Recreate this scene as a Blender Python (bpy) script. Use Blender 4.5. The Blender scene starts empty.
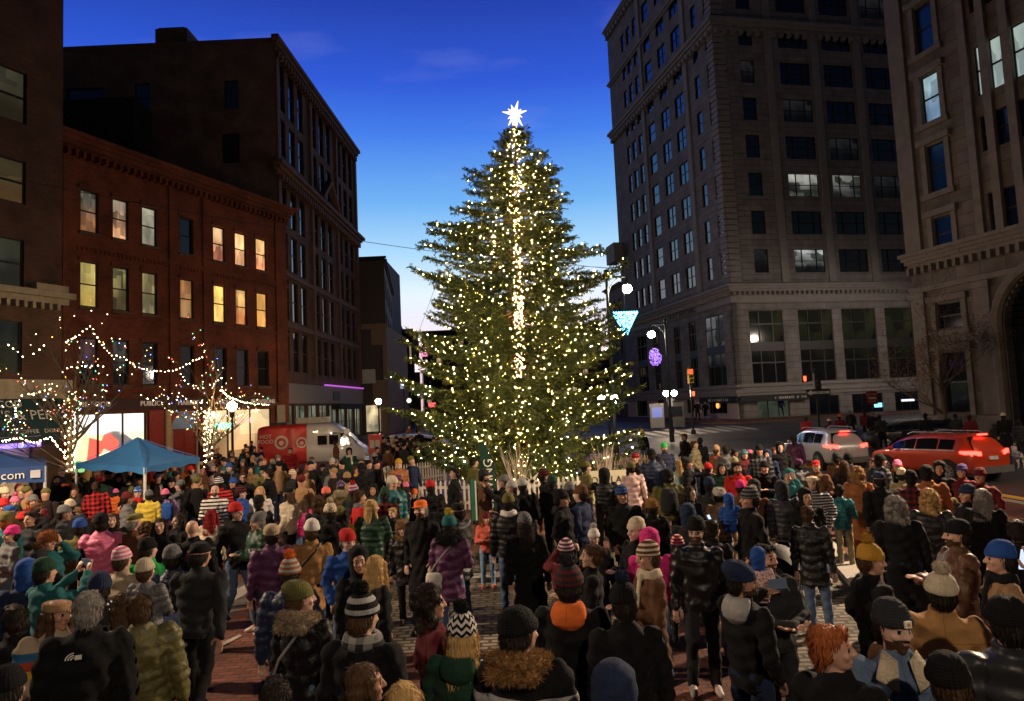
import bpy, math, random
import numpy as np
from mathutils import Vector, Matrix, noise
R = math.radians
random.seed(7)
SC = bpy.context.scene
COL = SC.collection

LAMP = 7600.0   # watts of the square's shielded street lamps
# ---------------------------------------------------------------- camera, sky, exposure
CAM_H, FPX, PITCH, ROLL = 3.2, 700.0, math.atan(54.5/700.0), R(2.6)
_f = Vector((0, math.cos(PITCH), math.sin(PITCH)))
_u0 = Vector((0, -math.sin(PITCH), math.cos(PITCH)))
_r0 = Vector((1, 0, 0))
_r = _r0*math.cos(ROLL) - _u0*math.sin(ROLL)
_u = _u0*math.cos(ROLL) + _r0*math.sin(ROLL)
EYE = Vector((0, 0, CAM_H))
cam_data = bpy.data.cameras.new('camera')
cam = bpy.data.objects.new('camera', cam_data); COL.objects.link(cam)
m = Matrix.Identity(4)
for i in range(3):
    m[i][0], m[i][1], m[i][2], m[i][3] = _r[i], _u[i], -_f[i], EYE[i]
cam.matrix_world = m
cam_data.sensor_width = 36.0
cam_data.lens = FPX*36.0/1024.0
cam_data.clip_end = 3000
SC.camera = cam

SC.view_settings.view_transform = 'Standard'
SC.view_settings.look = 'None'
SC.view_settings.gamma = 1
SC.view_settings.exposure = 0.35
SC.view_settings.use_curve_mapping = False
SC.cycles.use_denoising = True
SC.cycles.max_bounces = 5
SC.cycles.diffuse_bounces = 2
SC.cycles.glossy_bounces = 3
SC.cycles.transmission_bounces = 3
SC.cycles.transparent_max_bounces = 6
SC.cycles.sample_clamp_indirect = 3.0
SC.cycles.caustics_reflective = False
SC.cycles.caustics_refractive = False
SC.cycles.use_light_tree = True

world = bpy.data.worlds.new('World'); SC.world = world
world.use_nodes = True
nt = world.node_tree; N = nt.nodes; L = nt.links
bg = N['Background']
tc = N.new('ShaderNodeTexCoord')
sep = N.new('ShaderNodeSeparateXYZ'); L.new(tc.outputs['Generated'], sep.inputs[0])
ramp = N.new('ShaderNodeValToRGB')
L.new(sep.outputs['Z'], ramp.inputs[0])
cr = ramp.color_ramp
def lin(c): return tuple(((x/255)/12.92 if x/255 <= .04045 else ((x/255+.055)/1.055)**2.4) for x in c)
stops = [(0.0, (225, 190, 190)), (0.07, (226, 202, 208)), (0.125, (214, 212, 224)), (0.16, (206, 219, 232)),
         (0.215, (154, 196, 226)), (0.285, (96, 158, 218)), (0.37, (54, 110, 210)), (0.43, (33, 76, 192)), (0.52, (20, 50, 150)), (0.75, (8, 18, 60)), (1.0, (4, 9, 32))]
while len(cr.elements) < len(stops): cr.elements.new(0.5)
for e, (p, c) in zip(cr.elements, stops):
    e.position = p; e.color = (*lin(c), 1)
# dusk: the afterglow is in the direction of the street, the sky opposite is already dark
mr = N.new('ShaderNodeMapRange'); mr.interpolation_type = 'SMOOTHSTEP'
L.new(sep.outputs['Y'], mr.inputs['Value'])
mr.inputs['From Min'].default_value = 0.15; mr.inputs['From Max'].default_value = 0.82
mr.inputs['To Min'].default_value = 0.045; mr.inputs['To Max'].default_value = 1.0
# thin wisps of cloud
mp = N.new('ShaderNodeMapping'); mp.inputs['Scale'].default_value = (1.5, 1.5, 7)
L.new(tc.outputs['Generated'], mp.inputs[0])
ns = N.new('ShaderNodeTexNoise'); ns.inputs['Scale'].default_value = 2.6; ns.inputs['Detail'].default_value = 6
L.new(mp.outputs[0], ns.inputs['Vector'])
cm = N.new('ShaderNodeMapRange'); L.new(ns.outputs['Fac'], cm.inputs['Value'])
cm.inputs['From Min'].default_value = 0.60; cm.inputs['From Max'].default_value = 0.9
cm.inputs['To Min'].default_value = 0.0; cm.inputs['To Max'].default_value = 0.28
mx = N.new('ShaderNodeMix'); mx.data_type = 'RGBA'
L.new(cm.outputs[0], mx.inputs['Factor']); L.new(ramp.outputs[0], mx.inputs['A'])
mx.inputs['B'].default_value = (0.28, 0.30, 0.62, 1)
# the physical twilight sky, very faint, adds to the graded one
sky = N.new('ShaderNodeTexSky'); sky.sky_type = 'NISHITA'; sky.sun_disc = False
sky.sun_elevation = R(-3.0); sky.sun_rotation = R(0)
sk = N.new('ShaderNodeVectorMath'); sk.operation = 'SCALE'; sk.inputs['Scale'].default_value = 0.10
L.new(sky.outputs[0], sk.inputs[0])
mul = N.new('ShaderNodeVectorMath'); mul.operation = 'SCALE'
L.new(mx.outputs['Result'], mul.inputs[0]); L.new(mr.outputs[0], mul.inputs['Scale'])
add = N.new('ShaderNodeVectorMath'); add.operation = 'ADD'
L.new(mul.outputs[0], add.inputs[0]); L.new(sk.outputs[0], add.inputs[1])
L.new(add.outputs[0], bg.inputs['Color'])
bg.inputs['Strength'].default_value = 1.0

# ---------------------------------------------------------------- helpers
def ground(y):
    t = min(1.0, max(0.0, (y-36.0)/26.0)); return 1.0*t*t*(3-2*t)
def ray(px, py):
    return (_f + _r*((px-512.0)/FPX) + _u*((350.5-py)/FPX))
def at_y(px, py, Y):
    d = ray(px, py); return EYE + d*(Y/d.y)
def at_z(px, py, z):
    d = ray(px, py); return EYE + d*((z-CAM_H)/d.z)
def on_ground(px, py, h=0.0):
    p = at_z(px, py, h)
    for _ in range(12): p = at_z(px, py, h+ground(p.y)) if (h+ground(p.y)) < CAM_H-0.15 else p
    return p
def project(P):
    d = Vector(P)-EYE; k = d.dot(_f)
    return 512+FPX*d.dot(_r)/k, 350.5-FPX*d.dot(_u)/k

_used = set()
def tag(o, label=None, cat=None, group=None, kind=None):
    if label: o['label'] = label
    if cat: o['category'] = cat
    if group: o['group'] = group
    if kind: o['kind'] = kind
    return o
def empty(name, loc, label=None, cat=None, group=None, rz=0.0):
    o = bpy.data.objects.new(name, None); COL.objects.link(o)
    o.location = loc; o.rotation_euler = (0, 0, rz); o.empty_display_size = .2
    return tag(o, label, cat, group)
def link(name, me, mats=None, parent=None, loc=None, rot=None, scale=None):
    o = bpy.data.objects.new(name, me); COL.objects.link(o)
    if mats is not None:
        if not isinstance(mats, (list, tuple)): mats = [mats]
        for mt in mats: me.materials.append(mt)
    if parent is not None: o.parent = parent
    if loc is not None: o.location = loc
    if rot is not None: o.rotation_euler = rot
    if scale is not None: o.scale = scale
    return o
class MB:
    """collects shapes into one mesh"""
    def __init__(s): s.v = []; s.f = []; s.mi = []; s.smooth = False
    def quad(s, a, b, c, d, mi=0):
        n = len(s.v); s.v += [tuple(a), tuple(b), tuple(c), tuple(d)]; s.f.append((n, n+1, n+2, n+3)); s.mi.append(mi)
    def poly(s, pts, mi=0):
        n = len(s.v); s.v += [tuple(p) for p in pts]; s.f.append(tuple(range(n, n+len(pts)))); s.mi.append(mi)
    def box(s, a, b, mi=0):
        x0, y0, z0 = a; x1, y1, z1 = b
        n = len(s.v)
        s.v += [(x0,y0,z0),(x1,y0,z0),(x1,y1,z0),(x0,y1,z0),(x0,y0,z1),(x1,y0,z1),(x1,y1,z1),(x0,y1,z1)]
        for q in ((0,3,2,1),(4,5,6,7),(0,1,5,4),(1,2,6,5),(2,3,7,6),(3,0,4,7)):
            s.f.append(tuple(n+i for i in q)); s.mi.append(mi)
    def loft(s, rings, cap=True, mi=0, closed=True):
        n = len(s.v); k = len(rings[0])
        for r in rings: s.v += [tuple(p) for p in r]
        for i in range(len(rings)-1):
            for j in range(k if closed else k-1):
                a = n+i*k+j; b = n+i*k+(j+1) % k
                s.f.append((a, b, b+k, a+k)); s.mi.append(mi)
        if cap and closed:
            s.f.append(tuple(n+j for j in reversed(range(k)))); s.mi.append(mi)
            s.f.append(tuple(n+(len(rings)-1)*k+j for j in range(k))); s.mi.append(mi)
    def tube(s, pts, rad, seg=8, mi=0, cap=True):
        pts = [Vector(p) for p in pts]
        if not isinstance(rad, (list, tuple)): rad = [rad]*len(pts)
        rings = []; prev = None
        for i, p in enumerate(pts):
            d = (pts[min(i+1, len(pts)-1)]-pts[max(i-1, 0)]).normalized()
            if prev is None:
                a = d.orthogonal().normalized()
            else:
                a = (prev - d*prev.dot(d)).normalized()
            prev = a; b = d.cross(a)
            rings.append([p+(a*math.cos(2*math.pi*j/seg)+b*math.sin(2*math.pi*j/seg))*rad[i] for j in range(seg)])
        s.loft(rings, cap, mi)
    def cyl(s, c, r, h, seg=16, mi=0, r2=None):
        c = Vector(c); s.tube([c, c+Vector((0, 0, h))], [r, r if r2 is None else r2], seg, mi)
    def ball(s, c, rx, ry=None, rz=None, seg=12, rings=8, mi=0):
        ry = rx if ry is None else ry; rz = rx if rz is None else rz
        c = Vector(c); rr = []
        for i in range(rings+1):
            t = math.pi*(i/rings); t = min(max(t, .03), math.pi-.03)
            rr.append([(c.x+rx*math.sin(t)*math.cos(2*math.pi*j/seg), c.y+ry*math.sin(t)*math.sin(2*math.pi*j/seg), c.z-rz*math.cos(t)) for j in range(seg)])
        s.loft(rr, True, mi)
    def mesh(s, name):
        me = bpy.data.meshes.new(name); me.from_pydata(s.v, [], s.f)
        if any(s.mi): me.polygons.foreach_set('material_index', s.mi)
        if s.smooth: me.polygons.foreach_set('use_smooth', [True]*len(s.f))
        me.update(); return me
    def build(s, name, mats, parent=None, **k):
        return link(name, s.mesh(name), mats, parent, **k)

# ---------------------------------------------------------------- materials
_mc = {}
def nmat(name):
    mt = bpy.data.materials.new(name); mt.use_nodes = True
    return mt, mt.node_tree.nodes, mt.node_tree.links, mt.node_tree.nodes['Principled BSDF']
def hex2(c): return (*c, 1) if len(c) == 3 else c
def plain(name, col, rough=.6, metal=0., spec=.5, var=.12, scale=6., bump=0., coord='Object'):
    if name in _mc: return _mc[name]
    mt, n, l, b = nmat(name)
    b.inputs['Roughness'].default_value = rough; b.inputs['Metallic'].default_value = metal
    b.inputs['Specular IOR Level'].default_value = spec
    t = n.new('ShaderNodeTexCoord'); z = n.new('ShaderNodeTexNoise')
    z.inputs['Scale'].default_value = scale; z.inputs['Detail'].default_value = 5
    l.new(t.outputs[coord], z.inputs['Vector'])
    x = n.new('ShaderNodeMix'); x.data_type = 'RGBA'; l.new(z.outputs['Fac'], x.inputs['Factor'])
    x.inputs['A'].default_value = hex2(tuple(c*(1-var*2) for c in col)); x.inputs['B'].default_value = hex2(tuple(min(1, c*(1+var*2)) for c in col))
    l.new(x.outputs['Result'], b.inputs['Base Color'])
    if bump:
        bp = n.new('ShaderNodeBump'); bp.inputs['Distance'].default_value = bump; l.new(z.outputs['Fac'], bp.inputs['Height']); l.new(bp.outputs[0], b.inputs['Normal'])
    _mc[name] = mt; return mt
def emis(name, col, strength):
    if name in _mc: return _mc[name]
    mt, n, l, b = nmat(name)
    b.inputs['Base Color'].default_value = (.05, .05, .05, 1)
    b.inputs['Emission Color'].default_value = hex2(col); b.inputs['Emission Strength'].default_value = strength
    _mc[name] = mt; return mt
def brickmat(name, c1, c2, mortar, scale=1.0, bw=.22, bh=.075, rough=.85, msize=.012, axes='XZ', bump=.01, stain=.5):
    if name in _mc: return _mc[name]
    mt, n, l, b = nmat(name)
    b.inputs['Roughness'].default_value = rough
    t = n.new('ShaderNodeTexCoord'); sp = n.new('ShaderNodeSeparateXYZ'); l.new(t.outputs['Object'], sp.inputs[0])
    cb = n.new('ShaderNodeCombineXYZ')
    l.new(sp.outputs[axes[0]], cb.inputs['X']); l.new(sp.outputs[axes[1]], cb.inputs['Y'])
    br = n.new('ShaderNodeTexBrick'); l.new(cb.outputs[0], br.inputs['Vector'])
    br.inputs['Scale'].default_value = scale
    br.inputs['Brick Width'].default_value = bw; br.inputs['Row Height'].default_value = bh
    br.inputs['Mortar Size'].default_value = msize; br.inputs['Mortar Smooth'].default_value = .3
    br.inputs['Color1'].default_value = hex2(c1); br.inputs['Color2'].default_value = hex2(c2); br.inputs['Mortar'].default_value = hex2(mortar)
    z = n.new('ShaderNodeTexNoise'); z.inputs['Scale'].default_value = .7; z.inputs['Detail'].default_value = 8; l.new(t.outputs['Object'], z.inputs['Vector'])
    mp_ = n.new('ShaderNodeMapRange'); l.new(z.outputs['Fac'], mp_.inputs['Value']); mp_.inputs['From Min'].default_value = .3; mp_.inputs['From Max'].default_value = .7
    mp_.inputs['To Min'].default_value = 1-stain; mp_.inputs['To Max'].default_value = 1+stain*.4
    v = n.new('ShaderNodeVectorMath'); v.operation = 'SCALE'; l.new(br.outputs['Color'], v.inputs[0]); l.new(mp_.outputs[0], v.inputs['Scale'])
    l.new(v.outputs[0], b.inputs['Base Color'])
    bp = n.new('ShaderNodeBump'); bp.inputs['Distance'].default_value = bump; bp.invert = True; l.new(br.outputs['Fac'], bp.inputs['Height']); l.new(bp.outputs[0], b.inputs['Normal'])
    _mc[name] = mt; return mt
def glassmat(name='dark_glass', col=(.008, .010, .014), rough=.06, spec=1.0):
    if name in _mc: return _mc[name]
    mt, n, l, b = nmat(name)
    b.inputs['Base Color'].default_value = hex2(col); b.inputs['Roughness'].default_value = rough; b.inputs['Specular IOR Level'].default_value = spec
    t = n.new('ShaderNodeTexCoord'); z = n.new('ShaderNodeTexNoise'); z.inputs['Scale'].default_value = 1.2
    l.new(t.outputs['Object'], z.inputs['Vector']); bp = n.new('ShaderNodeBump'); bp.inputs['Distance'].default_value = .004
    l.new(z.outputs['Fac'], bp.inputs['Height']); l.new(bp.outputs[0], b.inputs['Normal'])
    _mc[name] = mt; return mt
def litmat(name, top, bottom, strength=1.0, seed=0.0, clutter=.5):
    """a lit room seen through a window: bright ceiling, darker furniture shapes below"""
    if name in _mc: return _mc[name]
    mt, n, l, b = nmat(name)
    b.inputs['Base Color'].default_value = (.01, .01, .012, 1); b.inputs['Roughness'].default_value = .08
    t = n.new('ShaderNodeTexCoord'); sp = n.new('ShaderNodeSeparateXYZ'); l.new(t.outputs['Generated'], sp.inputs[0])
    mp_ = n.new('ShaderNodeMapping'); mp_.inputs['Location'].default_value = (seed, seed*.7, seed*1.3); mp_.inputs['Scale'].default_value = (1.5, 1, 1.5)
    l.new(t.outputs['Generated'], mp_.inputs[0])
    vo = n.new('ShaderNodeTexVoronoi'); vo.distance = 'CHEBYCHEV'; vo.inputs['Scale'].default_value = 1.6; l.new(mp_.outputs[0], vo.inputs['Vector'])
    nz = n.new('ShaderNodeTexNoise'); nz.inputs['Scale'].default_value = 1.1; nz.inputs['Detail'].default_value = 1; l.new(mp_.outputs[0], nz.inputs['Vector'])
    g = n.new('ShaderNodeMapRange'); l.new(sp.outputs['Z'], g.inputs['Value']); g.inputs['From Min'].default_value = .25; g.inputs['From Max'].default_value = .75
    mxx = n.new('ShaderNodeMix'); mxx.data_type = 'RGBA'; l.new(g.outputs[0], mxx.inputs['Factor'])
    mxx.inputs['A'].default_value = hex2(bottom); mxx.inputs['B'].default_value = hex2(top)
    c1 = n.new('ShaderNodeSeparateColor'); l.new(vo.outputs['Color'], c1.inputs[0])
    m1 = n.new('ShaderNodeMapRange'); l.new(c1.outputs[0], m1.inputs['Value']); m1.inputs['To Min'].default_value = 1-clutter; m1.inputs['To Max'].default_value = 1.1
    m2 = n.new('ShaderNodeMapRange'); l.new(nz.outputs['Fac'], m2.inputs['Value']); m2.inputs['From Min'].default_value = .35; m2.inputs['From Max'].default_value = .6
    m2.inputs['To Min'].default_value = 1-clutter*.7; m2.inputs['To Max'].default_value = 1.0
    mm = n.new('ShaderNodeMath'); mm.operation = 'MULTIPLY'; l.new(m1.outputs[0], mm.inputs[0]); l.new(m2.outputs[0], mm.inputs[1])
    ms = n.new('ShaderNodeMath'); ms.operation = 'MULTIPLY'; l.new(mm.outputs[0], ms.inputs[0]); ms.inputs[1].default_value = strength
    l.new(mxx.outputs['Result'], b.inputs['Emission Color']); l.new(ms.outputs[0], b.inputs['Emission Strength'])
    _mc[name] = mt; return mt

def text_mesh(txt, size, depth=.01, spacing=1.0, align='CENTER'):
    cu = bpy.data.curves.new('lettering', 'FONT'); cu.body = txt; cu.size = size; cu.extrude = depth; cu.align_x = align; cu.align_y = 'CENTER'
    cu.space_character = spacing; cu.resolution_u = 2
    o = bpy.data.objects.new('lettering', cu); COL.objects.link(o)
    dg = bpy.context.evaluated_depsgraph_get()
    me = bpy.data.meshes.new_from_object(o.evaluated_get(dg)); bpy.data.objects.remove(o); return me
# ---------------------------------------------------------------- facades
class Facade:
    """a vertical plane in plan, traversed left to right as the street sees it; local x along it, local -y outwards"""
    def __init__(s, p0, p1):
        s.p0 = Vector((p0[0], p0[1], 0)); s.p1 = Vector((p1[0], p1[1], 0))
        s.d = (s.p1-s.p0).normalized(); s.len = (s.p1-s.p0).length; s.a = math.atan2(s.d.y, s.d.x)
        s.n = Vector((s.d.y, -s.d.x, 0))
    def px(s, px, py):
        d = ray(px, py); t = (s.p0-EYE).dot(s.n)/d.dot(s.n); P = EYE+d*t
        return (P-s.p0).dot(s.d), P.z
    def rect(s, x0, y0, x1, y1):
        ym = (y0+y1)/2; a, _ = s.px(x0, ym); b, _ = s.px(x1, ym); xm = (x0+x1)/2
        _, zt = s.px(xm, y0); _, zb = s.px(xm, y1)
        return (a, b, zb, zt)
    def add(s, name, me_or_mb, mats, root, off=(0, 0, 0)):
        me = me_or_mb.mesh(name) if isinstance(me_or_mb, MB) else me_or_mb
        o = link(name, me, mats, root)
        P = s.p0+s.d*off[0]-s.n*off[1]+Vector((0, 0, off[2]))
        o.location = P-root.location; o.rotation_euler = (0, 0, s.a)
        return o
    def sub(s, name, me_or_mb, mats, part):
        me = me_or_mb.mesh(name) if isinstance(me_or_mb, MB) else me_or_mb
        return link(name, me, mats, part)

def wall_mesh(x0, x1, z0, z1, openings, reveal=.25, y=0.0, top=True, depth=.5):
    """a wall with real holes: openings are (xa, xb, za, zb)"""
    b = MB()
    ops = [o for o in openings if o[1] > x0 and o[0] < x1 and o[3] > z0 and o[2] < z1]
    ops = [(max(o[0], x0), min(o[1], x1), max(o[2], z0), min(o[3], z1)) for o in ops]
    xs = sorted(set([x0, x1]+[round(v, 4) for o in ops for v in o[:2]]))
    zs = sorted(set([z0, z1]+[round(v, 4) for o in ops for v in o[2:]]))
    for j in range(len(zs)-1):
        zc = (zs[j]+zs[j+1])/2; run = None
        for i in range(len(xs)-1):
            xc = (xs[i]+xs[i+1])/2
            hole = any(o[0] < xc < o[1] and o[2] < zc < o[3] for o in ops)
            if not hole:
                if run is None: run = xs[i]
                if i == len(xs)-2: b.quad((run, y, zs[j]), (xs[i+1], y, zs[j]), (xs[i+1], y, zs[j+1]), (run, y, zs[j+1]))
            elif run is not None:
                b.quad((run, y, zs[j]), (xs[i], y, zs[j]), (xs[i], y, zs[j+1]), (run, y, zs[j+1])); run = None
    for (a, c, e, g) in ops:
        r = y+reveal
        b.quad((a, y, e), (a, r, e), (a, r, g), (a, y, g)); b.quad((c, r, e), (c, y, e), (c, y, g), (c, r, g))
        b.quad((a, y, e), (c, y, e), (c, r, e), (a, r, e)); b.quad((a, r, g), (c, r, g), (c, y, g), (a, y, g))
    b.quad((x0, y, z1), (x1, y, z1), (x1, y+depth, z1), (x0, y+depth, z1))
    b.quad((x0, y+depth, z0), (x0, y, z0), (x0, y, z1), (x0, y+depth, z1)); b.quad((x1, y, z0), (x1, y+depth, z0), (x1, y+depth, z1), (x1, y, z1))
    return b

_wm = {}
def window_meshes(w, h, style):
    k = (round(w, 2), round(h, 2), style)
    if k in _wm: return _wm[k]
    w, h = k[0], k[1]
    f = MB(); t = .06
    f.box((-w/2, .10, 0), (-w/2+t, .2, h)); f.box((w/2-t, .10, 0), (w/2, .2, h))
    f.box((-w/2+t, .10, 0), (w/2-t, .2, t)); f.box((-w/2+t, .10, h-t), (w/2-t, .2, h))
    if style in ('sash', 'triple', 'double'):
        f.box((-w/2+t, .12, h*.5-.03), (w/2-t, .2, h*.5+.03))
    if style == 'double': f.box((-.05, .11, t), (.05, .2, h-t))
    if style == 'triple':
        for q in (-w*.24, w*.24): f.box((q-.05, .11, t), (q+.05, .2, h-t))
    if style == 'tall':
        f.box((-w/2+t, .05, h*.44), (w/2-t, .2, h*.56))
        for q in (-w*.2, w*.2): f.box((q-.05, .11, t), (q+.05, .2, h-t))
        f.box((-w/2+t, .12, h*.27), (w/2-t, .2, h*.29)); f.box((-w/2+t, .12, h*.8), (w/2-t, .2, h*.82))
    if style == 'shop':
        for q in (-w*.17, w*.17): f.box((q-.04, .11, t), (q+.04, .2, h-t))
    if style == 'bank':
        f.box((-w/2+t, .12, h*.5-.05), (w/2-t, .2, h*.5+.05))
    p = MB(); p.quad((-w/2+.01, .17, .01), (w/2-.01, .17, .01), (w/2-.01, .17, h-.01), (-w/2+.01, .17, h-.01))
    _wm[k] = (f.mesh('window'), p.mesh('pane')); return _wm[k]
_stuffs = {}
def window(F, root, rect, style, frame_mat, pane_mat, limit=None, name='window'):
    a, c, e, g = rect; w, h = c-a, g-e
    fm, pm = window_meshes(w, h, style)
    if not fm.materials: fm.materials.append(frame_mat); pm.materials.append(pane_mat)
    o = bpy.data.objects.new(name, fm); COL.objects.link(o); o.parent = root
    P = F.p0+F.d*((a+c)/2)+Vector((0, 0, e)); o.location = P-root.location; o.rotation_euler = (0, 0, F.a)
    o.material_slots[0].link = 'OBJECT'; o.material_slots[0].material = frame_mat
    q = bpy.data.objects.new('pane', pm); COL.objects.link(q); q.parent = o
    q.material_slots[0].link = 'OBJECT'; q.material_slots[0].material = pane_mat
    return o
def stuff_windows(F, root, rects, style, fmat, pmat):
    b = MB()
    for (a, c, e, g) in rects:
        fm, pm = window_meshes(c-a, g-e, style)
        for me, mi in ((fm, 0), (pm, 1)):
            n = len(b.v); b.v += [(v.co.x+(a+c)/2, v.co.y, v.co.z+e) for v in me.vertices]
            for p in me.polygons: b.f.append(tuple(n+i for i in p.vertices)); b.mi.append(mi)
    o = F.add('small_windows', b, [fmat, pmat], root); o['kind'] = 'stuff'; return o
def trim(F, root, name, x0, x1, z0, z1, out, mat, steps=1, dentil=0, end=True):
    """a cornice, band or sill course standing proud of the wall"""
    b = MB()
    for i in range(steps):
        f0 = i/steps; f1 = (i+1)/steps
        b.box((x0-(out*f1 if end else 0), -out*f1, z0+(z1-z0)*f0), (x1+(out*f1 if end else 0), -.002, z0+(z1-z0)*f1-.003*(i < steps-1)))
    if dentil:
        x = x0
        while x < x1-dentil:
            b.box((x, -out*.75, z0-dentil*1.2), (x+dentil*.55, -.003, z0-.003)); x += dentil*1.5
    return F.add(name, b, mat, root)

frame_dark = plain('frame_dark', (.02, .018, .016), .5)
frame_grey = plain('frame_grey', (.05, .045, .04), .5)
glass_dark = glassmat('glass_dark')
glass_blue = glassmat('glass_blue', (.012, .03, .09), .1)
roof_mat = plain('roof_tar', (.02, .02, .022), .9)
red_brick = brickmat('red_brick', (.30, .072, .028), (.20, .045, .018), (.13, .055, .035))
brown_brick = brickmat('brown_brick', (.17, .085, .05), (.12, .058, .034), (.12, .08, .055))
dark_stone = plain('brown_stone', (.14, .075, .05), .8, var=.2, scale=1.5, bump=.02)
side_brick = brickmat('side_brick', (.24, .155, .11), (.18, .115, .08), (.15, .11, .08), bw=.24)
tall_stone = brickmat('tall_stone', (.31, .282, .262), (.27, .245, .228), (.15, .12, .10), bw=1.3, bh=.55, msize=.02, bump=.03, stain=.35)
tall_trim = plain('tall_trim', (.32, .29, .268), .75, var=.12, scale=1.2, bump=.01)
bank_stone = brickmat('bank_stone', (.20, .165, .14), (.17, .14, .115), (.13, .10, .08), bw=1.5, bh=.7, msize=.022, bump=.04, stain=.45)
bank_trim = plain('bank_trim', (.20, .165, .135), .8, var=.2, scale=2, bump=.02)
cream_stone = plain('cream_stone', (.42, .36, .26), .8, var=.2, scale=3, bump=.02)

def plan(px, Y):
    """plan point seen at pixel column px (on the horizon) at depth Y"""
    hy = 405-(px-512)*math.tan(ROLL); p = at_y(px, hy, Y); return (p.x, p.y)

# --- red brick building -------------------------------------------------
F1 = Facade(plan(61, 32.2), plan(289.5, 46.4))
root = empty('brick_building', (*F1.p0.xy, 0), 'four storey red brick building with lit windows above the public market shops', 'building')
H1 = F1.px(65, 133)[1]
cols2 = [(80.5, 98.6), (113, 129), (142.5, 157.5), (180.5, 194), (214, 226), (236, 247.6), (257, 268)]
row3 = [(191, 233), (200, 239), (208.5, 246), (218, 254), (227, 261), (233, 265.5), (238, 270)]
row2 = [(262, 307), (267, 311), (273, 315), (278, 319.5), (286, 321), (290, 324.6), (292.5, 327)]
row1 = [(339, 381), (340, 382.5), (342, 384), (345, 385), (348, 387), (349.5, 388), (350.5, 389)]
def L1(n, t, b_, s, seed, cl=.5): return litmat('room_'+n, t, b_, s, seed, cl)
room = {(3, 0): L1('a', (.35, .3, .22), (.9, .38, .16), .5, 1.2, .7), (3, 1): L1('b', (.4, .3, .2), (1, .5, .25), .9, 2.9, .75), (3, 2): L1('c', (.55, .5, .36), (.3, .28, .2), .75, 4.4, .6),
        (3, 4): L1('d', (1, .62, .3), (.9, .3, .15), .9, 5.5, .7), (3, 5): L1('e', (1, .6, .25), (.9, .45, .2), 1.2, 6.3, .6), (3, 6): L1('f', (1, .55, .22), (.95, .35, .15), 1.1, 7.1, .5),
        (2, 0): L1('g', (.75, .6, .18), (.6, .42, .1), .75, 8.2, .55), (2, 1): L1('h', (.5, .42, .16), (.3, .22, .08), .5, 9.3, .8), (2, 2): L1('i', (.6, .48, .2), (.35, .3, .14), .6, 10.1, .6),
        (2, 3): L1('j', (.6, .25, .08), (.7, .38, .14), .65, 11.7, .5), (2, 4): L1('k', (1, .62, .14), (1, .6, .15), 1.2, 12.3, .4), (2, 5): L1('l', (.9, .5, .16), (.6, .2, .06), .9, 13.9, .7),
        (2, 6): L1('m', (1, .5, .12), (.9, .4, .1), 1.0, 14.8, .4), (1, 0): L1('n', (.16, .08, .1), (.01, .01, .01), .6, 3.3, .9), (1, 1): L1('o', (.14, .13, .12), (.005, .005, .005), .5, 6.9, .8)}
ops = []; wins = []
for ri, rows in ((3, row3), (2, row2), (1, row1)):
    # one sill and head height per storey
    zz = [F1.rect(c[0], r[0], c[1], r[1]) for c, r in zip(cols2, rows)]
    zb = sum(q[2] for q in zz)/7; zt = sum(q[3] for q in zz)/7
    for ci, c in enumerate(cols2):
        s0, _ = F1.px(c[0], sum(row2[ci])/2); s1, _ = F1.px(c[1], sum(row2[ci])/2)
        rc = (s0, s1, zb, zt); ops.append(rc); wins.append((ri, ci, rc))
zt_shop = F1.px(180, 409)[1]; zb_band = F1.px(180, 404.5)[1]
shops = {}
shops['mural'] = (F1.px(74, 430)[0], F1.px(147, 430)[0], 0.9, zt_shop-.1)
shops['door'] = (F1.px(171, 430)[0], F1.px(200, 430)[0], 0.15, zt_shop-.1)
shops['right'] = (F1.px(206, 430)[0], F1.px(272, 430)[0], 0.5, zt_shop-.1)
F1.add('wall', wall_mesh(0, F1.len, -.2, H1, ops+list(shops.values()), reveal=.22), red_brick, root)
b = MB(); b.box((0, .6, -.2), (F1.len, 14, H1-.4)); F1.add('side_walls', b, brown_brick, root)
for ri, ci, rc in wins:
    window(F1, root, rc, 'sash', frame_dark, room.get((ri, ci), glass_dark))
    hb = MB()
    n_ = 7; pts = []
    for k in range(n_+1):
        t = k/n_; x = rc[0]-.14+(rc[1]-rc[0]+.28)*t; z = rc[3]+.02+.16*math.sin(math.pi*t)
        pts.append((x, z))
    for k in range(n_):
        (xa, za), (xb, zb2) = pts[k], pts[k+1]
        hb.loft([[(xa, -.09, rc[3]+.003), (xa, -.003, rc[3]+.003), (xa, -.003, za+.16), (xa, -.09, za+.16)], [(xb, -.09, rc[3]+.003), (xb, -.003, rc[3]+.003), (xb, -.003, zb2+.16), (xb, -.09, zb2+.16)]])
    F1.add('window_hood', hb, red_brick, root)
    sb = MB(); sb.box((rc[0]-.1, -.1, rc[2]-.16), (rc[1]+.1, -.003, rc[2]-.004)); F1.add('sill', sb, dark_stone, root)
trim(F1, root, 'cornice', 0, F1.len, H1-.75, H1+.1, .55, red_brick, 4, .26)
zc3 = F1.px(160, 262)[1]
trim(F1, root, 'string_course', 0, F1.len, zc3, zc3+.22, .08, red_brick, 1, .16)
zc2 = F1.px(160, 322)[1]
trim(F1, root, 'string_course', 0, F1.len, zc2, zc2+.18, .07, red_brick, 1)
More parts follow.
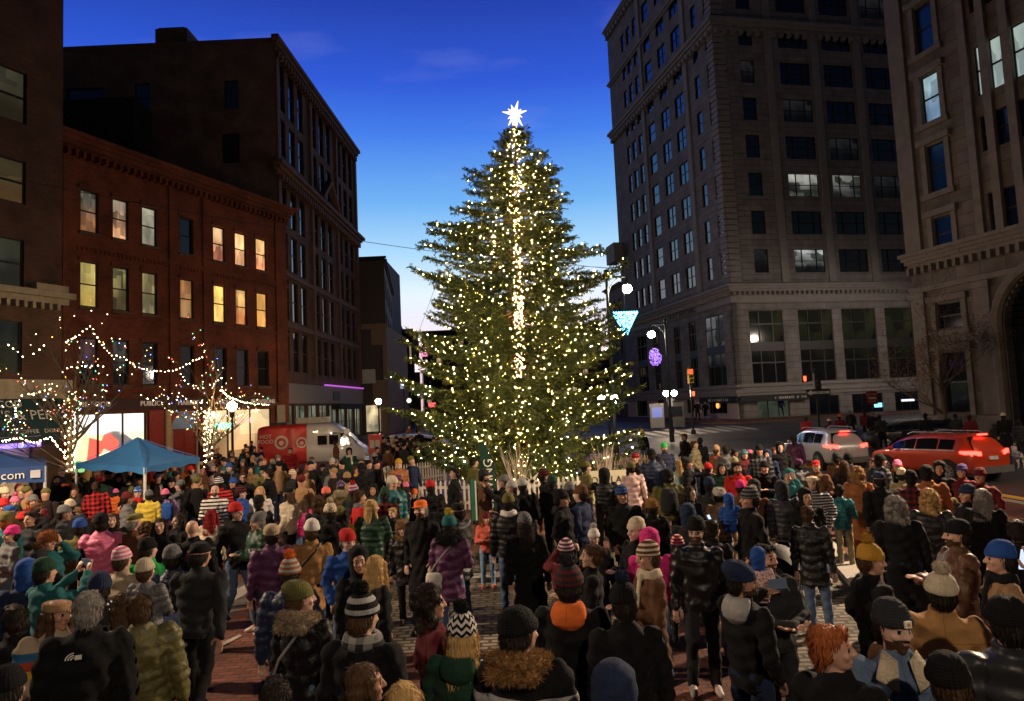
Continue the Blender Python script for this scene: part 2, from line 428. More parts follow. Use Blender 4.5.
# brick pilasters
for xp in (61.2, 169, 203, 276):
    s0, _ = F1.px(xp, 330); pb = MB(); pb.box((s0, -.1, zb_band), (s0+.55, -.002, H1-.8)); F1.add('pilaster', pb, red_brick, root)
sign_mat = plain('sign_band_brown', (.06, .02, .015), .6)
bb = MB(); bb.box((F1.px(74, 405)[0], -.16, zt_shop), (F1.px(273, 405)[0], -.003, zt_shop+.62)); F1.add('sign_band', bb, sign_mat, root)
gold = plain('gold_letter', (.85, .62, .45), .5)
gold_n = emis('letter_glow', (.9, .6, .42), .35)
zs = zt_shop+.32
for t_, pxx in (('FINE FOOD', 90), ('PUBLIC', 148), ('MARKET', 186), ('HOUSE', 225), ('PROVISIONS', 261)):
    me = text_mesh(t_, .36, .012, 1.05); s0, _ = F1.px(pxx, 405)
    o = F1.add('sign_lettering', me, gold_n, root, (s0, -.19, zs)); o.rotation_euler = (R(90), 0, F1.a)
# shop interiors and fronts
def mural_mat():
    mt, n, l, b_ = nmat('market_mural')
    t = n.new('ShaderNodeTexCoord'); sp = n.new('ShaderNodeSeparateXYZ'); l.new(t.outputs['Generated'], sp.inputs[0])
    mp_ = n.new('ShaderNodeMapping'); mp_.inputs['Scale'].default_value = (3.4, 1, 1.8); l.new(t.outputs['Generated'], mp_.inputs[0])
    vo = n.new('ShaderNodeTexVoronoi'); vo.inputs['Scale'].default_value = 1.5; l.new(mp_.outputs[0], vo.inputs['Vector'])
    sc_ = n.new('ShaderNodeSeparateColor'); l.new(vo.outputs['Color'], sc_.inputs[0])
    r1 = n.new('ShaderNodeValToRGB'); r1.color_ramp.interpolation = 'CONSTANT'; l.new(sc_.outputs[0], r1.inputs[0])
    cs = [(0, (.9, .82, .5)), (.2, (.1, .45, .12)), (.4, (.8, .06, .04)), (.62, (.95, .8, .35)), (.8, (.07, .08, .1))]
    while len(r1.color_ramp.elements) < len(cs): r1.color_ramp.elements.new(.5)
    for e, (p, c) in zip(r1.color_ramp.elements, cs): e.position = p; e.color = (*c, 1)
    g = n.new('ShaderNodeMapRange'); l.new(sp.outputs['Z'], g.inputs['Value']); g.inputs['From Min'].default_value = .62; g.inputs['From Max'].default_value = .7
    nz = n.new('ShaderNodeTexNoise'); nz.inputs['Scale'].default_value = 5; l.new(t.outputs['Generated'], nz.inputs['Vector'])
    a_ = n.new('ShaderNodeMath'); a_.operation = 'MULTIPLY_ADD'; l.new(nz.outputs['Fac'], a_.inputs[0]); a_.inputs[1].default_value = .25; l.new(sp.outputs['Z'], a_.inputs[2])
    l.new(a_.outputs[0], g.inputs['Value']); g.inputs['From Min'].default_value = .78; g.inputs['From Max'].default_value = .82
    x = n.new('ShaderNodeMix'); x.data_type = 'RGBA'; l.new(g.outputs[0], x.inputs['Factor']); l.new(r1.outputs[0], x.inputs['A']); x.inputs['B'].default_value = (.95, .9, .86, 1)
    l.new(x.outputs['Result'], b_.inputs['Emission Color']); b_.inputs['Emission Strength'].default_value = 1.15
    return mt
def shop(F, root, rc, pane, fmat, style='shop'):
    return window(F, root, rc, style, fmat, pane, name='shop_window')
shop(F1, root, shops['mural'], mural_mat(), frame_dark)
shop(F1, root, shops['right'], litmat('shop_warm', (1, .72, .38), (.95, .5, .2), 1.3, 3.1, .75), frame_dark)
red_paint = plain('red_paint', (.42, .035, .02), .5)
rb = MB(); s0 = F1.px(149, 430)[0]; s1 = F1.px(163, 430)[0]; rb.box((s0, -.08, -.1), (s1, -.003, zt_shop-.05)); F1.add('red_panel', rb, red_paint, root)
a, c, e, g = shops['door']
db = MB(); n = 14; cx, rr = (a+c)/2, (c-a)/2*.86
arch = [(cx+rr*math.cos(math.pi*k/n), g-.95+.85*math.sin(math.pi*k/n)) for k in range(n+1)]
db.box((a+.02, .12, e), (cx-rr, .2, g-.02)); db.box((cx+rr, .12, e), (c-.02, .2, g-.02))
for k in range(n):
    (xa, za), (xb, zb2) = arch[k], arch[k+1]
    db.poly([(xa, .12, za), (xa, .12, g-.02), (xb, .12, g-.02), (xb, .12, zb2)])
F1.add('entrance_surround', db, red_paint, root)
gb = MB(); gb.quad((a, .2, g-.98), (c, .2, g-.98), (c, .2, g-.1), (a, .2, g-.1)); F1.add('fanlight', gb, litmat('fan', (.12, .14, .15), (.1, .1, .1), .8, 2, .2), root)
dr = MB(); dr.box((cx-rr, .14, e), (cx-.02, .2, g-1.0)); dr.box((cx+.02, .14, e), (cx+rr, .2, g-1.0)); dd = F1.add('door', dr, red_paint, root)
hd = MB(); hd.box((cx-.12, .08, e+1.0), (cx-.08, .138, e+1.3)); F1.sub('handle', hd, plain('brass', (.6, .45, .2), .3, 1.), dd)
tb = MB()
for k in range(n):
    (xa, za), (xb, zb2) = arch[k], arch[k+1]; tb.tube([(xa, .1, za), (xb, .1, zb2)], .05, 6)
tb.box((a+.05, .06, g-.09), (c-.05, .115, g-.03)); tb.box((cx-rr-.05, .06, e), (cx-rr+.05, .115, g-.95)); tb.box((cx+rr-.05, .06, e), (cx+rr+.05, .115, g-.95))
F1.add('door_trim', tb, plain('cream_trim', (.6, .45, .36), .6), root)
pb = MB(); s0 = F1.px(165, 430)[0]; pb.box((s0, -.12, 0), (s0+.3, -.003, zt_shop-.02)); F1.add('lit_column', pb, plain('cream_col', (.75, .55, .3), .6), root)
for t_, pxx, pyy, c_ in (('OPEN', 224, 426.5, (.1, 1, .45)), ('SUSHI', 246, 420.5, (1, .12, .1))):
    me = text_mesh(t_, .5, .02); s0, z0 = F1.px(pxx, pyy); o = F1.add('neon_sign', me, emis('neon_'+t_.lower(), c_, 5), root, (s0, .08, z0)); o.rotation_euler = (R(90), 0, F1.a)
bn = MB(); s0, _ = F1.px(275.5, 415); z0 = F1.px(279, 432)[1]; z1 = F1.px(279, 405)[1]; bn.box((s0, -.14, z0), (s0+.75, -.104, z1)); F1.add('poster', bn, plain('poster_grey', (.3, .27, .2), .6), root)

# --- large dark brick building behind -----------------------------------
pB = plan(281, 46.9); pB1 = plan(361.5, 68.5)
F2 = Facade(pB, pB1)
root = empty('brick_building', (*F2.p0.xy, 0), 'tall dark brown commercial building with stone cornices behind the red brick one', 'building')
H2 = F2.px(281.5, 42)[1]-.5
zc = F2.px(281, 171)[1]; zlow = F2.px(300, 381)[1]
ops = []; wr = []
nb = 3; bay = F2.len/nb
lv = [(zlow+.6, zlow+3.5), (zlow+4.2, zlow+7.1), (zlow+7.8, zlow+10.4), (zlow+11.0, zc-.9), (zc+1.2, zc+3.9), (zc+4.5, H2-1.2)]
for bi in range(nb):
    for k in range(3):
        x0 = bi*bay+.75+k*(bay-1.3)/3; x1 = x0+(bay-1.3)/3-.75
        for (za, zb_) in lv: wr.append((x0, x1, za, zb_))
gx = [(i*F2.len/8+.25, (i+1)*F2.len/8-.15, 1.0, 3.9) for i in range(8)]
F2.add('wall', wall_mesh(0, F2.len, -.3, H2, wr+gx, reveal=.3), brown_brick, root)
for rc in wr: window(F2, root, rc, 'sash', frame_dark, glass_dark)
for i, rc in enumerate(gx): window(F2, root, rc, 'double', frame_grey, litmat('bank_shop%d' % (i % 3), (.16, .17, .12), (.06, .07, .06), 1.0, i*1.7, .8), name='shop_window')
trim(F2, root, 'cornice', 0, F2.len, H2-.9, H2, .5, dark_stone, 3, .4)
trim(F2, root, 'cornice', 0, F2.len, zc-.5, zc+.3, .7, dark_stone, 3, .35)
trim(F2, root, 'string_course', 0, F2.len, zlow+3.65, zlow+4.0, .15, dark_stone)
trim(F2, root, 'string_course', 0, F2.len, zlow+7.25, zlow+7.55, .15, dark_stone)
for bi in range(nb+1):
    x = min(bi*bay, F2.len-.5); pb = MB(); pb.box((x, -.18, zlow+.3), (x+.5, -.003, zc-.55)); pb.box((x, -.18, zc+.35), (x+.5, -.003, H2-.95)); F2.add('pilaster', pb, dark_stone, root)
# pediment over the middle bay
b = MB(); xm = bay*1.5+.2
for (dx0, dz0, dx1, dz1) in ((-2.2, 0, 0, 1.9), (0, 1.9, 2.2, 0)):
    b.loft([[(xm+dx0, -.75, zc+.32+dz0), (xm+dx0, -.2, zc+.32+dz0), (xm+dx0, -.2, zc+.7+dz0), (xm+dx0, -.75, zc+.7+dz0)], [(xm+dx1, -.75, zc+.32+dz1), (xm+dx1, -.2, zc+.32+dz1), (xm+dx1, -.2, zc+.7+dz1), (xm+dx1, -.75, zc+.7+dz1)]])
F2.add('pediment', b, dark_stone, root)
grey_panel = plain('grey_panel', (.22, .2, .2), .7)
b = MB(); b.box((0, -.2, 4.0), (F2.len, -.003, zlow-.25)); F2.add('sign_band', b, grey_panel, root)
b = MB(); b.box((F2.len*.42, -.3, zlow-.22), (F2.len, -.203, zlow-.1)); F2.add('purple_light_strip', b, emis('purple_strip', (.6, .12, .75), .7), root)
b = MB(); b.box((F2.len*.5, -1.0, 3.5), (F2.len*.85, -.205, 3.9)); F2.add('awning', b, plain('black_cloth', (.015, .015, .018), .8), root)
b = MB(); b.box((F2.len*.53, -.26, 4.25), (F2.len*.62, -.203, 5.0)); F2.add('sign_plate', b, plain('sign_dark', (.05, .05, .055), .5), root)
# the plain side wall toward the square
F2s = Facade(plan(55, 46.9), pB)
sw = [F2s.rect(224, 80, 238.5, 109), F2s.rect(222, 133, 239.5, 163), F2s.rect(134, 83, 150, 112), F2s.rect(66, 88, 104, 112)]
F2s.add('side_wall', wall_mesh(-3, F2s.len, -.3, H2-.15, sw, reveal=.3), side_brick, root)
for i, rc in enumerate(sw): window(F2s, root, rc, 'sash', frame_dark, [glass_dark, glass_dark, glass_blue, glass_blue][i])
b = MB(); s0, s1, z0, z1 = F2s.rect(153, 30, 185, 44); b.box((s0, .3, H2-.4), (s1, 2.5, z1+.3)); b.box((s0+.15, .45, z1+.303), (s1-.25, 2.3, z1+.45)); F2s.add('chimney', b, side_brick, root)
b = MB(); b.box((-3, -.06, H2-.35), (F2s.len, -.003, H2-.02)); F2s.add('coping', b, dark_stone, root)
b = MB(); s0, s1, z0, z1 = F2s.rect(62, 114, 152, 160); b.box((s0, -2.4, z0-6), (s1, -.005, z1)); F2s.add('rear_wing', b, plain('dark_tar', (.012, .012, .015), .8), root)
b = MB(); b.box((-3, .6, -.2), (F2s.len-.6, 20, H2-.5)); F2s.add('roof', b, roof_mat, root)

# --- leftmost building ---------------------------------------------------
q1 = plan(61.5, 31.6); q0 = (q1[0]-.4186*7.5-.0, q1[1]-7.5)
F0 = Facade((q0[0]-.0, q0[1]), q1)
root = empty('corner_building', (*F0.p0.xy, 0), 'dark brick building with cream stone ledges and dark awning at far left', 'building')
def r0(*a): return F0.rect(*a)
ops = [r0(-50, 58, 27, 112), r0(-50, 151, 26, 196), r0(-50, 233, 24, 283), r0(-50, 318, 22, 372)]
z3 = F0.px(40, 415)[1]
gops = [(1.5, F0.px(33, 440)[0], .3, 3.2)]
F0.add('wall', wall_mesh(-2, F0.len, -.2, 30, ops+gops, reveal=.3), brown_brick, root)
gl = [litmat('left_a', (.07, .065, .035), (.05, .04, .02), .55, 1, .5), litmat('left_b', (.12, .09, .04), (.09, .05, .02), .6, 2, .6), litmat('left_c', (.04, .04, .025), (.03, .03, .02), .7, 3, .4), litmat('left_d', (.012, .015, .012), (.02, .02, .01), .8, 4, .4)]
for rc, gm in zip(ops, gl): window(F0, root, rc, 'bank', frame_dark, gm)
window(F0, root, gops[0], 'shop', frame_dark, litmat('left_shop', (.5, .3, .7), (.5, .3, .15), 1.0, 5, .8), name='shop_window')
zA = F0.px(40, 303)[1]; zB = F0.px(40, 291)[1]
trim(F0, root, 'stone_ledge', -2, F0.len, zA, zB, .4, cream_stone, 2, .24)
b = MB(); b.box((F0.px(30, 290)[0], -.45, zB+.003), (F0.len, -.003, zB+.28)); F0.add('ledge_block', b, cream_stone, root)
zA = F0.px(40, 404)[1]; zB = F0.px(40, 380)[1]
trim(F0, root, 'stone_frieze', -2, F0.len, zA, zB, .3, cream_stone, 2, .3)
b = MB(); z1 = F0.px(30, 399)[1]; z0 = F0.px(30, 436)[1]
b.quad((-2, -1.0, z0), (F0.px(58, 420)[0], -1.0, z0), (F0.px(58, 420)[0], -.32, z1), (-2, -.32, z1))
b.quad((-2, -.98, z0), (-2, -.3, z1), (F0.px(58, 420)[0], -.3, z1), (F0.px(58, 420)[0], -.98, z0))
b.quad((-2, -1.0, z0-.25), (F0.px(58, 420)[0], -1.0, z0-.25), (F0.px(58, 420)[0], -1.0, z0-.002), (-2, -1.0, z0-.002))
F0.add('awning', b, plain('awning_teal', (.012, .05, .06), .7), root)
white_l = plain('white_letter', (.8, .78, .7), .5)
tilt = math.atan2(.68, z1-z0)
for t_, sz, pxx, fz in (("'S & PERKS", .62, 24, .55), ('COFFEE   DONUTS', .26, 27, .12), ('COD', .45, 0, .85)):
    s0, _ = F0.px(pxx, 418); zz = z0+(z1-z0)*fz; yy = -1.0+.68*fz-.03
    o = F0.add('awning_lettering', text_mesh(t_, sz, .005), white_l, root, (s0+.1, yy, zz)); o.rotation_euler = (R(90)-tilt, 0, F0.a)
b = MB(); b.box((-2, .6, 0), (F0.len, 9, 29.8)); F0.add('side_walls', b, brown_brick, root)
b = MB(); b.box((-2, .32, 0), (F0.len-.02, .5, 29.8)); F0.add('inner_wall', b, roof_mat, root)
s0, z0 = F0.px(10, 443); b = MB(); b.box((s0-1.2, -.3, z0-.22), (s0+1.1, -.15, z0+.35)); F0.add('neon_sign', b, litmat('neon_pattern', (.9, .5, 1), (.3, .2, 1), 3, 8, .6), root)

# --- buildings down the street on the left -------------------------------
def simple_building(p0, p1, H, mat, label, rows, cols, wfrac=.5, hfrac=.6, lit=(), base=3.5, depth=12, side=None, name='office_building', zoff=-.5, glass=None, cornice=.3):
    F = Facade(p0, p1); root = empty(name, (*F.p0.xy, 0), label, 'building')
    ops = []
    ch = (H-base-1)/max(rows, 1); cw = F.len/max(cols, 1)
    for r in range(rows):
        for c in range(cols):
            x0 = cw*(c+.5-wfrac/2); z0 = base+ch*(r+.5-hfrac/2); ops.append((x0, x0+cw*wfrac, z0, z0+ch*hfrac))
    F.add('wall', wall_mesh(0, F.len, zoff, H, ops, reveal=.2), mat, root)
    for i, rc in enumerate(ops): window(F, root, rc, 'sash', frame_dark, lit[i % len(lit)] if lit and i % 3 == 0 else (glass or glass_dark))
    b = MB(); b.box((0, .5, zoff), (F.len, depth, H-.1)); F.add('side_walls', b, side or mat, root)
    trim(F, root, 'cornice', 0, F.len, H-.45, H+.05, cornice, mat, 2)
    return F, root
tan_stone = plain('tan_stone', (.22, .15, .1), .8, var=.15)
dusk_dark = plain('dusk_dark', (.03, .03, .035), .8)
pa = plan(362.5, 70); pb_ = plan(388, 70)
F3, r3 = simple_building(pa, pb_, 11.9, tan_stone, 'low tan stone shop building past the dark brick one with a lit front', 1, 1, .72, .62, base=5.2, depth=14, zoff=.5)
b = MB(); b.box((.4, -.15, 1.2), (F3.len*.7, -.003, 3.8)); F3.add('shop_front', b, litmat('far_shop', (.9, .7, .4), (.5, .4, .25), .9, 4, .7), r3)
b = MB(); b.box((.1, -.2, 6.0), (1.4, -.003, 7.4)); F3.add('sign_plate', b, plain('sign_white', (.5, .5, .45), .5), r3)
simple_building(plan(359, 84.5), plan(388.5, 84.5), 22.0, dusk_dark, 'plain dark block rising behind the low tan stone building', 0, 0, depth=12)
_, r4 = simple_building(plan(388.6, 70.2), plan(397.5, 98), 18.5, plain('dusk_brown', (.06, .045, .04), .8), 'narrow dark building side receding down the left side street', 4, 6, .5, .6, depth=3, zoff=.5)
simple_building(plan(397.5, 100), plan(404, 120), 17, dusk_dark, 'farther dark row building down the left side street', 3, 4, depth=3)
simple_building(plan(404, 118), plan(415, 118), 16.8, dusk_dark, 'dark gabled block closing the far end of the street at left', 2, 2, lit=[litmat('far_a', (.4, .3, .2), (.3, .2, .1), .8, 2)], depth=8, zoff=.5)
simple_building(plan(424, 128), plan(604, 128), 17.4, plain('dusk_far', (.028, .026, .03), .8), 'long dark block closing the street behind the christmas tree', 4, 16, .5, .55, lit=[litmat('far_b', (.5, .35, .2), (.3, .2, .1), .8, 5)], depth=8, zoff=.5)

# --- tall stone office building ------------------------------------------
cT = plan(738, 64.0); lT = plan(628, 91.5)
FL = Facade(lT, cT)
_perp = Vector((-FL.n.x, -FL.n.y, 0))   # inward from the left face
FR = Facade(cT, (cT[0]+_perp.x*20.5, cT[1]+_perp.y*20.5))
root = empty('tall_office_building', (*FR.p0.xy, 0), 'tall pale stone office tower with rows of windows on the street corner', 'building')
ztop = FL.px(612, 22)[1]
print('tower height', ztop, 'corner px', project((cT[0], cT[1], 1.0)), 'left len', FL.len)
zrow = []
for yt in (61.7, 98.4, 136, 174, 211.5, 249.5): zrow.append(FR.px(770, yt)[1])
dz = (zrow[0]-zrow[-1])/5; zb0 = zrow[-1]-2.2
rows = [zb0+dz*i for i in range(11)]
print('rows', dz, rows[0])
colsR = [(749, 763), (789, 819), (833, 862), (875, 904)]
sR = [tuple(FR.px(x, 185)[0] for x in c) for c in colsR]
sR.append((sR[-1][0]+3.9, sR[-1][1]+3.9))
colsL = [(627.5, 631), (633, 637), (639.5, 643.5), (650, 657), (663.5, 672), (678, 687.5), (699.5, 705), (713, 719.5)]
sL = [tuple(FL.px(x, 160)[0] for x in c) for c in colsL]
print('sL', sL)
zcorn = FR.px(740, 288)[1]; print('zcorn', zcorn)
upR = [(a, c, z, z+2.25) for z in rows for (a, c) in sR if z+2.4 < ztop-1.5]
upL = [(a, c, z, z+2.25) for z in rows for (a, c) in sL if z+2.4 < ztop-1.5]
bR = [FR.rect(751, 310, 785, 383), FR.rect(800, 309, 834.5, 381.5), FR.rect(843.6, 308, 878, 380), FR.rect(887, 307, 915, 379)]
zb2, zt2 = bR[0][2], bR[0][3]; bR = [(a, c, zb2, zt2) for a, c, _, _ in bR]
bL = [tuple(FL.px(x, 350)[0] for x in c) for c in ((637, 647), (653, 660), (674, 681), (689, 697), (706, 725))]
bL = [(a, c, zb2, zt2) for a, c in bL]
gR = [(FR.px(a, 408)[0], FR.px(c, 408)[0], FR.px(770, 418)[1], FR.px(770, 398)[1]) for a, c in ((758, 790), (810, 840), (853, 884), (896, 920))]
gL = [(FL.px(a, 408)[0], FL.px(c, 408)[0], 1.5 if i else 1.1, gR[0][3]+.2) for i, (a, c) in enumerate(((637, 648), (658, 665), (687, 695), (709, 728)))]
FR.add('wall', wall_mesh(0, FR.len, -.2, ztop, upR+bR+gR, reveal=.35), tall_stone, root)
FL.add('wall', wall_mesh(0, FL.len, -.2, ztop, upL+bL+gL, reveal=.35), tall_stone, root)
white_room = litmat('office_white', (.5, .5, .45), (.12, .12, .1), .8, 3, .9)
green_room = litmat('office_green', (.022, .026, .008), (.001, .001, .001), .6, 7, 1.0)
dim = litmat('office_dim', (.02, .02, .02), (.005, .005, .005), .6, 9, .8)
def styl(a, c): return 'sash' if c-a < 2.0 else ('triple' if c-a > 2.6 else 'double')
for i, rc in enumerate(upR):
    r_, c_ = divmod(i, len(sR))
    pm = glass_dark
    if (r_, c_) == (2, 1): pm = white_room
    elif (r_, c_) == (2, 2): pm = litmat('office_w2', (.2, .2, .18), (.05, .05, .05), .7, 5, .9)
    elif (r_, c_) == (0, 1): pm = litmat('office_w3', (.4, .42, .4), (.01, .01, .01), .8, 6, .97)
    elif (r_+c_) % 5 == 0: pm = dim
    window(FR, root, rc, styl(rc[0], rc[1]), frame_dark, pm)
left_windows = [rc for rc in upL if (rc[0] >= sL[3][0]-.1)]
for rc in left_windows[:55]: window(FL, root, rc, styl(rc[0], rc[1]), frame_dark, glass_dark)
rest = [rc for rc in upL if rc not in left_windows[:55]]
stuff_windows(FL, root, rest, 'sash', frame_dark, glass_dark)
for i, rc in enumerate(bR): window(FR, root, rc, 'tall', frame_grey, green_room)
for i, rc in enumerate(bL): window(FL, root, rc, 'tall', frame_grey, glass_dark if i < 4 else litmat('bl', (.12, .12, .13), (.003, .003, .003), .8, 2, .95))
for i, rc in enumerate(gR): window(FR, root, rc, 'shop', frame_dark, litmat('gr0', (.035, .045, .03), (.03, .035, .025), 1, 2, .5) if i == 0 else glass_dark, name='shop_window')
for i, rc in enumerate(gL): window(FL, root, rc, 'shop', frame_dark, glass_dark, name='shop_window')
a, c, e, g = gL[-1]
b = MB(); b.ball(((a+c)/2-.8, .1, e+1.5), .5, .05, .4); b.ball(((a+c)/2-.3, .1, e+.75), .3, .05, .28); FL.add('orange_lamp', b, emis('orange_lamp', (1, .25, .05), 2.5), root)
a, c, e, g = gR[2]; b = MB(); b.box((c-.9, .1, g-1.35), (c-.1, .15, g-.95)); FR.add('cyan_sign', b, emis('cyan_sign', (.25, .85, 1), 1.6), root)
a, c, e, g = gR[3]; b = MB(); b.box((a+.8, .1, e+.9), (a+2.2, .15, e+1.1)); FR.add('white_sign', b, emis('white_sign', (.8, .85, 1), 1.2), root)
for F, e0, e1 in ((FR, 0, 0), (FL, 0, 0)):
    lo = F is FL
    def tb_(name, z0, z1, out, st=1, de=0):
        bb_ = MB()
        for i in range(st):
            f0, f1 = i/st, (i+1)/st
            x0 = -.0 if not lo else -out*f1
            x1 = F.len+(out*f1 if True else 0)
            if not lo: x0 = .0
            bb_.box((x0, -out*f1, z0+(z1-z0)*f0), (x1-(0 if not lo else 0), -.002, z0+(z1-z0)*f1-.003))
        if de:
            x = .1
            while x < F.len-.3: bb_.box((x, -out*.7, z0-de), (x+de*.6, -.003, z0-.004)); x += de*1.7
        return F.add(name, bb_, tall_trim, root)
    tb_('cornice', zcorn-.35, zcorn+.35, .55, 3, .3)
    tb_('frieze', zcorn-1.35, zcorn-.75, .12)
    tb_('belt_course', zb2-1.15, zb2-.5, .3, 2)
    tb_('belt_course', zb2-.3, zb2-.05, .12)
    zz = FL.px(616, 134)[1]; tb_('cornice', zz-.4, zz+.6, .6, 3, .5)
    zz = FL.px(613, 82)[1]; tb_('string_course', zz-.2, zz+.3, .35, 2)
    tb_('cornice', ztop-.9, ztop, .5, 3, .6)
# rusticated corner quoins and pilasters between the bays
for F, xs in ((FR, (.0, sR[0][1]+1.2, sR[1][1]+.25, sR[2][1]+.25, sR[3][1]+.25)), (FL, (FL.len-1.15, sL[5][1]+.5, sL[2][1]+.6))):
    for i, x in enumerate(xs):
        b = MB()
        if i == 0:
            z = zcorn+.5
            while z < ztop-1.2: b.box((x+(.003 if F is FR else 0), -.09, z), (x+1.15, -.003, z+.42)); z += .55
        else: b.box((x, -.16, zcorn+.5), (x+.75, -.003, ztop-1.2))
        F.add('quoins' if i == 0 else 'pilaster', b, tall_trim, root)
o = FL.add('inscription', text_mesh('TRUST BUILDING', .75, .02, 1.2), plain('letter_brown', (.08, .06, .05), .7), root, (FL.px(682, 309)[0], -.15, zcorn-1.05)); o.rotation_euler = (R(90), 0, FL.a)
# fascia sign wrapping the corner
z1 = FR.px(770, 394.5)[1]; z0 = z1-.62
blk = plain('sign_black', (.02, .02, .022), .5); sl = FL.px(703, 396)[0]
b = MB(); b.box((sl, -.45, z0), (FL.len+.45, -.36, z1)); FL.add('fascia_sign', b, blk, root)
b = MB(); b.box((.0, -.45, z0), (FR.px(806, 398)[0], -.36, z1)); FR.add('fascia_sign', b, blk, root)
def dashes(F, x0, x1, z, sz, mat, seed):
    rnd = random.Random(seed); b = MB(); x = x0
    while x < x1:
        w = rnd.uniform(.08, .2)
        b.box((x, -.475, z-sz/2), (x+w, -.453, z+sz/2*rnd.uniform(.6, 1))); x += w+rnd.choice([.06, .06, .08, .3])
    return F.add('sign_lettering', b, mat, root)
dashes(FL, FL.px(712, 396)[0], FL.len-1.2, (z0+z1)/2, .28, plain('pale_letter', (.6, .55, .5), .6), 3)
dashes(FR, FR.px(772, 396)[0], FR.px(805, 398)[0], (z0+z1)/2, .24, plain('pale_letter', (.6, .55, .5), .6), 4)
b = MB(); b.box((.6, .6, -.2), (FR.len, 27, ztop-.3)); FR.add('roof', b, roof_mat, root)
b = MB(); FL.add('back_wall', (lambda q: (q.box((-.0, .4, -.2), (FL.len-.6, .5, ztop-.2)), q)[1])(b), roof_mat, root)
# pale painted ground storey toward the side street
b = wall_mesh(0, FL.len-.002, .2, zb2-1.25, gL, reveal=.1, y=-.08, depth=.07); FL.add('painted_storey', b, plain('pale_paint', (.55, .45, .42), .7, var=.1), root)
# two balconies on the far left edge
for (x0, y0, x1, y1) in ((620.5, 243, 625, 262), (622, 82, 627, 84)):
    s0, z0_ = FL.px(622, y1); _, z1_ = FL.px(622, y0)
    if y0 > 100: b = MB(); b.box((-1.6, -1.3, z0_), (1.5, -.003, z1_)); FL.add('balcony', b, tall_trim, root)
# lower building beyond it
simple_building(plan(612.5, 100), plan(627.5, 93.5), 19.0, plain('dusk_grey', (.15, .12, .11), .8), 'lower grey building beyond the stone office tower', 3, 3, .35, .6, depth=10, zoff=.5, cornice=.5)
simple_building(plan(600, 118), plan(622, 118), 11.5, dusk_dark, 'low dark building at the far end of the right side street', 1, 2, depth=8, zoff=.5)

# --- bank building at right ---------------------------------------------
gl_ = plan(921, 41.8)
FB = Facade(gl_, (gl_[0]+.287*20*1.0, gl_[1]-20))
root = empty('bank_building', (*FB.p0.xy, 0), 'ornate brown stone bank with tall arch and blue lit upper windows at right', 'building')
rB = [(916, 3, 933, 51), (920.5, 73, 941, 121), (929, 142, 949, 190), (934, 216, 951, 250)]
up = [FB.rect(*r) for r in rB]
sA = sum(u_[0] for u_ in up)/4; sB = sum(u_[1] for u_ in up)/4
up = [(sA, sB, u_[2], u_[3]) for u_ in up]
gp = [FB.rect(973, 46, 984, 94), FB.rect(988, 34, 1007, 87), FB.rect(1011, 21, 1030, 75), FB.rect(978, 118, 987, 152), FB.rect(992, 108, 1010, 145), FB.rect(1014, 96, 1030, 136),
      FB.rect(992, -60, 1010, -5), FB.rect(974, 196, 986, 238), FB.rect(996, 188, 1012, 230)]
zg = [gp[1][2:], gp[4][2:], gp[6][2:], gp[8][2:]]
def al(i, z): return (gp[i][0], gp[i][1], z[0], z[1])
gcols = [(FB.px(975, 70)[0], FB.px(985, 70)[0]), (FB.px(989, 62)[0], FB.px(1007, 62)[0]), (FB.px(1012, 52)[0], FB.px(1030, 52)[0])]
gw = [(a, c, z[0], z[1]) for (a, c) in gcols for z in zg]
lo_ = [FB.rect(940, 302, 962, 328), FB.rect(944, 351, 969, 413)]
lo_[0] = (lo_[1][0], lo_[1][1], lo_[0][2], lo_[0][3])
sa, _ = FB.px(1007, 350); arch_w = 5.4; zs_ = FB.px(1012, 325)[1]; 
archr = (sa, sa+arch_w, .4, zs_)
n = 12; archsteps = []
for k in range(n):
    t0 = math.pi/2*k/n; z0_ = zs_+arch_w/2*math.sin(t0); z1_ = zs_+arch_w/2*math.sin(math.pi/2*(k+1)/n); hw = arch_w/2*math.cos(math.pi/2*(k+.5)/n)
    archsteps.append((sa+arch_w/2-hw, sa+arch_w/2+hw, z0_, z1_))
FB.add('wall', wall_mesh(0, FB.len, -.3, 36, up+gw+lo_+[archr]+archsteps, reveal=.5), bank_stone, root)
cool = litmat('bank_cool', (.35, .5, .55), (.15, .25, .38), .85, 2.2, .5); cool2 = litmat('bank_cool2', (.45, .55, .5), (.4, .5, .48), .6, 5.2, .35)
for i, rc in enumerate(up): window(FB, root, rc, 'bank', frame_dark, cool if i == 1 else glassmat('bank_blue', (.01, .045, .16), .1))
for i, rc in enumerate(gw): window(FB, root, rc, 'bank', frame_dark, cool2 if i % 4 == 0 else glassmat('bank_blue2', (.01, .02, .06), .1))
for rc in lo_: window(FB, root, rc, 'bank', frame_dark, glass_dark)
b = MB(); b.quad((sa-.3, .48, .2), (sa+arch_w+.3, .48, .2), (sa+arch_w+.3, .48, zs_+arch_w/2+.2), (sa-.3, .48, zs_+arch_w/2+.2)); FB.add('arched_window', b, glass_dark, root)
b = MB(); pr = [(sa+arch_w/2+(arch_w/2+.35)*math.cos(math.pi*k/16), -.1, zs_+(arch_w/2+.35)*math.sin(math.pi*k/16)) for k in range(17)]; b.tube(pr, .3, 8); b.tube([(sa-.35, -.1, .3), (sa-.35, -.1, zs_)], .3, 8); FB.add('arch_moulding', b, bank_trim, root)
b = MB(); b.box((sa+arch_w/2-.5, -.5, zs_+arch_w/2-.1), (sa+arch_w/2+.5, -.003, zs_+arch_w/2+1.2)); FB.add('keystone', b, bank_trim, root)
zc_ = FB.px(925, 259)[1]
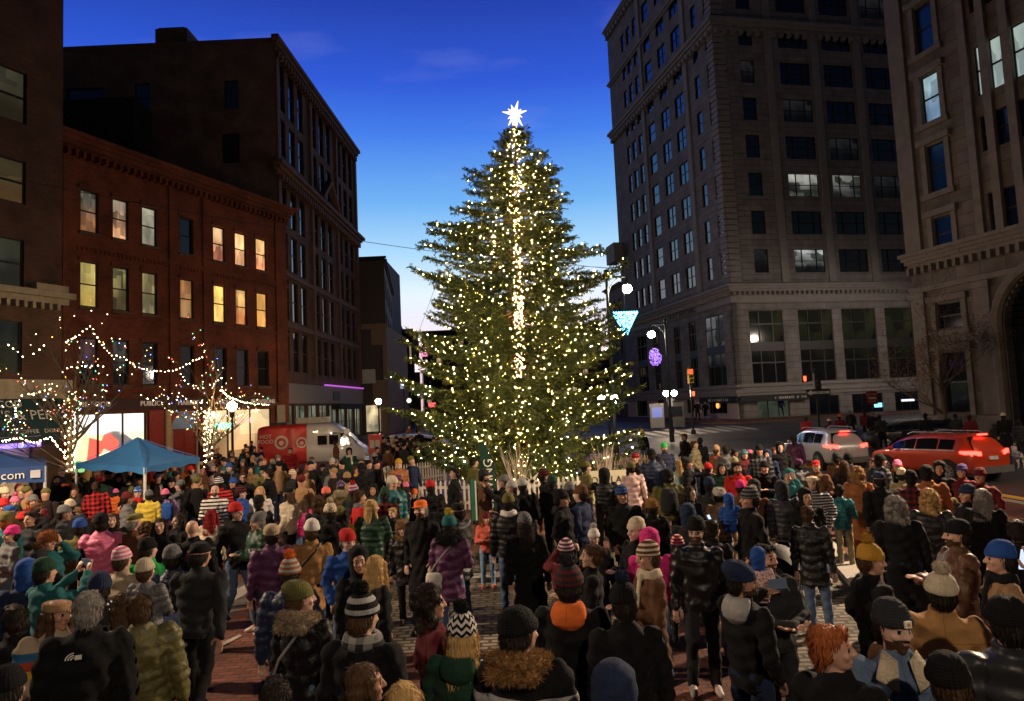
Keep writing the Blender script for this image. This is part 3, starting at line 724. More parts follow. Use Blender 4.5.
trim(FB, root, 'cornice', 0, FB.len, zc_-.4, zc_+.5, .45, bank_trim, 4, .35)
trim(FB, root, 'string_course', 0, FB.len, zc_-1.9, zc_-1.6, .15, bank_trim)
trim(FB, root, 'base_course', 0, sa-.6, -.2, 1.5, .25, bank_trim, 1, end=False)
for (a, c, e, g) in up+lo_:
    b = MB(); b.box((a-.35, -.14, e-.1), (a-.03, -.003, g+.1)); b.box((c+.03, -.14, e-.1), (c+.35, -.003, g+.1)); b.box((a-.5, -.3, g+.103), (c+.5, -.003, g+.45)); b.box((a-.5, -.25, e-.4), (c+.5, -.003, e-.103)); FB.add('window_surround', b, bank_trim, root)
for x in (0.0, FB.px(966, 60)[0]-.2, (gcols[0][1]+gcols[1][0])/2-.22, (gcols[1][1]+gcols[2][0])/2-.22):
    b = MB(); w = 1.1 if x == 0 else .45
    b.box((x, -.25, zc_+.55), (x+w, -.003, 35)); FB.add('pilaster', b, bank_trim, root)
for x in (.0, lo_[1][1]+.9):
    b = MB(); b.box((x, -.2, 1.55), (x+.9, -.003, zc_-2.0)); b.box((x-.1, -.3, zc_-2.3), (x+1.0, -.004, zc_-1.95)); FB.add('pilaster', b, bank_trim, root)
b = MB(); b.box((.0, .6, -.3), (FB.len, 16, 35.8)); FB.add('side_walls', b, bank_stone, root)
# ---------------------------------------------------------------- ground
def sheet(name, poly, off, mat, thick=0.0, label=None):
    """a horizontal sheet clipped to POLY (convex or not), following the slope of the street, OFF above it"""
    import bmesh
    bm = bmesh.new(); vs = [bm.verts.new((x, y, 0)) for x, y in poly]; bm.faces.new(vs)
    ys = [y for _, y in poly]; y = 36.0
    while y <= 62.5:
        if min(ys) < y < max(ys):
            bmesh.ops.bisect_plane(bm, geom=bm.verts[:]+bm.edges[:]+bm.faces[:], plane_co=(0, y, 0), plane_no=(0, 1, 0))
        y += 2.0
    if thick:
        r = bmesh.ops.extrude_face_region(bm, geom=bm.faces[:])
        for v in r['geom']:
            if isinstance(v, bmesh.types.BMVert): v.co.z += thick
    for v in bm.verts: v.co.z += off+ground(v.co.y)
    bmesh.ops.recalc_face_normals(bm, faces=bm.faces[:])
    me = bpy.data.meshes.new(name); bm.to_mesh(me); bm.free()
    if not thick and me.polygons and me.polygons[0].normal.z < 0: me.flip_normals()
    o = link(name, me, mat); o['kind'] = 'structure'; return o
def asphalt():
    mt, n, l, b = nmat('asphalt'); t = n.new('ShaderNodeTexCoord')
    z = n.new('ShaderNodeTexNoise'); z.inputs['Scale'].default_value = .35; z.inputs['Detail'].default_value = 8; l.new(t.outputs['Object'], z.inputs['Vector'])
    r = n.new('ShaderNodeValToRGB'); l.new(z.outputs['Fac'], r.inputs[0]); r.color_ramp.elements[0].position = .3; r.color_ramp.elements[0].color = (.035, .034, .036, 1); r.color_ramp.elements[1].position = .7; r.color_ramp.elements[1].color = (.075, .072, .072, 1)
    z2 = n.new('ShaderNodeTexNoise'); z2.inputs['Scale'].default_value = 60; l.new(t.outputs['Object'], z2.inputs['Vector'])
    bp = n.new('ShaderNodeBump'); bp.inputs['Distance'].default_value = .01; l.new(z2.outputs['Fac'], bp.inputs['Height']); l.new(bp.outputs[0], b.inputs['Normal'])
    l.new(r.outputs[0], b.inputs['Base Color'])
    m_ = n.new('ShaderNodeMapRange'); l.new(z.outputs['Fac'], m_.inputs['Value']); m_.inputs['To Min'].default_value = .75; m_.inputs['To Max'].default_value = .45; l.new(m_.outputs[0], b.inputs['Roughness'])
    return mt
asph = asphalt()
paver = brickmat('paver_brick', (.22, .075, .045), (.15, .05, .032), (.07, .045, .035), bw=.21, bh=.105, axes='XY', msize=.012, bump=.008, rough=.6, stain=.55)
paver2 = brickmat('sidewalk_brick', (.19, .075, .05), (.15, .06, .04), (.08, .05, .04), bw=.21, bh=.105, axes='XY', msize=.012, rough=.65, stain=.5)
cobble = brickmat('cobble', (.27, .225, .165), (.19, .16, .12), (.06, .05, .04), bw=.24, bh=.13, axes='XY', msize=.028, bump=.035, rough=.6, stain=.5)
granite = plain('granite_kerb', (.33, .30, .26), .65, var=.15, scale=14, bump=.004)
sheet('ground', [(-400, -60), (400, -60), (400, 700), (-400, 700)], -.124, asph)
sheet('plaza', [(-24, -8), (13, -8), (13.2, 19.5), (10.5, 27), (8, 37), (2, 44), (-12.2, 46), (-13.5, 62), (-16, 62), (-16, 46.5), (-24, 33)], -.12, paver, thick=.12)
sheet('kerb', [(13.003, -8), (13.3, -8), (13.5, 19.6), (10.8, 27.1), (8.2, 37.2), (2.1, 44.3), (2.0, 44.003), (8.003, 37.003), (10.503, 27.0), (13.203, 19.5)], -.12, granite, thick=.125)
# cobbled path with granite edging, and a cobbled cross band
sheet('cobble_path', [(1.9, -2), (4.35, -2), (4.75, 9.6), (5.35, 12.0), (8.3, 24), (5.9, 24), (3.0, 12)], .004, cobble)
sheet('granite_edging', [(4.38, -2), (4.78, -2), (5.2, 9.6), (5.8, 12), (8.7, 24), (8.34, 24), (5.4, 12), (4.8, 9.6)], .002, granite, thick=.09)
sheet('cobble_band', [(-3.2, 9.6), (1.8, 9.3), (2.9, 12), (3.6, 15), (-2.4, 15.6)], .008, cobble)
sheet('step', [(-2.6, 13.15), (1.2, 12.95), (1.2, 13.35), (-2.6, 13.55)], .010, granite, thick=.08)
p = [on_ground(*q).xy for q in ((186, 612), (196, 622), (262, 586), (258, 580))]
sheet('granite_band', p, .012, granite)
p = [on_ground(*q).xy for q in ((120, 625), (205, 570), (262, 588), (190, 660))]
sheet('asphalt_patch', [tuple(v) for v in p], .004, plain('dark_setts', (.075, .065, .055), .7, bump=.01, scale=20))
p = [on_ground(*q).xy for q in ((205, 652), (207, 655), (242, 637), (240, 635))]
sheet('granite_band', p, .016, granite)
white_paint = plain('road_paint', (.36, .35, .33), .6, var=.2, scale=9)
yellow_paint = plain('yellow_paint', (.62, .36, .05), .6, var=.2, scale=9)
for i in range(9):
    x = 9.2+i*1.05; y = 50.0+i*.3
    sheet('crosswalk_stripe', [(x, y), (x+.55, y+.1), (x-.2, y+4.2), (x-.75, y+4.1)], -.116, white_paint)
a = on_ground(620, 452, -.12); 
for q in (((688, 455), (760, 452), (760, 450), (688, 453)), ((640, 437), (700, 437), (700, 436), (640, 436))):
    p = [on_ground(*v, -.12).xy for v in q]; sheet('road_line', [tuple(v) for v in p], -.116, white_paint)
p = [on_ground(*v, -.12).xy for v in ((996, 493), (1060, 503), (1060, 506.5), (996, 496))]; sheet('yellow_line', [tuple(v) for v in p], -.116, yellow_paint)
p = [on_ground(*v, -.12).xy for v in ((790, 461), (900, 471), (900, 477), (790, 466))]; sheet('yellow_line', [tuple(v) for v in p], -.116, yellow_paint)
# far pavements
d = FL.d; n_ = FL.n; c0 = FL.p0-d*6; c1 = FL.p1
w = 5.5
k1 = c1+n_*w; k0 = c0+n_*w; rn = FR.n
sheet('pavement', [tuple((c0).xy), tuple(k0.xy), tuple((c1+n_*w+rn*w*.6).xy), tuple((c1+n_*w*.6+rn*w).xy), tuple((FR.p1+rn*w).xy), tuple(FR.p1.xy), tuple(c1.xy)], -.12, paver2, thick=.12)
sheet('pavement', [tuple(FB.p0.xy), tuple((FB.p0+FB.n*5).xy), tuple((FB.p1+FB.n*5).xy), tuple(FB.p1.xy)], -.12, paver2, thick=.12)
# ---------------------------------------------------------------- big christmas tree
rng = np.random.default_rng(11)
TC = Vector((0.12, 26.0, 0)); TOPZ = 13.45
prof_z = np.array([0.7, 1.0, 1.8, 3.6, 5.3, 6.6, 7.7, 8.3, 9.4, 10.7, 12.0, 12.9, 13.5])
prof_r = np.array([3.0, 3.9, 4.3, 4.45, 4.4, 4.3, 4.1, 3.55, 2.85, 2.05, 1.15, .52, .08])
tree_root = empty('christmas_tree', TC, 'huge christmas tree covered in warm white lights with a glowing star on top', 'christmas tree')
b = MB(); b.smooth = True
b.tube([(0, 0, -.1), (0.02, 0, 4), (-.03, .02, 9), (0, 0, 13.4)], [.26, .2, .11, .03], 12)
b.build('trunk', plain('fir_bark', (.10, .07, .045), .9, var=.3, bump=.02, scale=12), tree_root)
limb = MB(); Pn = []; Dn = []; Sn = []; tips = []; bul = []
z = .75
while z < 13.35:
    Rz = float(np.interp(z, prof_z, prof_r))
    nb_ = int(7 + (13.4-z)*.24)
    a0 = rng.uniform(0, 6.28)
    for k in range(nb_):
        az = a0+2*math.pi*k/nb_+rng.normal(0, .25)
        lump = 1+.13*math.sin(3*az+z*1.1)+.10*math.sin(5*az-z*2.3)
        Ln = Rz*lump*rng.choice([rng.uniform(.5, .8), rng.uniform(.8, .99)], p=[.35, .65])
        droop = -.26 if z < 8 else -.02
        rise = (.34 if z > 10.5 else .13)*rng.uniform(.3, 1.3)
        pts = []; zo = rng.normal(0, .2)*min(1, (13.6-z)/3)
        for s_ in np.linspace(0, 1, 7):
            rr = Ln*s_; zz = z+zo+Ln*(droop*math.sin(s_*2.6)*.6+rise*s_*s_*.75)
            wob = .06*Ln*math.sin(s_*5+az*7)
            pts.append(Vector((rr*math.cos(az)-wob*math.sin(az), rr*math.sin(az)+wob*math.cos(az), zz)))
        limb.tube(pts, [max(.006, .03*Ln/3*(1-i/6.3)) for i in range(7)], 4, cap=False)
        # lateral twigs with needle sprays
        nt_ = max(5, int(Ln/.105))
        for s_ in np.linspace(.16, 1.0, nt_):
            i = min(5, int(s_*6)); f_ = s_*6-i; p = pts[i].lerp(pts[i+1], f_)
            d = (pts[i+1]-pts[i]).normalized(); side = Vector((-d.y, d.x, 0)).normalized()
            if abs(p.x) < .28 and p.y < 0 and rng.random() < .45: continue
            if s_ < .45 and z > 4.5 and rng.random() < .6: continue
            for sg in (-1, 1):
                tl = (.20+.62*(1-s_)*min(1, Ln/3)+.06)*rng.uniform(.5, 1.3)
                td = (side*sg*.85+d*.75+Vector((0, 0, rng.uniform(-.45, .30)))).normalized()
                m_ = max(1, int(tl/.115))
                for j in range(m_):
                    Pn.append(p+td*(tl*(j+.5)/m_)); Dn.append(td); Sn.append(rng.uniform(.8, 1.3))
            Pn.append(p); Dn.append(d); Sn.append(1.1)
        tips.append((pts, Ln, az))
    z += .165+.02*rng.random()+.006*(13-z)
limb.build('branches', plain('fir_twig', (.09, .06, .035), .9), tree_root)
P_ = np.array([tuple(p) for p in Pn]); D_ = np.array([tuple(p) for p in Dn]); S_ = np.array(Sn)
print('sprays', len(P_))
KN = 7
P2 = np.repeat(P_, KN, 0); D2 = np.repeat(D_, KN, 0); S2 = np.repeat(S_, KN)
M_ = len(P2)
jit = rng.normal(0, 1, (M_, 3)); ax = D2*1.0+jit*.62; ax /= np.linalg.norm(ax, axis=1)[:, None]
pe = np.cross(ax, rng.normal(0, 1, (M_, 3))); pe /= np.linalg.norm(pe, axis=1)[:, None]
ln_ = (.075+.05*rng.random(M_))*S2; wd = .011+.008*rng.random(M_)
c_ = P2+D2*(rng.uniform(-.06, .06, M_))[:, None]
v0 = c_-pe*wd[:, None]*.5; v1 = c_+pe*wd[:, None]*.5
v2 = c_+ax*(ln_*.7)[:, None]+pe*wd[:, None]; v3 = c_+ax*(ln_)[:, None]; v4 = c_+ax*(ln_*.7)[:, None]-pe*wd[:, None]
V = np.stack([v0, v1, v2, v3, v4], 1).reshape(-1, 3)
me = bpy.data.meshes.new('crown'); me.vertices.add(len(V)); me.vertices.foreach_set('co', V.astype(np.float32).ravel())
me.loops.add(5*M_); me.loops.foreach_set('vertex_index', np.arange(5*M_, dtype=np.int32))
me.polygons.add(M_); me.polygons.foreach_set('loop_start', np.arange(0, 5*M_, 5, dtype=np.int32)); me.polygons.foreach_set('loop_total', np.full(M_, 5, dtype=np.int32))
me.update(calc_edges=True)
def needle():
    mt, n, l, b_ = nmat('fir_needles'); t = n.new('ShaderNodeTexCoord')
    z_ = n.new('ShaderNodeTexNoise'); z_.inputs['Scale'].default_value = 1.6; z_.inputs['Detail'].default_value = 4; l.new(t.outputs['Object'], z_.inputs['Vector'])
    r_ = n.new('ShaderNodeValToRGB'); l.new(z_.outputs['Fac'], r_.inputs[0]); r_.color_ramp.elements[0].position = .35; r_.color_ramp.elements[0].color = (.04, .085, .022, 1)
    r_.color_ramp.elements[1].position = .68; r_.color_ramp.elements[1].color = (.11, .15, .04, 1); l.new(r_.outputs[0], b_.inputs['Base Color']); b_.inputs['Roughness'].default_value = .55
    return mt
link('crown', me, needle(), tree_root)

# light strings: bulbs sit on the branches
ICO = [(0, 0, 1), (.894, 0, .447), (.276, .851, .447), (-.724, .526, .447), (-.724, -.526, .447), (.276, -.851, .447), (.724, .526, -.447), (-.276, .851, -.447), (-.894, 0, -.447), (-.276, -.851, -.447), (.724, -.526, -.447), (0, 0, -1)]
ICF = [(0,1,2),(0,2,3),(0,3,4),(0,4,5),(0,5,1),(1,6,2),(2,7,3),(3,8,4),(4,9,5),(5,10,1),(2,6,7),(3,7,8),(4,8,9),(5,9,10),(1,10,6),(6,11,7),(7,11,8),(8,11,9),(9,11,10),(10,11,6)]
ICO = np.array(ICO); ICF = np.array(ICF)
def bulbs_mesh(name, pts, rad, mats=None, cols=None, wire=None, wire_mat=None):
    pts = np.array([tuple(p) for p in pts]); n = len(pts)
    rad = np.full(n, rad) if np.isscalar(rad) else np.array(rad)
    V = (pts[:, None, :]+ICO[None]*rad[:, None, None]).reshape(-1, 3); F = (ICF[None]+12*np.arange(n)[:, None, None]).reshape(-1, 3)
    b = MB(); b.v = [tuple(v) for v in V]; b.f = [tuple(int(i) for i in f) for f in F]
    b.mi = [0]*len(b.f) if cols is None else [int(c) for c in np.repeat(cols, 20)]
    nm = 1 if not isinstance(mats, (list, tuple)) else len(mats)
    if wire:
        for w in wire:
            if len(w) > 1: b.tube(w, .006, 3, mi=nm, cap=False)
    me = b.mesh(name)
    for m_ in (mats if isinstance(mats, (list, tuple)) else [mats]): me.materials.append(m_)
    if wire: me.materials.append(wire_mat or frame_dark)
    return me
warm = emis('bulb_warm', (1, .50, .13), 150); warm_white = emis('bulb_soft', (1, .64, .26), 130); cool_b = emis('bulb_cool', (.85, .92, 1), 50)
tree_w = emis('bulb_tree', (1, .72, .36), 14); garl_w = emis('bulb_garland', (1, .72, .36), 30)
colb = [emis('bulb_red', (1, .08, .05), 9), emis('bulb_blue', (.12, .2, 1), 9), emis('bulb_green', (.1, 1, .45), 7), emis('bulb_amber', (1, .4, .06), 9)]
strings = [[] for _ in range(10)]
for (pts, Ln, az) in tips:
    if math.sin(az) > .55 and rng.random() < .6: continue
    for s_ in np.arange(.3, 1.0, .30/max(Ln, .4)):
        s2 = min(.99, s_+rng.uniform(-.05, .05)); i = min(5, int(s2*6)); p = pts[i].lerp(pts[i+1], s2*6-i)
        o_ = Vector(rng.normal(0, .06, 3)); 
        strings[min(9, int(p.z/13.6*10))].append(p+o_+Vector((0, 0, .04)))
for i, ps in enumerate(strings):
    if not ps: continue
    ps.sort(key=lambda p: math.atan2(p.y, p.x))
    cols = rng.choice(3, len(ps), p=[.66, .26, .08])
    o = link('light_string', bulbs_mesh('light_string', ps, rng.uniform(.009, .020, len(ps)), [warm, warm_white, cool_b], cols), None, tree_root)
    o['kind'] = 'stuff'
print('bulbs', sum(len(s) for s in strings))
tb_pts = []; z = .5; a = 0
while z < 11.5:
    for _ in range(2):
        rr = .24*(1-z/18); a += 2.4; tb_pts.append(Vector((rr*math.cos(a)+rng.normal(0, .03), -abs(rr*math.sin(a))-.05 if rng.random() < .75 else rr*math.sin(a), z+rng.normal(0, .02))))
    z += .027 if z < 7.5 else .06
o = link('trunk_light_wrap', bulbs_mesh('trunk_light_wrap', tb_pts, rng.uniform(.010, .018, len(tb_pts)), [warm, warm_white], rng.choice(2, len(tb_pts)), wire=[tb_pts], wire_mat=frame_dark), None, tree_root); o['kind'] = 'stuff'
# star
b = MB(); cz = 13.75
for k in range(11):
    a = k*2*math.pi/11+.25; L_ = [.52, .34, .46, .3, .5, .34, .5, .3, .48, .33, .42][k]
    tip = Vector((L_*math.sin(a), .12*math.sin(k*2.1), L_*math.cos(a)))
    s1 = Vector((.10*math.sin(a+1.57), 0, .10*math.cos(a+1.57)))
    c0_ = Vector((0, 0, cz+.12)); b.loft([[c0_+s1, c0_+Vector((0, .08, 0)), c0_-s1, c0_-Vector((0, .08, 0))], [c0_+tip+s1*.12, c0_+tip+Vector((0, .01, 0)), c0_+tip-s1*.12, c0_+tip-Vector((0, .01, 0))]])
b.build('star', emis('star_glow', (1, .74, .66), 1.6), tree_root)
b = MB(); b.cyl((0, 0, 13.3), .1, .5, 10); b.build('star_post', emis('star_glow', (1, .74, .66), 1.6), tree_root)

tree_root.rotation_euler = (0, R(1.6), 0); tree_root.scale = (1, 1, 1.03)
# ---------------------------------------------------------------- picket fence ring, signs, planters
white_fence = plain('white_fence', (.72, .68, .6), .6, var=.08)
ring = []
for k in range(10):
    a = math.pi*2*(k+.5)/10; ring.append(Vector((TC.x+5.6*math.cos(a), TC.y+.3+5.4*math.sin(a), 0)))
side_names = ['right rear', 'rear right', 'rear middle', 'rear left', 'left rear', 'left', 'front left', 'front middle', 'front right', 'right']
for k in range(10):
    A, B_ = ring[k], ring[(k+1) % 10]; d = B_-A; ln = d.length; d.normalize()
    if (A.y+B_.y)/2 > TC.y+3.8: continue
    root = empty('picket_fence', A, 'white picket fence panel at the %s of the christmas tree enclosure' % side_names[(k) % 10], 'fence', 'white picket fence round the christmas tree', math.atan2(d.y, d.x))
    x = .05
    pk = MB(); pk.box((-.02, -.012, .12), (.05, .012, .92)); pk.poly([(-.02, -.012, .92), (.05, -.012, .92), (.015, -.012, 1.0)]); pk.poly([(.05, .012, .92), (-.02, .012, .92), (.015, .012, 1.0)]); pk.quad((-.02, -.012, .92), (.015, -.012, 1.0), (.015, .012, 1.0), (-.02, .012, .92)); pk.quad((.015, -.012, 1.0), (.05, -.012, .92), (.05, .012, .92), (.015, .012, 1.0))
    me = pk.mesh('picket'); me.materials.append(white_fence)
    while x < ln-.1:
        o = bpy.data.objects.new('picket', me); COL.objects.link(o); o.parent = root; o.location = (x, 0, 0); x += .155
    for zz in (.28, .74):
        r_ = MB(); r_.box((0, .014, zz), (ln, .05, zz+.08)); r_.build('rail', white_fence, root)
    for xx in (0, ln-.09):
        r_ = MB(); r_.box((xx, .052, 0), (xx+.09, .14, 1.02)); r_.build('post', white_fence, root)
# sign hung on the fence, white board with lettering
sg = on_ground(612, 492); S0 = Vector((sg.x, 20.1, 0))
root = empty('fence_sign', (at_y(612, 462, 19.9).x, 19.9, 0), 'white sign board standing before the fence right of the tree trunk', 'sign')
b = MB(); b.box((-.85, -.03, .35), (.85, .0, 1.25)); b.build('board', plain('sign_cream', (.66, .62, .42), .6, var=.05), root)
b = MB(); b.box((-.8, .003, 0), (-.72, .06, 1.3)); b.box((.72, .003, 0), (.8, .06, 1.3)); b.build('legs', white_fence, root)
o = link('sign_lettering', text_mesh('PORTLAND', .28, .004), plain('letter_black', (.02, .02, .02), .6), root); o.location = (-.05, -.036, .98); o.rotation_euler = (R(90), 0, 0)
# star-shaped snowflake decoration by the fence
root = empty('snowflake_ornament', (at_y(531, 478, 20.0).x, 20.0, 0), 'white wooden snowflake decoration in front of the tree fence', 'decoration')
b = MB()
for k in range(4):
    a = k*math.pi/4+.1; c = Vector((0, 0, 1.0)); e = Vector((.36*math.cos(a), 0, .36*math.sin(a))); b.loft([[c-e+Vector((0, -.02, 0)), c-e+Vector((0, .02, 0)), c-e*.98+Vector((.02, .02, .02)), c-e*.98+Vector((.02, -.02, .02))], [c+Vector((.07, -.02, .0)), c+Vector((.07, .02, 0)), c+Vector((-.02, .02, .07)), c+Vector((-.02, -.02, .07))], [c+e+Vector((0, -.02, 0)), c+e+Vector((0, .02, 0)), c+e*.98+Vector((.02, .02, .02)), c+e*.98+Vector((.02, -.02, .02))]])
b.build('rays', white_fence, root); b = MB(); b.tube([(0, -.04, 0), (0, -.04, .7)], .025); b.build('stake', white_fence, root)
# feather banner
root = empty('feather_banner', (at_y(497, 500, 18.6).x, 18.6, 0), 'dark green feather banner with white upright lettering at the fence', 'banner', rz=0)
b = MB(); zz = [0.5+.14*i for i in range(12)]
pts = []; 
for i in range(13):
    t = i/12; z_ = .3+1.95*t; w = .36*(1-max(0, t-.55)**2*3.4)
    xl = -.34-.08*t; pts.append(((xl, 0, z_), (xl+w, .02*math.sin(i), z_)))
for i in range(12): b.quad(pts[i][0], pts[i][1], pts[i+1][1], pts[i+1][0]); b.quad((pts[i][0][0], .012, pts[i][0][2]), (pts[i+1][0][0], .012, pts[i+1][0][2]), (pts[i+1][1][0], .014, pts[i+1][1][2]), (pts[i][1][0], .014, pts[i][1][2]))
b.build('flag', plain('banner_green', (.006, .055, .03), .7, var=.1), root)
b = MB(); b.tube([(p[1][0]+.015, .03, p[1][2]) for p in [((0, 0, 0), (pts[0][1][0], 0, 0))]+pts], .014, 6); b.build('pole', frame_dark, root)
o = link('lettering', text_mesh('SERVING', .33, .004, 1.0, 'CENTER'), white_l, root); o.location = (-.19, -.02, 1.18); o.rotation_euler = (R(90), R(-90), 0)
root = empty('feather_banner', (at_y(474, 500, 18.2).x, 18.2, 0), 'narrow green banner with white edge beside the bearded man at the fence', 'banner')
b = MB(); b.box((-.07, 0, .3), (.03, .012, 1.35)); b.build('flag', plain('banner_teal', (.01, .16, .10), .7), root); b = MB(); b.box((.033, -.002, .3), (.07, .014, 1.3)); b.build('edge', white_fence, root)
b = MB(); b.tube([(-.085, 0, 0), (-.085, 0, 1.4)], .012); b.build('pole', frame_dark, root)
# planters with white twigs
twig_m = plain('white_twig', (.62, .52, .42), .6)
for (px_, Y, lab) in ((603, 20.6, 'bunch of pale lit twigs in a planter right of the tree'), (516, 21.4, 'bunch of pale lit twigs in a planter by the tree trunk')):
    root = empty('twig_planter', (at_y(px_, 450, Y).x, Y, 0), lab, 'planter'); b = MB(); b.tube([(0, 0, 0), (0, 0, .6)], [.26, .34], 14); b.build('pot', plain('pot_dark', (.05, .045, .04), .7), root)
    b = MB(); rn_ = random.Random(px_)
    for k in range(26):
        a = rn_.uniform(0, 6.28); sp_ = rn_.uniform(.1, .55); h = rn_.uniform(.9, 1.5)
        p0 = Vector((.1*math.cos(a), .1*math.sin(a), .55)); p1 = Vector((sp_*.6*math.cos(a), sp_*.6*math.sin(a), .55+h*.5)); p2 = Vector((sp_*math.cos(a+.2), sp_*math.sin(a+.2), .55+h))
        b.tube([p0, p1, p2], [.012, .009, .004], 4); b.tube([p1, p1+Vector((rn_.uniform(-.2, .2), rn_.uniform(-.2, .2), h*.35))], [.007, .003], 3)
    b.build('twigs', twig_m, root)

# ---------------------------------------------------------------- street lamps
lamp_metal = plain('lamp_metal', (.02, .025, .022), .45, .6)
def globe(name, c, r, mat, parent):
    b = MB(); b.smooth = True; b.ball(c, r, seg=16, rings=12); return b.build(name, mat, parent)
glow_warm = emis('lamp_globe_warm', (1, .62, .28), 160)
glow_white = emis('lamp_globe_white', (1, .76, .52), 160)
def post_lamp(x, y, h, label, mat, r=.17, double=False, garland=False, group='globe lamps on dark posts'):
    root = empty('street_lamp', (x, y, ground(y)), label, 'street lamp', group)
    b = MB(); b.smooth = False
    b.tube([(0, 0, 0), (0, 0, .35), (0, 0, .5), (0, 0, .9)], [.16, .15, .09, .08], 10); b.tube([(0, 0, .9), (0, 0, h-.3)], [.065, .05], 10); b.build('post', lamp_metal, root)
    if double:
        b = MB(); b.tube([(-.3, 0, h-.15), (-.28, 0, h-.35), (0, 0, h-.42), (.28, 0, h-.35), (.3, 0, h-.15)], .03, 6); b.build('bracket', lamp_metal, root)
        for s in (-1, 1): globe('globe', (s*.3, 0, h+r*.8), r, mat, root)
    else:
        b = MB(); b.tube([(0, 0, h-.32), (0, 0, h-.1)], [.09, .12], 10); b.build('collar', lamp_metal, root); globe('globe', (0, 0, h+r*.8), r, mat, root)
        b = MB(); b.tube([(0, 0, h+r*1.75), (0, 0, h+r*2.3)], [.07, .01], 8); b.build('finial', lamp_metal, root)
    return root
p = at_y(232, 407, 30.5); post_lamp(p.x, 30.5, p.z-.12, 'bright warm globe lamp in front of the lit market shop', glow_warm, .2)
p = at_y(378.5, 402, 47); post_lamp(p.x, 47, p.z-.12-ground(47), 'globe lamp on a green post by the low tan stone shop', glow_warm, .2)
p = at_y(608, 398.5, 34); post_lamp(p.x, 34, p.z-.12, 'twin globe lamp glowing through the right side of the tree', glow_white, .17, True)
p = at_y(670, 394, 52); post_lamp(p.x, 52, p.z-.12-ground(52), 'twin globe lamp on the pavement before the pale side entrance', glow_white, .21, True)
b = MB(); q = at_y(670.5, 402, 51.7); b.box((q.x-.16, q.y, q.z-.3), (q.x+.16, q.y+.1, q.z+.3)); o = b.build('lamp_banner', emis('white_banner', (.9, .75, .65), .3)); tag(o, 'small pale lit banner hanging under the twin globe lamp', 'banner')
p = at_y(409, 401, 60); post_lamp(p.x, 60, p.z-.12-ground(60), 'small dim globe lamp far down the left street', emis('lamp_dim', (.8, .7, .55), 2), .2)
def arm_lamp(x, y, h, arm, label, mat, r=.2):
    root = empty('street_lamp', (x, y, ground(y)), label, 'street lamp', 'tall lamps with curved arms')
    b = MB(); b.tube([(0, 0, 0), (0, 0, .9), (0, 0, 1.0)], [.17, .15, .1], 10); b.tube([(0, 0, 1.0), (0, 0, h)], [.1, .075], 10); b.tube([(0, 0, h), (0, 0, h+.25)], [.14, .12], 8); b.build('post', lamp_metal, root)
    b = MB(); b.tube([(0, 0, h-.15), (arm*.5, 0, h-.12), (arm, 0, h-.15)], .05, 8)
    b.tube([(0, 0, h-1.1), (arm*.18, 0, h-.6), (arm*.45, 0, h-.3), (arm*.75, 0, h-.18)], .03, 6); b.build('arm', lamp_metal, root)
    b = MB(); b.tube([(arm, 0, h-.15), (arm, 0, h-.45), (arm, 0, h-.6)], [.06, .1, .16], 10); b.build('lamp_head', lamp_metal, root)
    globe('globe', (arm, 0, h-.6-r*.75), r, mat, root); return root
glow_arm = emis('lamp_arm_globe', (1, .84, .68), 220)
p = at_y(606, 271, 36); q = at_y(627, 287, 36); arm_lamp(p.x, 36, p.z-.2, q.x-p.x, 'tall dark lamp with its bright globe on an arm right of the tree', glow_arm, .24)
p = at_y(664.5, 319, 46); q = at_y(651, 329, 46); arm_lamp(p.x, 46, p.z-.2-ground(46), q.x-p.x, 'tall dark lamp with its arm over the oval purple ornament', glow_arm, .24)
# illuminated street ornaments
def ornament(name, label, P, pts, mat, r, cat='light decoration'):
    root = empty(name, P, label, cat); link('bulbs', bulbs_mesh('bulbs', pts, r, [mat]), None, root)['kind'] = 'stuff'
    return root
rn_ = random.Random(3); pts = []
for v in range(0, 40):
    w = .64*(.12+.88*(v/39)**1.15)
    for s in (-1, 1): pts.append((s*w, 0, .6+v/39*1.12))
    for k in range(int(w*22)): pts.append((rn_.uniform(-w, w), rn_.uniform(-.12, .12), .6+v/39*1.12))
for k in range(60): pts.append((-.63+1.26*k/59, 0, 1.74+.04*math.sin(k)))
q = at_y(627, 346, 36); o = ornament('bell_ornament', 'cyan lit flared bell decoration hanging under the tall lamp arm', (q.x, 36, q.z), pts, emis('cyan_bulb', (.14, .62, 1), 6), .03)
b = MB(); b.tube([(0, 0, 1.75), (0, 0, 3.05-.25)], .012, 4); b.build('hanger', frame_dark, o)
b = MB(); b.tube([(-.63, 0, 1.73), (.63, 0, 1.73)], .015, 4); b.tube([(-.58, 0, 1.72), (-.3, 0, 1.1), (0, 0, .58), (.3, 0, 1.1), (.58, 0, 1.72)], .015, 4); b.build('frame', frame_dark, o)
pts = [(.42*math.cos(a)*r_, rn_.uniform(-.05, .05), .58*math.sin(a)*r_) for a, r_ in [(rn_.uniform(0, 6.28), rn_.random()**.5) for _ in range(240)]]
q = at_y(655, 357, 46); o = ornament('oval_ornament', 'purple lit oval decoration on the second tall lamp', (q.x, 46, q.z), pts, emis('purple_bulb', (.36, .18, 1), 2.4), .026)
b = MB(); b.tube([(.44*math.cos(k*math.pi/12), 0, .6*math.sin(k*math.pi/12)) for k in range(25)], .02, 4); b.tube([(.4, 0, .2), (.62, 0, .2)], .02, 4); b.build('frame', frame_dark, o)

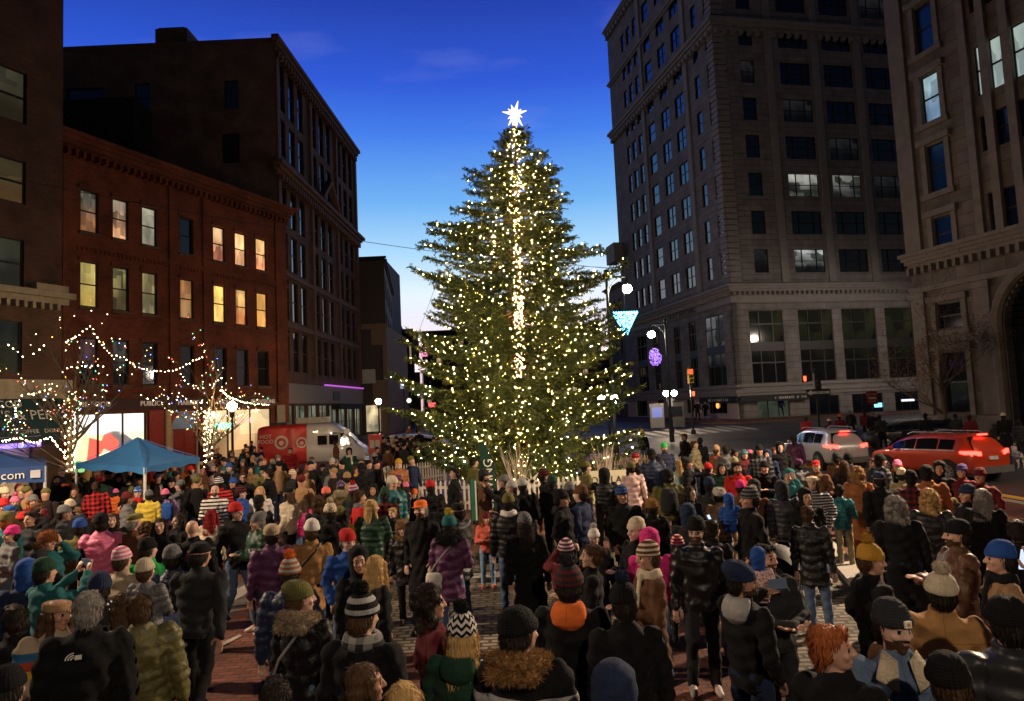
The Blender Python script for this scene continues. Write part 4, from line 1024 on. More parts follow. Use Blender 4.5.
# traffic signals and signs
sig_yel = plain('signal_yellow', (.55, .35, .03), .5); sig_blk = plain('signal_black', (.02, .02, .02), .5)
def traffic_light(px_, py_, Y, label, housing, lit, yaw=0, walk=(0, 0)):
    p = at_y(px_, py_, Y); g_ = ground(Y)
    root = empty('traffic_light', (p.x, Y, g_), label, 'traffic light'); h = p.z-g_
    b = MB(); b.tube([(0, .2, 0), (0, .2, h+.8)], [.08, .06], 8); b.tube([(0, .2, 0), (0, .2, .3)], [.2, .16], 10); b.build('pole', lamp_metal, root)
    b = MB(); b.box((-.19, -.12, h-.5), (.19, .12, h+.5)); b.build('housing', housing, root)
    for i, zz in enumerate((h+.32, h, h-.32)):
        b = MB(); b.tube([(0, -.125, zz), (0, -.15, zz)], .14, 12); b.build('lens', (emis('signal_red', (1, .02, .012), 7) if (i == 0 and lit) else sig_blk), root)
        b = MB()
        for k in range(8):
            a0, a1 = math.pi*k/8, math.pi*(k+1)/8; b.quad((.13*math.cos(a0), -.13, zz+.13*math.sin(a0)), (.13*math.cos(a1), -.13, zz+.13*math.sin(a1)), (.12*math.cos(a1), -.32, zz+.12*math.sin(a1)), (.12*math.cos(a0), -.32, zz+.12*math.sin(a0)))
        b.build('visor', housing, root)
    wx, wz = walk
    b = MB(); b.box((wx-.23, -.1, h+wz-.23), (wx+.23, .12, h+wz+.23)); w = b.build('pedestrian_signal', sig_blk, root)
    b = MB(); b.box((wx-.13, -.125, h+wz-.12), (wx+.04, -.103, h+wz+.14)); b.box((wx-.09, -.125, h+wz-.18), (wx+.03, -.103, h+wz-.123)); b.build('red_hand', emis('hand_red', (1, .09, .03), 3), w)
    return root, h
traffic_light(690.5, 376, 50, 'yellow traffic light showing red in front of the pale storey', sig_yel, True, walk=(.15, -1.25))
root, h = traffic_light(817, 381, 44, 'black traffic signal with red hand above the one way arrow sign', sig_blk, False, walk=(-.75, .2))
b = MB(); b.box((-.75, -.05, h-.95), (.75, -.01, h-.5)); b.build('one_way_sign', sig_blk, root)
b = MB(); b.poly([(-.7, -.056, h-.725), (-.42, -.056, h-.9), (-.42, -.056, h-.8), (.68, -.056, h-.8), (.68, -.056, h-.65), (-.42, -.056, h-.65), (-.42, -.056, h-.55)]); b.build('arrow', white_l, root)
o = link('arrow_lettering', text_mesh('ONE WAY', .15, .002), sig_blk, root); o.location = (.15, -.062, h-.725); o.rotation_euler = (R(90), 0, 0)
p = at_y(872, 398, 47); root = empty('road_sign', (p.x, 47, ground(47)), 'red do not enter sign on a pole behind the silver car', 'sign'); h = p.z-ground(47)
b = MB(); b.tube([(0, .05, 0), (0, .05, h+.5)], .035, 8); b.build('pole', lamp_metal, root)
b = MB(); b.box((-.36, -.02, h-.42), (.36, .0, h+.45)); b.build('panel', plain('sign_red', (.5, .03, .03), .5), root)
b = MB(); b.box((-.26, -.026, h-.08), (.26, -.0225, h+.06)); b.build('bar', white_l, root)
for t_, zz in (('DO NOT', .24), ('ENTER', -.24)):
    o = link('sign_lettering', text_mesh(t_, .17, .002), white_l, root); o.location = (0, -.028, h+zz); o.rotation_euler = (R(90), 0, 0)
# news boxes by the pale entrance
for (px_, c_, lab) in ((657, (.07, .07, .07), 'grey newspaper box with blue screen on the far pavement'), (677, (.02, .02, .02), 'black newspaper box on the far pavement')):
    p = at_y(px_, 425, 55); root = empty('newspaper_box', (p.x, 55, ground(55)), lab, 'newspaper box')
    b = MB(); b.box((-.55, -.3, .1), (.55, .3, 1.9)); b.box((-.6, -.35, 1.903), (.6, .35, 2.0)); b.build('cabinet', plain('box%d' % px_, c_, .5), root)
    b = MB(); b.box((-.4, -.32, .9), (.4, -.303, 1.7)); b.build('window', emis('blue_screen', (.1, .2, .8), .5) if px_ == 657 else glass_dark, root)
    b = MB(); b.box((-.5, -.25, 0), (-.4, .25, .097)); b.box((.4, -.25, 0), (.5, .25, .097)); b.build('feet', sig_blk, root)

# ---------------------------------------------------------------- vehicles
tyre_m = plain('tyre', (.015, .015, .015), .8); rim_m = plain('rim', (.4, .4, .42), .35, .8, var=.05)
cglass = glassmat('car_glass', (.01, .012, .018), .04)
tail_m = emis('tail_light', (1, .03, .02), 9); brake_m = emis('brake_light', (1, .04, .025), 7)
def car(name, label, cat, loc, yaw, paint, L=4.6, W=1.86, H=1.69, van=False, lit=True, group=None, paint2=None, head=None):
    """+x is the front of the car"""
    root = empty(name, loc, label, cat, group, yaw)
    hw = W/2
    if not van:
        st = [  # x, roof z, belt z, low z, half width, roof half width
            (-L/2, .95, .90, .42, .80, .72), (-L/2+.08, 1.12, .98, .30, .88, .70), (-L/2+.22, 1.32, 1.02, .26, .95, .68), (-L/2+.48, 1.62, 1.04, .25, .985, .66), (-L/2+.75, H, 1.03, .25, 1, .68),
            (-.6, H+.01, 1.01, .25, 1, .70), (.2, H-.02, .99, .25, 1, .69), (.75, H-.14, .98, .25, 1, .68), (1.15, 1.32, .985, .25, .99, .72), (1.5, 1.06, .99, .25, .975, .80), (2.0, .98, .90, .25, .93, .78), (2.2, .85, .78, .30, .84, .72), (L/2, .68, .62, .36, .72, .62)]
    else:
        st = [(-L/2, 2.3, 1.25, .5, .86, .80), (-L/2+.06, H-.12, 1.25, .42, .95, .86), (-L/2+.3, H, 1.25, .40, 1, .88), (0, H, 1.25, .4, 1, .88), (L/2-2.1, H-.02, 1.25, .4, 1, .88), (L/2-1.7, H-.12, 1.25, .4, 1, .86), (L/2-1.3, 2.15, 1.25, .4, 1, .84), (L/2-.85, 1.7, 1.22, .4, .99, .84), (L/2-.6, 1.36, 1.18, .4, .96, .84), (L/2-.2, 1.18, 1.0, .42, .88, .78), (L/2, .85, .78, .5, .76, .66)]
    def ringat(s):
        x, zr, zb, zl, w, wr = s; w *= hw; wr *= hw
        side = [(w*.86, zl), (w*.97, zl+.1), (w, (zl+zb)/2), (w*.985, zb-.02), (w*.955, zb+.03), (wr+(w*.955-wr)*.15, zr-.10-.0*(zr-zb)), (wr*.9, zr-.02), (wr*.5, zr+.015)]
        side = [(y, min(z_, zr+.02)) for y, z_ in side]
        return [(x, y, z_) for y, z_ in side]+[(x, -y, z_) for y, z_ in reversed(side)]
    b = MB(); b.smooth = True; b.loft([ringat(s) for s in st])
    if paint2 is not None:
        for i, f in enumerate(b.f):
            cx_ = sum(b.v[k][0] for k in f)/len(f)
            if cx_ > L*.06: b.mi[i] = 1
    me = b.mesh('body'); body = link('body', me, [paint] if paint2 is None else [paint, paint2], root)
    md = body.modifiers.new('subdivision', 'SUBSURF'); md.levels = 2; md.render_levels = 2
    def side_panel(nm, xs, z0f, z1f, mat, parent, out=.012):
        for s in (1, -1):
            g = MB(); top = []; bot = []
            for x in xs:
                for i in range(len(st)-1):
                    if st[i][0] <= x <= st[i+1][0]: t = (x-st[i][0])/(st[i+1][0]-st[i][0]); q = [st[i][k]*(1-t)+st[i+1][k]*t for k in range(6)]; break
                _, zr, zb, zl, w, wr = q; w *= hw; wr *= hw
                ya = w*.955; yb = wr+(w*.955-wr)*.15; za, zb_ = zb+.03, zr-.10
                def P(fz): return (x, s*(ya+(yb-ya)*fz+out), za+(zb_-za)*fz)
                bot.append(P(z0f)); top.append(P(z1f))
            for i in range(len(xs)-1): g.quad(bot[i], bot[i+1], top[i+1], top[i])
            g.build(nm, mat, parent)
    if not van:
        side_panel('side_window', [-1.55, -1.2, -.95], .14, .84, cglass, root); side_panel('side_window', [-.88, -.4, .0], .12, .88, cglass, root); side_panel('side_window', [.07, .5, .85, 1.1], .12, .88, cglass, root)
        side_panel('window_trim', [-1.62, -.4, .5, 1.2], .03, .09, rim_m, root, .006)
        g = MB()
        x0, z0_, x1, z1_ = -L/2+.235, 1.13, -L/2+.475, 1.55
        g.quad((x0-.10, -.66*hw-.1, z0_), (x0-.10, .66*hw+.1, z0_), (x1-.06, .60*hw, z1_), (x1-.06, -.60*hw, z1_)); g.build('rear_window', cglass, root)
        g = MB(); g.quad((1.06, -.62*hw, 1.44), (1.06, .62*hw, 1.44), (1.46, .76*hw, 1.1), (1.46, -.76*hw, 1.1)); g.build('windscreen', cglass, root)
        for s in (1, -1):
            g = MB(); g.loft([[(-L/2+.0, s*hw*.52, .93), (-L/2+.0, s*hw*.52, 1.06), (-L/2+.05, s*hw*.52, 1.06), (-L/2+.05, s*hw*.52, .93)], [(-L/2+.08, s*hw*.86, .92), (-L/2+.08, s*hw*.86, 1.1), (-L/2+.13, s*hw*.86, 1.1), (-L/2+.13, s*hw*.86, .92)], [(-L/2+.42, s*hw*1.0, 1.0), (-L/2+.42, s*hw*1.0, 1.08), (-L/2+.47, s*hw*.97, 1.08), (-L/2+.47, s*hw*.97, 1.0)]])
            g.build('tail_light', tail_m if lit else plain('lens_red', (.2, .01, .01), .3), root)
            g = MB(); g.tube([(-1.5, s*.6, H+.0), (-1.3, s*.61, H+.06), (.3, s*.61, H+.05), (.55, s*.6, H-.04)], .02, 6); g.build('roof_rail', rim_m, root)
            g = MB(); g.ball((.98, s*(hw+.1), 1.08), .09, .1, .08); g.build('mirror', paint, root)
        if lit: g = MB(); g.box((-L/2+.30, -.2, 1.58), (-L/2+.36, .2, 1.63)); g.build('brake_light', brake_m, root)
        g = MB(); g.box((-L/2-.06, -hw*.86, .34), (-L/2+.25, hw*.86, .56)); o_ = g.build('bumper', plain('bumper_grey', (.12, .12, .12), .6), root)
        g = MB(); g.box((-L/2-.035, -.18, .78), (-L/2+.03, .18, .90)); g.build('licence_plate', plain('plate', (.6, .6, .58), .5), root)
        wx = (-1.35, 1.35); wr_ = .35
    else:
        g = MB(); g.quad((L/2-1.22, -.8*hw, 2.08), (L/2-1.22, .8*hw, 2.08), (L/2-.62, .86*hw, 1.42), (L/2-.62, -.86*hw, 1.42)); g.build('windscreen', cglass, root)
        for s in (1, -1):
            g = MB(); g.poly([(L/2-1.95, s*(hw*.965+.01), 1.35), (L/2-.85, s*(hw*.97), 1.3), (L/2-1.25, s*(hw*.90), 2.0), (L/2-1.95, s*(hw*.90+.02), 2.08)]); g.build('side_window', cglass, root)
        wx = (-L/2+1.1, L/2-1.05); wr_ = .36
    for x in wx:
        for s in (1, -1):
            g = MB(); g.tube([(x, s*(hw-.26), wr_), (x, s*(hw+.012), wr_)], wr_+.09, 24); g.build('wheel_arch', tyre_m, root)
            w_ = empty('wheel', (x, s*(hw-.08), wr_)); w_.parent = root
            g = MB(); g.tube([(0, -.11, 0), (0, -.10, 0), (0, .10, 0), (0, .112, 0)], [wr_-.04, wr_, wr_, wr_-.04], 24); g.build('tyre', tyre_m, w_)
            g = MB(); 
            for k in range(10):
                a = k*math.pi/5; g.loft([[(.05*math.cos(a+.9), s*.118, .05*math.sin(a+.9)), (.05*math.cos(a-.9), s*.118, .05*math.sin(a-.9)), (.05*math.cos(a-.9), s*.10, .05*math.sin(a-.9)), (.05*math.cos(a+.9), s*.10, .05*math.sin(a+.9))],
                        [(.22*math.cos(a+.1), s*.125, .22*math.sin(a+.1)), (.22*math.cos(a-.1), s*.125, .22*math.sin(a-.1)), (.22*math.cos(a-.1), s*.10, .22*math.sin(a-.1)), (.22*math.cos(a+.1), s*.10, .22*math.sin(a+.1))]])
            ring_ = [(.23*math.cos(k*math.pi/12), s*.118, .23*math.sin(k*math.pi/12)) for k in range(25)]; g.tube(ring_, .022, 6); g.build('rim', rim_m, w_)
    if head:
        for s in (1, -1): g = MB(); g.ball((L/2-.05, s*hw*.62, .72), .1, .14, .09); g.build('headlight', head, root)
    return root
def carpaint(name, col, rough=.25):
    mt, n, l, b_ = nmat(name); b_.inputs['Base Color'].default_value = (*col, 1); b_.inputs['Roughness'].default_value = rough; b_.inputs['Metallic'].default_value = .25; b_.inputs['Coat Weight'].default_value = .8; b_.inputs['Coat Roughness'].default_value = .05
    t = n.new('ShaderNodeTexCoord'); z_ = n.new('ShaderNodeTexNoise'); z_.inputs['Scale'].default_value = 3; z_.inputs['Detail'].default_value = 8; l.new(t.outputs['Object'], z_.inputs['Vector'])
    m_ = n.new('ShaderNodeMapRange'); l.new(z_.outputs['Fac'], m_.inputs['Value']); m_.inputs['To Min'].default_value = rough*.7; m_.inputs['To Max'].default_value = rough*2; l.new(m_.outputs[0], b_.inputs['Roughness']); return mt
# red car: rear at right, side toward the square
rp = at_z(942, 431, 1.6); Yc = 25.6
p = at_y(935, 455, 25.9); car('red_suv', 'orange red family car with lit tail lights stopped on the road at right', 'car', (p.x, 25.9, -.12), R(106), carpaint('paint_red', (.62, .055, .015)), H=1.62)
p = at_y(826, 445, 31.0); car('silver_suv', 'silver family car with lit tail lights behind the crowd', 'car', (p.x, 31.4, -.12), R(94), carpaint('paint_silver', (.55, .53, .56)))
p = at_y(908, 425, 38); car('dark_car', 'dark unlit car parked beyond the red car near the bank', 'car', (p.x, 38, -.12+ground(38)), R(165), carpaint('paint_dark', (.02, .022, .026)), lit=False, H=1.5)
headm = emis('headlight', (.9, .95, 1), 40)
for (px_, Y, lab) in ((468, 58, 'dark car with bright white headlights behind the tree, nearer the left street'), (492, 66, 'dark car with bright white headlights behind the tree trunk')):
    p = at_y(px_, 420, Y); car('dark_car', lab, 'car', (p.x, Y, -.12+ground(Y)), R(-95), carpaint('paint_dark2', (.03, .03, .035)), lit=False, H=1.5, head=headm, group='cars facing the square behind the tree')
p = at_y(420, 436, 44); car('white_car', 'white car roof glimpsed left behind the tree branches', 'car', (p.x, 44, -.12+ground(44)), R(5), carpaint('paint_white', (.6, .58, .52)), lit=False, H=1.55)
# van
van_red = carpaint('van_red', (.58, .02, .012), .35); van_white = carpaint('van_white', (.62, .62, .64), .4)
p = at_y(316, 440, 40.0); vy = 40.0
van = car('food_van', 'red and white high roofed food van with round logo parked before the brick buildings', 'van', (p.x, vy, -.0+ground(vy)), R(4), van_red, L=6.1, W=2.1, H=2.62, van=True, lit=False, paint2=van_white)
g = MB(); g.box((-1.0, -.45, 2.64), (.75, .45, 2.95)); g.build('roof_unit', plain('roof_unit', (.5, .48, .42), .6), van)
g = MB(); g.box((-2.5, -.3, 2.63), (-1.5, .3, 2.75)); g.build('roof_vent', sig_blk, van)
g = MB(); g.box((.25, -1.09, 1.35), (1.55, -1.062, 2.0)); hf = g.build('serving_hatch', plain('hatch_white', (.6, .6, .6), .5), van)
for x in (.32, .95): g = MB(); g.box((x, -1.10, 1.42), (x+.5, -1.093, 1.93)); g.build('pane', cglass, hf)
for (x, z_, r_) in ((-1.65, 1.65, .38), (-.55, 1.6, .3)):
    g = MB(); g.tube([(x, -1.07, z_), (x, -1.083, z_)], r_, 24); g.build('round_logo', white_l, van); g = MB(); g.tube([(x, -1.085, z_), (x, -1.093, z_)], r_*.68, 20); g.build('logo_centre', van_red, van)
    g = MB(); g.tube([(x, -1.094, z_-.03), (x, -1.1, z_-.03)], r_*.35, 14); g.build('logo_dot', white_l, van)
for t_, zz in (('HOT', 2.0), ('FOOD', 1.72)):
    o = link('van_lettering', text_mesh(t_, .3, .003), white_l, van); o.location = (-2.5, -1.066, zz); o.rotation_euler = (R(90), 0, 0)
g = MB(); g.box((1.75, -1.085, 1.9), (2.05, -1.05, 2.25)); g.build('vent_panel', rim_m, van)
# red kiosk box near the van
p = at_y(376, 444, 37); root = empty('red_kiosk', (p.x, 37, 0), 'small red kiosk box with pale posters right of the van', 'kiosk'); b = MB(); b.box((-.35, -.3, 1.0), (.35, .3, 2.0)); b.build('box', red_paint, root)
b = MB(); b.box((-.26, -.32, 1.3), (-.02, -.303, 1.7)); b.box((.03, -.32, 1.3), (.26, -.303, 1.7)); b.build('posters', plain('poster_pale', (.5, .45, .4), .6), root); b = MB(); b.tube([(0, 0, 0), (0, 0, .997)], .06); b.build('post', lamp_metal, root)

# ---------------------------------------------------------------- pop-up canopies
def canopy(label, corners, peak, zc_, mat, valance=.25, leg_mat=None, text=None, curve=.25):
    """corners: four plan points in order"""
    cx_ = sum(c[0] for c in corners)/4; cy_ = sum(c[1] for c in corners)/4
    root = empty('pop_up_canopy', (cx_, cy_, 0), label, 'canopy')
    C = [Vector((c[0]-cx_, c[1]-cy_, zc_)) for c in corners]; Pk = Vector((0, 0, peak))
    b = MB(); b.smooth = False; n = 10
    for i in range(4):
        A, B_ = C[i], C[(i+1) % 4]
        for u_ in range(n):
            for s in range(8):
                def Q(u, t):
                    e = A.lerp(B_, u); z_ = zc_+(peak-zc_)*((1-t)**(1+curve*2)*.9+.1*(1-t)); sag = -.06*math.sin(math.pi*u)*math.sin(math.pi*t); q = e.lerp(Pk, 1-t); return Vector((q.x, q.y, z_+sag))
                b.quad(Q(u_/n, s/8), Q(u_/n, (s+1)/8), Q((u_+1)/n, (s+1)/8), Q((u_+1)/n, s/8))
    b.build('roof', mat, root)
    for i in range(4):
        A, B_ = C[i], C[(i+1) % 4]; v = MB(); n2 = 16; o_ = Vector((0, 0, -valance))
        for u_ in range(n2):
            a0, a1 = A.lerp(B_, u_/n2), A.lerp(B_, (u_+1)/n2); w0 = Vector((0, 0, .03*math.sin(u_*1.1))); w1 = Vector((0, 0, .03*math.sin((u_+1)*1.1)))
            v.quad(a0+o_+w0, a1+o_+w1, a1, a0)
        v.build('valance', mat, root)
        g = MB(); g.box((C[i].x*.985-.025, C[i].y*.985-.025, 0), (C[i].x*.985+.025, C[i].y*.985+.025, zc_-.02)); g.build('leg', leg_mat or plain('canopy_leg', (.6, .58, .55), .4), root)
        g = MB(); g.tube([C[i], C[i].lerp(Pk, .5)+Vector((0, 0, .02-.25*(peak-zc_)*.3)), Pk], .01, 4); g.build('seam', mat, root)
    return root, C
cb = plain('canopy_blue', (.03, .17, .42), .7, var=.12, scale=2, bump=.02); cn = plain('canopy_navy', (.018, .06, .20), .7, var=.1, scale=2, bump=.02)
a = at_y(145, 467, 16.8); r_ = at_y(199, 457, 20.1); l_ = at_y(75.5, 463, 19.8)
print('canopy z', a.z, r_.z, l_.z)
zc2 = (a.z+r_.z+l_.z)/3; far = (r_.x+l_.x-a.x, r_.y+l_.y-a.y)
pk = at_y(143, 437, (a.y+far[1])/2)
canopy('bright blue pop up canopy with pointed roof among the crowd', [(a.x, a.y), (r_.x, r_.y), far, (l_.x, l_.y)], pk.z, zc2, cb, .16)
a = at_y(46.5, 465, 17.0); dq = Vector((-.83, -.56)); 
l2 = (a.x+dq.x*3.4, a.y+dq.y*3.4); q2 = (-dq.y, dq.x)
b2 = (a.x+dq.y*3.4*1, a.y-dq.x*3.4)
far = (b2[0]+dq.x*3.4, b2[1]+dq.y*3.4)
root, C = canopy('navy blue pop up canopy with white web address lettering at the left edge', [(a.x, a.y), b2, far, l2], a.z+.75, a.z, cn, .38)
ang = math.atan2(-dq.y, -dq.x)
me = text_mesh('maine.com', .27, .004, 1.0, 'RIGHT'); Ac = Vector((a.x-root.location.x, a.y-root.location.y, a.z-.19))
nn = Vector((-dq.y*-1, 0, 0)); on_ = Vector((math.sin(ang), -math.cos(ang), 0))*.03
o = link('valance_lettering', me, white_l, root); o.location = Ac+Vector((dq.x, dq.y, 0))*.42+on_; o.rotation_euler = (R(90), 0, ang)
b = MB(); b.box((-.1, -.01, -.09), (.1, 0, .09)); o = b.build('valance_badge', plain('badge', (.5, .5, .55), .5), root); o.location = Ac+Vector((dq.x, dq.y, 0))*.22+on_; o.rotation_euler = (0, 0, ang)

# ---------------------------------------------------------------- bare trees
def bare_tree(x, y, H, spread, label, seed, bark, r0=.13, leaves=None, lean=0.0, nlimb=9, z0=1.6):
    rn = random.Random(seed); root = empty('bare_tree', (x, y, 0), label, 'tree'); b = MB(); b.smooth = True
    zt = H*.42; b.tube([(0, 0, -.05), (.02, 0, zt*.5), (lean*.3, 0, zt)], [r0, r0*.85, r0*.7], 9); b.build('trunk', bark, root)
    cr_ = MB(); cr_.smooth = True; ends = []; leafp = []
    def grow(p, d, L_, r_, lev):
        pts = [p]; dd = d.copy()
        for i in range(4):
            dd = (dd+Vector((rn.uniform(-.18, .18), rn.uniform(-.18, .18), .09 if lev else .05))).normalized(); pts.append(pts[-1]+dd*L_/4)
        cr_.tube(pts, [r_*(1-i*.2) for i in range(5)], 6 if lev < 2 else 4, cap=False)
        if lev >= 1: ends.append(pts)
        if lev >= 2: leafp.extend(pts[2:])
        if lev < 3:
            for _ in range(4 if lev < 2 else 3):
                i = rn.randint(1, 4); a = rn.uniform(0, 6.28); nd = (dd*.8+Vector((math.cos(a), math.sin(a), rn.uniform(-.1, .5)))*.62).normalized()
                grow(pts[i], nd, L_*rn.uniform(.5, .7), r_*(1-i*.2)*.7+.002, lev+1)
    for k in range(nlimb):
        a = 6.28*k/nlimb+rn.uniform(-.3, .3); zz = z0+(zt-z0)*rn.random()
        e = rn.uniform(.35, 1.25); grow(Vector((0, 0, zz)), Vector((math.cos(a), math.sin(a)*.7, e)).normalized(), spread*rn.uniform(.75, 1.1), r0*.42, 0)
    grow(Vector((0, 0, zt)), Vector((0, 0, 1)), (H-zt)*.8, r0*.5, 0)
    cr_.build('branches', bark, root)
    if leaves:
        lf = MB()
        for p in leafp:
            for _ in range(leaves[1]):
                c = p+Vector((rn.gauss(0, .14), rn.gauss(0, .14), rn.gauss(0, .14))); a = Vector((rn.uniform(-1, 1), rn.uniform(-1, 1), rn.uniform(-1, 1))).normalized()*.05; q = a.orthogonal().normalized()*.035
                lf.quad(c-a, c+q, c+a, c-q)
        lf.build('leaves', leaves[0], root)
    return root, ends
bark_l = plain('bark_grey', (.16, .12, .08), .9, var=.25, bump=.01, scale=10)
def tree_lights(root, ends, label, seed, n_multi, pads=()):
    rn = random.Random(seed); pts = []; cols = []
    for e in ends:
        for i in range(len(e)-1):
            for t in (.2, .7):
                if rn.random() < n_multi: pts.append(root.location+e[i].lerp(e[i+1], t)+Vector((rn.gauss(0, .05), rn.gauss(0, .05), -.03))); cols.append(rn.choices([0, 1, 2, 3, 4, 5], [.42, .18, .13, .12, .1, .08])[0])
    o = link('string_lights', bulbs_mesh('string_lights', pts, [rn.uniform(.010, .017) for _ in pts], [tree_w, tree_w]+colb, cols)); tag(o, label, 'string lights', kind='stuff')
    # trunk wrap
    pts = []; z_ = .3
    while z_ < 3.6:
        a = z_*26; r_ = .16; pts.append((root.location.x+r_*math.cos(a), root.location.y+r_*math.sin(a), z_)); z_ += .035
    o = link('string_lights', bulbs_mesh('string_lights', pts, [rn.uniform(.014, .024) for _ in pts], [garl_w], wire=[pts])); tag(o, label.replace('coloured lights scattered over', 'warm lights wound round the trunk of'), 'string lights')
pA = at_y(70, 440, 24.5); tA, eA = bare_tree(pA.x, 24.5, 6.6, 2.3, 'bare tree wrapped in lights behind the navy canopy', 5, bark_l, .12)
tree_lights(tA, eA, 'coloured lights scattered over the bare tree behind the navy canopy', 4, .05)
pB_ = at_y(208, 440, 31); tB, eB = bare_tree(pB_.x, 31, 5.9, 1.9, 'bare tree wrapped in lights before the lit market shop', 9, bark_l, .11)
tree_lights(tB, eB, 'coloured lights scattered over the bare tree before the lit market shop', 8, .05)
def garland(px_pts, Y0, Y1, label, step=.17, r=.02, mat=None):
    P = [at_y(x, y, Y0+(Y1-Y0)*i/(len(px_pts)-1)) for i, (x, y) in enumerate(px_pts)]; pts = []
    for i in range(len(P)-1):
        n = max(1, int((P[i+1]-P[i]).length/step))
        for k in range(n):
            t = k/n; q = P[i].lerp(P[i+1], t); q.z -= .05*math.sin(math.pi*t)*0; pts.append(q+Vector((random.gauss(0, .015), random.gauss(0, .015), random.gauss(0, .02))))
    o = link('light_garland', bulbs_mesh('light_garland', pts, [random.uniform(r*.7, r*1.15) for _ in pts], [mat or garl_w], wire=[pts])); tag(o, label, 'garland', 'garlands of warm bulbs between the bare trees'); return o
garland([(66, 342), (76, 337), (90, 326), (102, 345), (112, 356), (124, 357), (136, 367), (150, 371), (165, 372), (180, 369), (193, 361), (205, 356)], 24, 31, 'long garland swinging from the left bare tree to the right one')
garland([(8, 345), (22, 356), (33, 354), (45, 346), (52, 343)], 23.5, 24, 'short rising garland left of the left bare tree')
garland([(181, 374), (188, 384), (198, 389), (210, 386), (218, 381), (226, 376)], 30, 31, 'dipping garland on the upper right bare tree')
garland([(221, 390), (228, 396), (238, 401), (252, 404), (270, 405)], 31, 38, 'garland running from the right bare tree over the shop lamp')
garland([(141, 395), (147, 399), (153, 401), (160, 396)], 28, 28.5, 'small bright looped garland above the public sign')
garland([(177, 400), (179, 393), (186, 399), (196, 402), (207, 402)], 30, 31, 'small looped garland above the red door')
garland([(66, 368), (78, 367), (92, 366), (104, 366), (113, 361)], 24, 24.5, 'level garland across the left bare tree')
garland([(3, 441), (20, 438), (36, 443), (50, 437), (58, 447), (66, 456)], 21, 24, 'low garland along the dark awning edge', .1)
garland([(15, 418), (15, 408), (22, 396), (34, 393), (45, 391), (56, 387)], 23, 24, 'garland rising from the dark awning to the left bare tree', .12)
garland([(10, 478), (24, 480), (36, 479), (46, 478)], 17.5, 18.8, 'row of bulbs hanging under the navy canopy', .2, .018)
pC = at_y(945, 430, 37.2); tC, eC = bare_tree(pC.x, 37.2, 8.3, 3.0, 'nearly bare street tree with brown leaves before the bank', 21, bark_l, .15, (plain('dead_leaves', (.16, .07, .03), .8), 2), nlimb=7, z0=1.2)

# wires over the square
def wire(a, b_, label, sag=.6, r=.02):
    P = [a.lerp(b_, t/30) for t in range(31)]
    for i, p in enumerate(P): p.z -= sag*4*(i/30)*(1-i/30)
    b = MB(); b.tube(P, r, 5); o = b.build('overhead_wire', plain('wire', (.03, .03, .035), .6)); tag(o, label, 'wire')
wire(at_y(20, 180, 27), at_y(622, 268, 60), 'thin dark cable sagging over the square from the corner building', .7, .018)
wire(at_y(413, 345, 40), at_y(438, 278, 30), 'thin lit guy wire on the left of the tree', .1, .008)
wire(at_y(560, 262, 60), at_y(640, 270, 62), 'thin cable crossing the sky to the stone tower', .15, .015)

# far street signs on the left street
for (x, y, Y, w, h, c_, s_, lab) in ((421, 366, 90, 1.6, 1.5, (1, .8, .85), 2.2, 'bright pale upright sign far down the street'), (424, 352, 92, .9, 1.2, (1, .3, .5), 1.6, 'pink lit sign far down the street above the pale one'), (477, 380, 80, 1.3, .7, (1, .06, .05), 2.0, 'red lit sign glimpsed through the tree'), (489, 411, 70, 1.6, .35, (1, .05, .04), 2.0, 'low red lit strip behind the tree trunk'),
                                    (432, 405, 75, .8, .5, (1, .1, .12), 1.5, 'small red lit sign low behind the left branches'), (402, 384, 66, .35, .9, (.5, .6, 1), .8, 'thin bluish lit sign at the mouth of the left street')):
    p = at_y(x, y, Y); root = empty('lit_sign', (p.x, Y, ground(Y)), lab, 'sign'); hz = p.z-ground(Y)
    b = MB(); b.box((-w/2, 0, hz-h/2), (w/2, .15, hz+h/2)); b.build('panel', litmat('sg%d' % x, c_, tuple(k*.7 for k in c_), s_, x, .4), root); b = MB(); b.tube([(0, .8, 0), (0, .8, hz)], .05, 6); b.tube([(0, .8, hz), (0, .16, hz)], .03, 6); b.build('post', sig_blk, root)
# ---------------------------------------------------------------- people: shared shapes
def capsule(b, p0, r0, p1, r1, seg=12, flat=None):
    p0, p1 = Vector(p0), Vector(p1); d = p1-p0; L_ = d.length; d = d/L_ if L_ > 1e-6 else Vector((0, 0, 1))
    a = d.orthogonal().normalized() if flat is None else (Vector(flat)-d*d.dot(Vector(flat))).normalized(); c = d.cross(a); rings = []
    fa = 1.0 if flat is None else .5
    for t in (-.97, -.7, -.35): rings.append((p0+d*r0*t, r0*math.sqrt(1-t*t)))
    for k in range(5): t = k/4; rings.append((p0.lerp(p1, t), r0+(r1-r0)*t))
    for t in (.35, .7, .97): rings.append((p1+d*r1*t, r1*math.sqrt(1-t*t)))
    b.loft([[p+(a*math.cos(2*math.pi*j/seg)*fa+c*math.sin(2*math.pi*j/seg))*r for j in range(seg)] for p, r in rings])
def oval(b, rings, seg=20):
    b.loft([[(x+rx*math.cos(2*math.pi*j/seg), y+ry*math.sin(2*math.pi*j/seg), z) for j in range(seg)] for (x, y, z, rx, ry) in rings])
